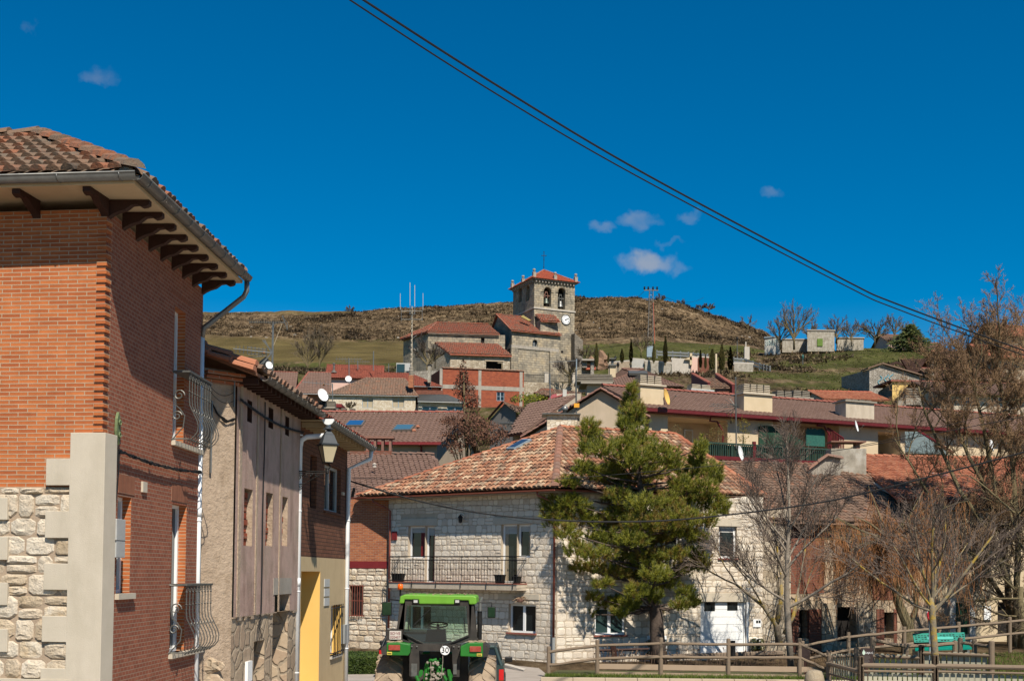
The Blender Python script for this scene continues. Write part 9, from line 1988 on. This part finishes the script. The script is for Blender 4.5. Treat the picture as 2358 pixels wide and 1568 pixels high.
def pine():
 rs = random.Random(9); Y = 46.3; g = P(*cO(742, 1445), Y); rt = thing('pine_tree', 'bushy green pine with a thick grooved trunk in front of the stone house', 'tree', g); tr = MB(); K = lambda x, y, dy=0: P(*cO(x, y), Y+dy)
 tr.tube([K(745, 1475), K(738, 1330), K(730, 1180), K(690, 1040), K(670, 900), K(650, 700), K(640, 480), K(615, 250), K(590, 60), K(585, -60)], [.36, .29, .26, .21, .17, .14, .11, .07, .04, .015], 10)
 CL = [(590, -70, 38, 60), (585, 0, 60, 60), (600, 80, 95, 70), (620, 40, 60, 50), (560, 130, 60, 60), (350, 140, 70, 60), (370, 200, 75, 60), (330, 250, 50, 50), (420, 260, 80, 50), (540, 230, 95, 60), (640, 200, 95, 70), (640, 300, 140, 80), (520, 330, 90, 60), (760, 280, 110, 70), (830, 330, 60, 50), (310, 350, 55, 45), (380, 390, 90, 50), (470, 420, 90, 50), (620, 420, 150, 70), (720, 380, 90, 60), (980, 250, 42, 60), (950, 320, 60, 50), (1010, 370, 85, 60), (1070, 400, 60, 60), (900, 400, 80, 50), (880, 460, 100, 60), (1000, 470, 90, 50),
   (170, 490, 70, 45), (240, 440, 70, 40), (150, 570, 90, 60), (250, 560, 110, 60), (170, 650, 110, 60), (300, 640, 120, 60), (430, 560, 110, 60), (520, 520, 90, 50), (560, 620, 130, 60), (420, 660, 120, 60), (670, 560, 120, 55), (640, 680, 120, 60), (800, 560, 110, 60), (760, 660, 120, 60), (920, 540, 110, 55), (880, 640, 110, 60), (1050, 560, 90, 60), (1000, 650, 90, 50), (1110, 590, 50, 50),
   (230, 730, 90, 50), (350, 750, 110, 50), (480, 760, 120, 60), (600, 770, 110, 50), (740, 760, 110, 50), (880, 730, 110, 50), (960, 760, 80, 40), (280, 820, 80, 50), (400, 850, 120, 50), (530, 860, 110, 55), (680, 870, 110, 55), (820, 850, 90, 50), (950, 860, 90, 50), (290, 920, 70, 50), (390, 930, 80, 40), (500, 950, 90, 45), (610, 950, 90, 50), (730, 960, 100, 55), (880, 940, 70, 45), (990, 910, 60, 50), (430, 1020, 60, 35), (380, 1090, 60, 30), (440, 1130, 80, 40), (520, 1120, 80, 40), (620, 1060, 70, 50), (590, 1130, 60, 40), (720, 1080, 60, 50), (790, 1010, 70, 50), (900, 1060, 60, 40), (870, 1140, 60, 35), (940, 1120, 50, 40), (350, 1190, 32, 25), (530, 1180, 60, 30), (735, 1180, 35, 40)]
 px = 2800/Y*1.2354*1.992; nb = MB(); db = MB()
 for (x, y, rx, ry) in CL:
  dy = rs.uniform(-1, .6)*min(1.7, 1.9*math.sqrt(max(.05, 1-((x-620)/560)**2)))*(1 if y > 150 else .25); c = K(x, y, dy); c.x += 0
  t = tr; j = max(0, min(1, (1330-y-90)/1400)); q = K(735-150*j, min(1150, y+90)); m = q.lerp(c, .5)+Vc((0, 0, -.15)); t.tube([q, m, c], [.05, .035, .015], 5, False)
  a, b = rx/px*1.0, ry/px*1.02; nt_ = int(66*rx*ry/5000)+18; brown = .14+.4*noise.noise(Vc((x*.006, y*.006, 2)))
  for i in range(nt_):
   d = Vc((rs.gauss(0, 1), rs.gauss(0, 1), rs.gauss(0, 1))).normalized(); r = rs.uniform(.35, 1); p = c+Vc((d.x*a*r, d.y*a*.8*r, d.z*b*r)); ax = (Vc((d.x*.6, d.y*.6, .75+.25*d.z))).normalized(); o = ax.orthogonal().normalized(); o2 = ax.cross(o); mb = db if rs.random() < brown+(.12 if 600 < y < 1000 else 0) else nb; L = .18
   for k_ in range(24):
    az = rs.uniform(0, 6.3); sp = rs.uniform(.2, 1.25); nd = ax*math.cos(sp)+(o*math.cos(az)+o2*math.sin(az))*math.sin(sp); st = p+ax*rs.uniform(-.07, .10); sd = nd.cross(Vc((0, -1, .2))).normalized()*.009; mb.add([st-sd, st+sd, st+nd*L*rs.uniform(.7, 1.2)], [(0, 1, 2)])
 tr.build('trunk', bark('pine bark', [(.05, .036, .028), (.15, .11, .085)]), rt, uv=False, smooth=True); nb.build('needles', leafmat('pine needles', [(.04, .058, .008), (.15, .17, .014), (.34, .31, .03)], .55, .25), rt, uv=False); db.build('dry_needles', leafmat('yellowing needles', [(.14, .10, .015), (.26, .17, .03), (.20, .17, .03)], .6, .25), rt, uv=False)
pine()
def leafy(name, label, cat, base, blobs, n, s, m, group=None, trunk=.1, trm=None, flat=1.0, stem=True):
 rs = random.Random(int(base.x*97+base.y*13)); rt = thing(name, label, cat, base, group); k = MB()
 for (c, a, b) in blobs:
  for i in range(int(n*a*b)+10):
   d = Vc((rs.gauss(0, 1), rs.gauss(0, 1), rs.gauss(0, 1))).normalized(); r = rs.uniform(.5, 1.05); p = c+Vc((d.x*a*r, d.y*a*r, d.z*b*r)); q = Vc((rs.gauss(0, 1), rs.gauss(0, 1), rs.gauss(0, 1))).normalized()*s*rs.uniform(.6, 1.3); e = q.orthogonal().normalized()*q.length*.5; k.add([p-q, p-e, p+q, p+e], [(0, 1, 2, 3)])
 k.build('crown', m, rt, uv=False)
 if stem:
  k = MB(); cc = blobs[0][0]; k.tube([base, base.lerp(cc, .6), cc], [trunk, trunk*.8, trunk*.4], 6)
  for (c, a, b) in blobs[1:]: k.tube([base.lerp(cc, .5), c], [trunk*.5, trunk*.15], 4)
  k.build('trunk', trm or b_curl, rt, uv=False)
 return rt
Y = 66; g = gp(1090, Y); oc = [(cE(760, 1250), 10, 30), (cE(755, 1330), 18, 24), (cE(745, 1400), 26, 24), (cE(800, 1420), 22, 20), (cI(1680, 470), 26, 26), (cI(1720, 560), 22, 34), (cI(1640, 690), 50, 30), (cI(1530, 690), 34, 12), (cI(1460, 690), 26, 7), (cI(1720, 760), 44, 34), (cI(1830, 760), 36, 26), (cI(1930, 790), 36, 22), (cI(2010, 830), 22, 16), (cI(1560, 800), 38, 14), (cI(1480, 850), 26, 10), (cI(1600, 880), 34, 20), (cI(1550, 960), 24, 18), (cI(1780, 880), 36, 18), (cI(1900, 880), 36, 14), (cI(1500, 920), 26, 10)]
leafy('oak_tree', 'tree holding dead brown leaves between the skylight roof and the dark barn', 'tree', g, [(P(p[0][0], p[0][1], Y+rs0.uniform(-1, 1)), p[1]*Y/F*.95, p[2]*Y/F*.95) for p in oc], 800, .075, leafmat('dead oak leaves', [(.05, .03, .022), (.14, .065, .04), (.24, .12, .075)], .8, .15), trunk=.10)
for (x0, y0, x1, y1, Y, lab, cols_) in ((1240, 1455, 1590, 1560, 96, 'round yellow green bush below the churchyard wall', [(.05, .08, .01), (.20, .24, .02), (.34, .30, .04)]), (1220, 1480, 1300, 1560, 97, 'small olive bush at the left of the yellow green bush', [(.10, .09, .03), (.22, .20, .06)])):
 a, b = P(*cE(x0, y1), Y), P(*cE(x1, y0), Y); leafy('bush', lab, 'bush', Vc(((a.x+b.x)/2, Y, a.z)), [(Vc((a.x+(b.x-a.x)*f, Y, (a.z+b.z)/2)), (b.x-a.x)*.3, (b.z-a.z)*(.42 if f != .5 else .52)) for f in (.28, .5, .72)], 350, .10, leafmat(lab[:9], cols_), stem=False)
for (x0, y0, x1, y1, lab, cols_) in ((660, 440, 835, 745, 'golden green cypress shrub on the terrace', [(.08, .08, .012), (.24, .18, .02), (.16, .13, .02)]), (350, 520, 650, 740, 'loose reddish green shrub on the terrace left of the golden cypress', [(.07, .07, .02), (.20, .13, .04), (.12, .13, .03)]), (560, 420, 690, 540, 'thin airy shrub rising over the terrace hedge', [(.09, .09, .02), (.22, .16, .04)]), (0, 540, 170, 700, 'tangle of pot plants at the left end of the terrace', [(.08, .07, .03), (.18, .15, .06)])):
 a, b = P(*cK(x0, y1), 66.5), P(*cK(x1, y0), 66.5); leafy('shrub', lab, 'shrub', Vc(((a.x+b.x)/2, 66.5, a.z)), [(Vc(((a.x+b.x)/2, 66.5, a.z+(b.z-a.z)*f)), (b.x-a.x)*w_, (b.z-a.z)*.3) for f, w_ in ((.3, .48), (.65, .36))], 500 if x0 != 560 else 150, .05, leafmat('s'+str(x0), cols_), trunk=.05)
CY = [(337, 690, 905, 'slender cypress right of the tower buttress'), (680, 650, 862, 'tall pointed cypress left of the white wall panels'), (590, 745, 865, 'broad cypress behind the tan block wall'), (455, 790, 872, 'small cypress behind the left end of the tan block wall'), (905, 700, 860, 'cypress just right of the pylon foot'), (1020, 620, 865, 'tallest cypress in front of the guard rail'), (1368, 755, 918, 'slim cypress left of the dark cypress group'), (1418, 800, 925, 'shortest cypress of the dark group'), (1485, 750, 925, 'wide ragged cypress beside the wooden pole'), (1580, 700, 935, 'tallest cypress of the dark group'), (1665, 725, 935, 'rightmost cypress above the green slope')]
def cyps():
 first = None; rs = random.Random(2); Y = 174
 for i, (x, y0, y1, lab) in enumerate(CY):
  a, b = P(*cG(x, y1), Y), P(*cG(x, y0), Y); h = b.z-a.z
  if first is None:
   rt = thing('cypress', lab, 'tree', a, 'cypresses on the slope'); k = MB()
   for j in range(2600):
    f = rs.random()**1.2; r = .17*h*math.sin(pi*min(1, f*.9+.12))**.8*(1-f*.55)*.62; an = rs.uniform(0, 6.3); p = a+Vc((math.cos(an)*r*rs.uniform(.6, 1.05), math.sin(an)*r, f*h)); q = Vc((rs.gauss(0, .4), rs.gauss(0, .4), 1)).normalized()*.20; e = q.orthogonal().normalized()*.06; k.add([p-q, p-e, p+q, p+e], [(0, 1, 2, 3)])
   k.build('crown', leafmat('cypress foliage', [(.022, .028, .008), (.07, .065, .015), (.13, .10, .025)], .8, .1), rt, uv=False); k = MB(); k.tube([a-Vc((0, 0, .5)), a+Vc((0, 0, h*.8))], [.12, .04], 5); k.build('trunk', b_curl, rt, uv=False); first = (rt, h)
  else: wd_ = {2: 1.7, 3: 1.3, 8: 1.9, 9: 1.3, 10: 1.5, 0: .9}.get(i, 1.0); s = h/first[1]; dup(first[0], a, i*.7, lab, (s*wd_ if s > .8 else s*wd_*1.1, s*wd_, s))
cyps()
def far_tree(label, f, t, Y, wd, mt, tm, seed, lv=3, group='leafless trees on the hillside', name='bare_tree', up=1.2, nm=7, rm=.03, cat='tree'):
 a, b = P(f[0], f[1], Y), P(t[0], t[1], Y); h = b.z-a.z; rs = random.Random(seed); wdm = wd*Y/F; prm = dict(wob=.1, trop=.05, nch=[0, 6, 6, 5], spread=.5, ratio=.55, split=2, rmin=rm); segs = []
 for i in range(nm): an = 2*pi*i/nm; segs.append((a+Vc((0, 0, h*.12+h*.25*rs.random())), (math.cos(an)*wdm/h*1.1, math.sin(an)*.4*wdm/h, up*rs.uniform(.7, 1.1)), h*.55, h*.014+.02, lv))
 return bare_tree(label, ([a], [([a-Vc((0, 0, .5)), a+Vc((0, 0, h*.45))], [h*.022+.03, h*.012+.02])]), segs, prm, seed, mt, tm, name=name, group=group, cat=cat)
tm1 = mat('hazy brown twigs', [(.16, .12, .08), (.26, .20, .14)], 2, .9); tm2 = mat('purple grey twigs', [(.09, .07, .06), (.17, .135, .12)], 2, .9)
for i, (f, t, Y, wd, tm, lab, lv, nm) in enumerate(((cF(1130, 715), cF(1080, 380), 212, 60, tm1, 'left one of the two feathery bare trees at the field edge', 3, 8), (cF(1250, 715), cF(1260, 300), 213, 60, tm1, 'right, taller one of the two feathery bare trees at the field edge', 3, 8),
 (cH(185, 650), cH(130, 250), 224, 70, tm1, 'tall bare poplar left of the green door shed', 3, 9), (cH(60, 650), cH(25, 380), 226, 60, tm1, 'bare tree between the graffiti hut and the tall poplar', 3, 7), (cH(330, 620), cH(330, 400), 236, 40, tm1, 'faint bare tree behind the green door shed', 3, 5),
 (cH(565, 600), cH(560, 370), 232, 60, tm2, 'dark fine twigged bare tree right of the green door shed', 3, 9), (cH(700, 620), cH(695, 425), 230, 60, tm1, 'reddish rounded bare tree in front of the long low shed', 3, 9), (cH(905, 625), cH(900, 380), 228, 120, tm2, 'dense dark rounded bare tree on the ridge', 3, 14),
 (cH(1075, 600), cH(1075, 365), 238, 40, tm1, 'thin bare tree left of the conifer', 3, 6), (cH(1195, 600), cH(1200, 400), 238, 40, tm1, 'thin bare tree behind the conifer', 3, 6), (cG(1840, 560), cG(1835, 400), 330, 40, tm1, 'faint bare tree on the hill shoulder', 3, 5),
 (cE(400, 1265), cE(395, 930), 178, 70, tm2, 'pollarded bare tree against the left end of the church', 3, 11), (cE(480, 1180), cE(500, 1010), 179, 40, tm2, 'smaller bare tree beside the pollarded one by the church', 3, 7), (cE(1808, 1350), cE(1800, 1090), 181, 70, tm2, 'pollarded bare tree inside the churchyard railing below the tower', 3, 12),
 (cG(240, 870), cG(260, 700), 190, 90, tm1, 'brown leafless thicket right of the church tower', 3, 12), (cG(780, 800), cG(780, 600), 200, 60, tm1, 'bare bush left of the pylon', 3, 9), (cF(1560, 1110), cF(1560, 1010), 92, 50, tm1, 'small bare shrub in front of the pale stone clad wall', 3, 8))):
 far_tree(lab, f, t, Y, wd, b_curl, tm, 40+i, lv, nm=nm, rm=.022)
for i, (u, v, r, lab) in enumerate(((806, 719, 9, 'lone dark bush on the left skyline'), (1520, 694, 10, 'first dark bush on the skyline right of the pylon'), (1568, 702, 8, 'small middle bush on the right hand skyline'), (1612, 712, 8, 'dark bush touching the largest skyline bush'), (1632, 716, 12, 'largest dark bush low on the right hand skyline'))):
 far_tree(lab, (u, v+2), (u+1, v-r*1.7), 388, r*3.2, b_curl, tm2, 80+i, 3, 'thorn bushes on the skyline', 'thorn_bush', .8, 12, .05, 'bush')
def conifer():
 Y = 226; a, b = P(*cH(1225, 690), Y), P(*cH(1215, 465), Y); h = b.z-a.z; rs = random.Random(3); rt = thing('conifer', 'broad dark green conifer on the ridge', 'tree', a); k = MB()
 for i in range(150):
  f = (i/150)**.8; an = i*2.4; r = (1-f)*6.2*rs.uniform(.75, 1.1)+.2; c = a+Vc((0, 0, f*h)); t = c+Vc((math.cos(an)*r, math.sin(an)*r, -.12*r+rs.uniform(0, .4)))
  for j in range(26): p = c.lerp(t, rs.uniform(.25, 1))+Vc((rs.gauss(0, .22), rs.gauss(0, .22), rs.gauss(0, .12))); q = ((t-c).normalized()+Vc((rs.gauss(0, .5), rs.gauss(0, .5), rs.gauss(0, .3)))).normalized()*.38; e = q.orthogonal().normalized()*.14; k.add([p-q, p-e, p+q, p+e], [(0, 1, 2, 3)])
 k.build('crown', leafmat('conifer foliage', [(.018, .03, .012), (.05, .075, .02), (.11, .11, .02)], .7, .1), rt, uv=False); k = MB(); k.tube([a, b], [.3, .05], 6); k.build('trunk', b_curl, rt, uv=False)
conifer()
# ---------------------------------------------------------------- scrub, gorse and grass tufts over the hill
def scrub():
 rs = random.Random(77); A, B, C = MB(), MB(), MB()
 def tuft(mb, p, s, n):
  for i in range(n):
   d = Vc((rs.gauss(0, 1), rs.gauss(0, .8), abs(rs.gauss(0, .7))+.1)).normalized()*s*rs.uniform(.5, 1.2); e = Vc((-d.y, d.x, rs.uniform(-.3, .3)*s)).normalized()*s*.22; q = p+Vc((rs.gauss(0, .45), rs.gauss(0, .45), 0))*s; mb.add([q-e, q+e, q+d], [(0, 1, 2)])
 n = 0
 while n < 19000:
  y = rs.uniform(296, 402); u = rs.uniform(440, 1850); x = (u-1179)/F*y; g_, f_ = zones(x, y); n += 1
  cl = noise.noise(Vc((x*.045, y*.03, 0)))+.5*noise.noise(Vc((x*.16, y*.10, 4)))
  if f_ > .3 and cl < .45: continue
  z = H(x, y); p = Vc((x, y, z))
  if cl > .26 or rs.random() < .05: tuft(A, p, rs.uniform(.45, 1.0), 9)
  elif cl > -.2: tuft(B, p, rs.uniform(.35, .8), 6)
  elif rs.random() < .5: tuft(B, p, rs.uniform(.25, .5), 5)
 n = 0
 while n < 7500:
  y = rs.uniform(140, 243); u = rs.uniform(1330, 2420); x = (u-1179)/F*y; n += 1; cl = noise.noise(Vc((x*.09, y*.09, 2)))+(.30 if (1760 < u < 1900 and y > 185) else 0)+(.12 if y > 232 else 0); z = H(x, y); p = Vc((x, y, z))
  if cl > .22: tuft(B if rs.random() < .6 else A, p, rs.uniform(.35, .9), 8)
  elif cl > -.3: tuft(C if rs.random() < .75 else B, p, rs.uniform(.15, .34), 5)
 n = 0
 while n < 1500:
  u = rs.uniform(470, 1000); y = rs.uniform(203, 222); x = (u-1179)/F*y; n += 1; tuft(B if rs.random() < .6 else A, Vc((x, y, H(x, y))), rs.uniform(.4, .9), 8)
 for mb, nm, m in ((A, 'dark_scrub', leafmat('dark gorse', [(.035, .026, .018), (.085, .06, .038), (.13, .10, .06)], 1, .1)), (B, 'dry_scrub', leafmat('dry grass', [(.09, .062, .035), (.19, .135, .075), (.28, .21, .12)], 1, .2)), (C, 'green_tufts', leafmat('green tufts', [(.05, .08, .012), (.11, .15, .025), (.18, .18, .05)], 1, .2))): tag(mb.build(nm, m, uv=False), kind='stuff')
 k = MB()
 for i in range(260):
  y = rs.uniform(300, 398); u = rs.uniform(480, 1750); x = (u-1179)/F*y
  if noise.noise(Vc((x*.06, y*.06, 8))) > .15: k.blob(Vc((x, y, H(x, y))), rs.uniform(.12, .4), 5, 4, .3, (1.3, 1, .7))
 tag(k.build('pale_rocks', mat('pale limestone bits', [(.34, .30, .25), (.50, .46, .40)], 2, 1), uv=False), kind='stuff')
scrub()
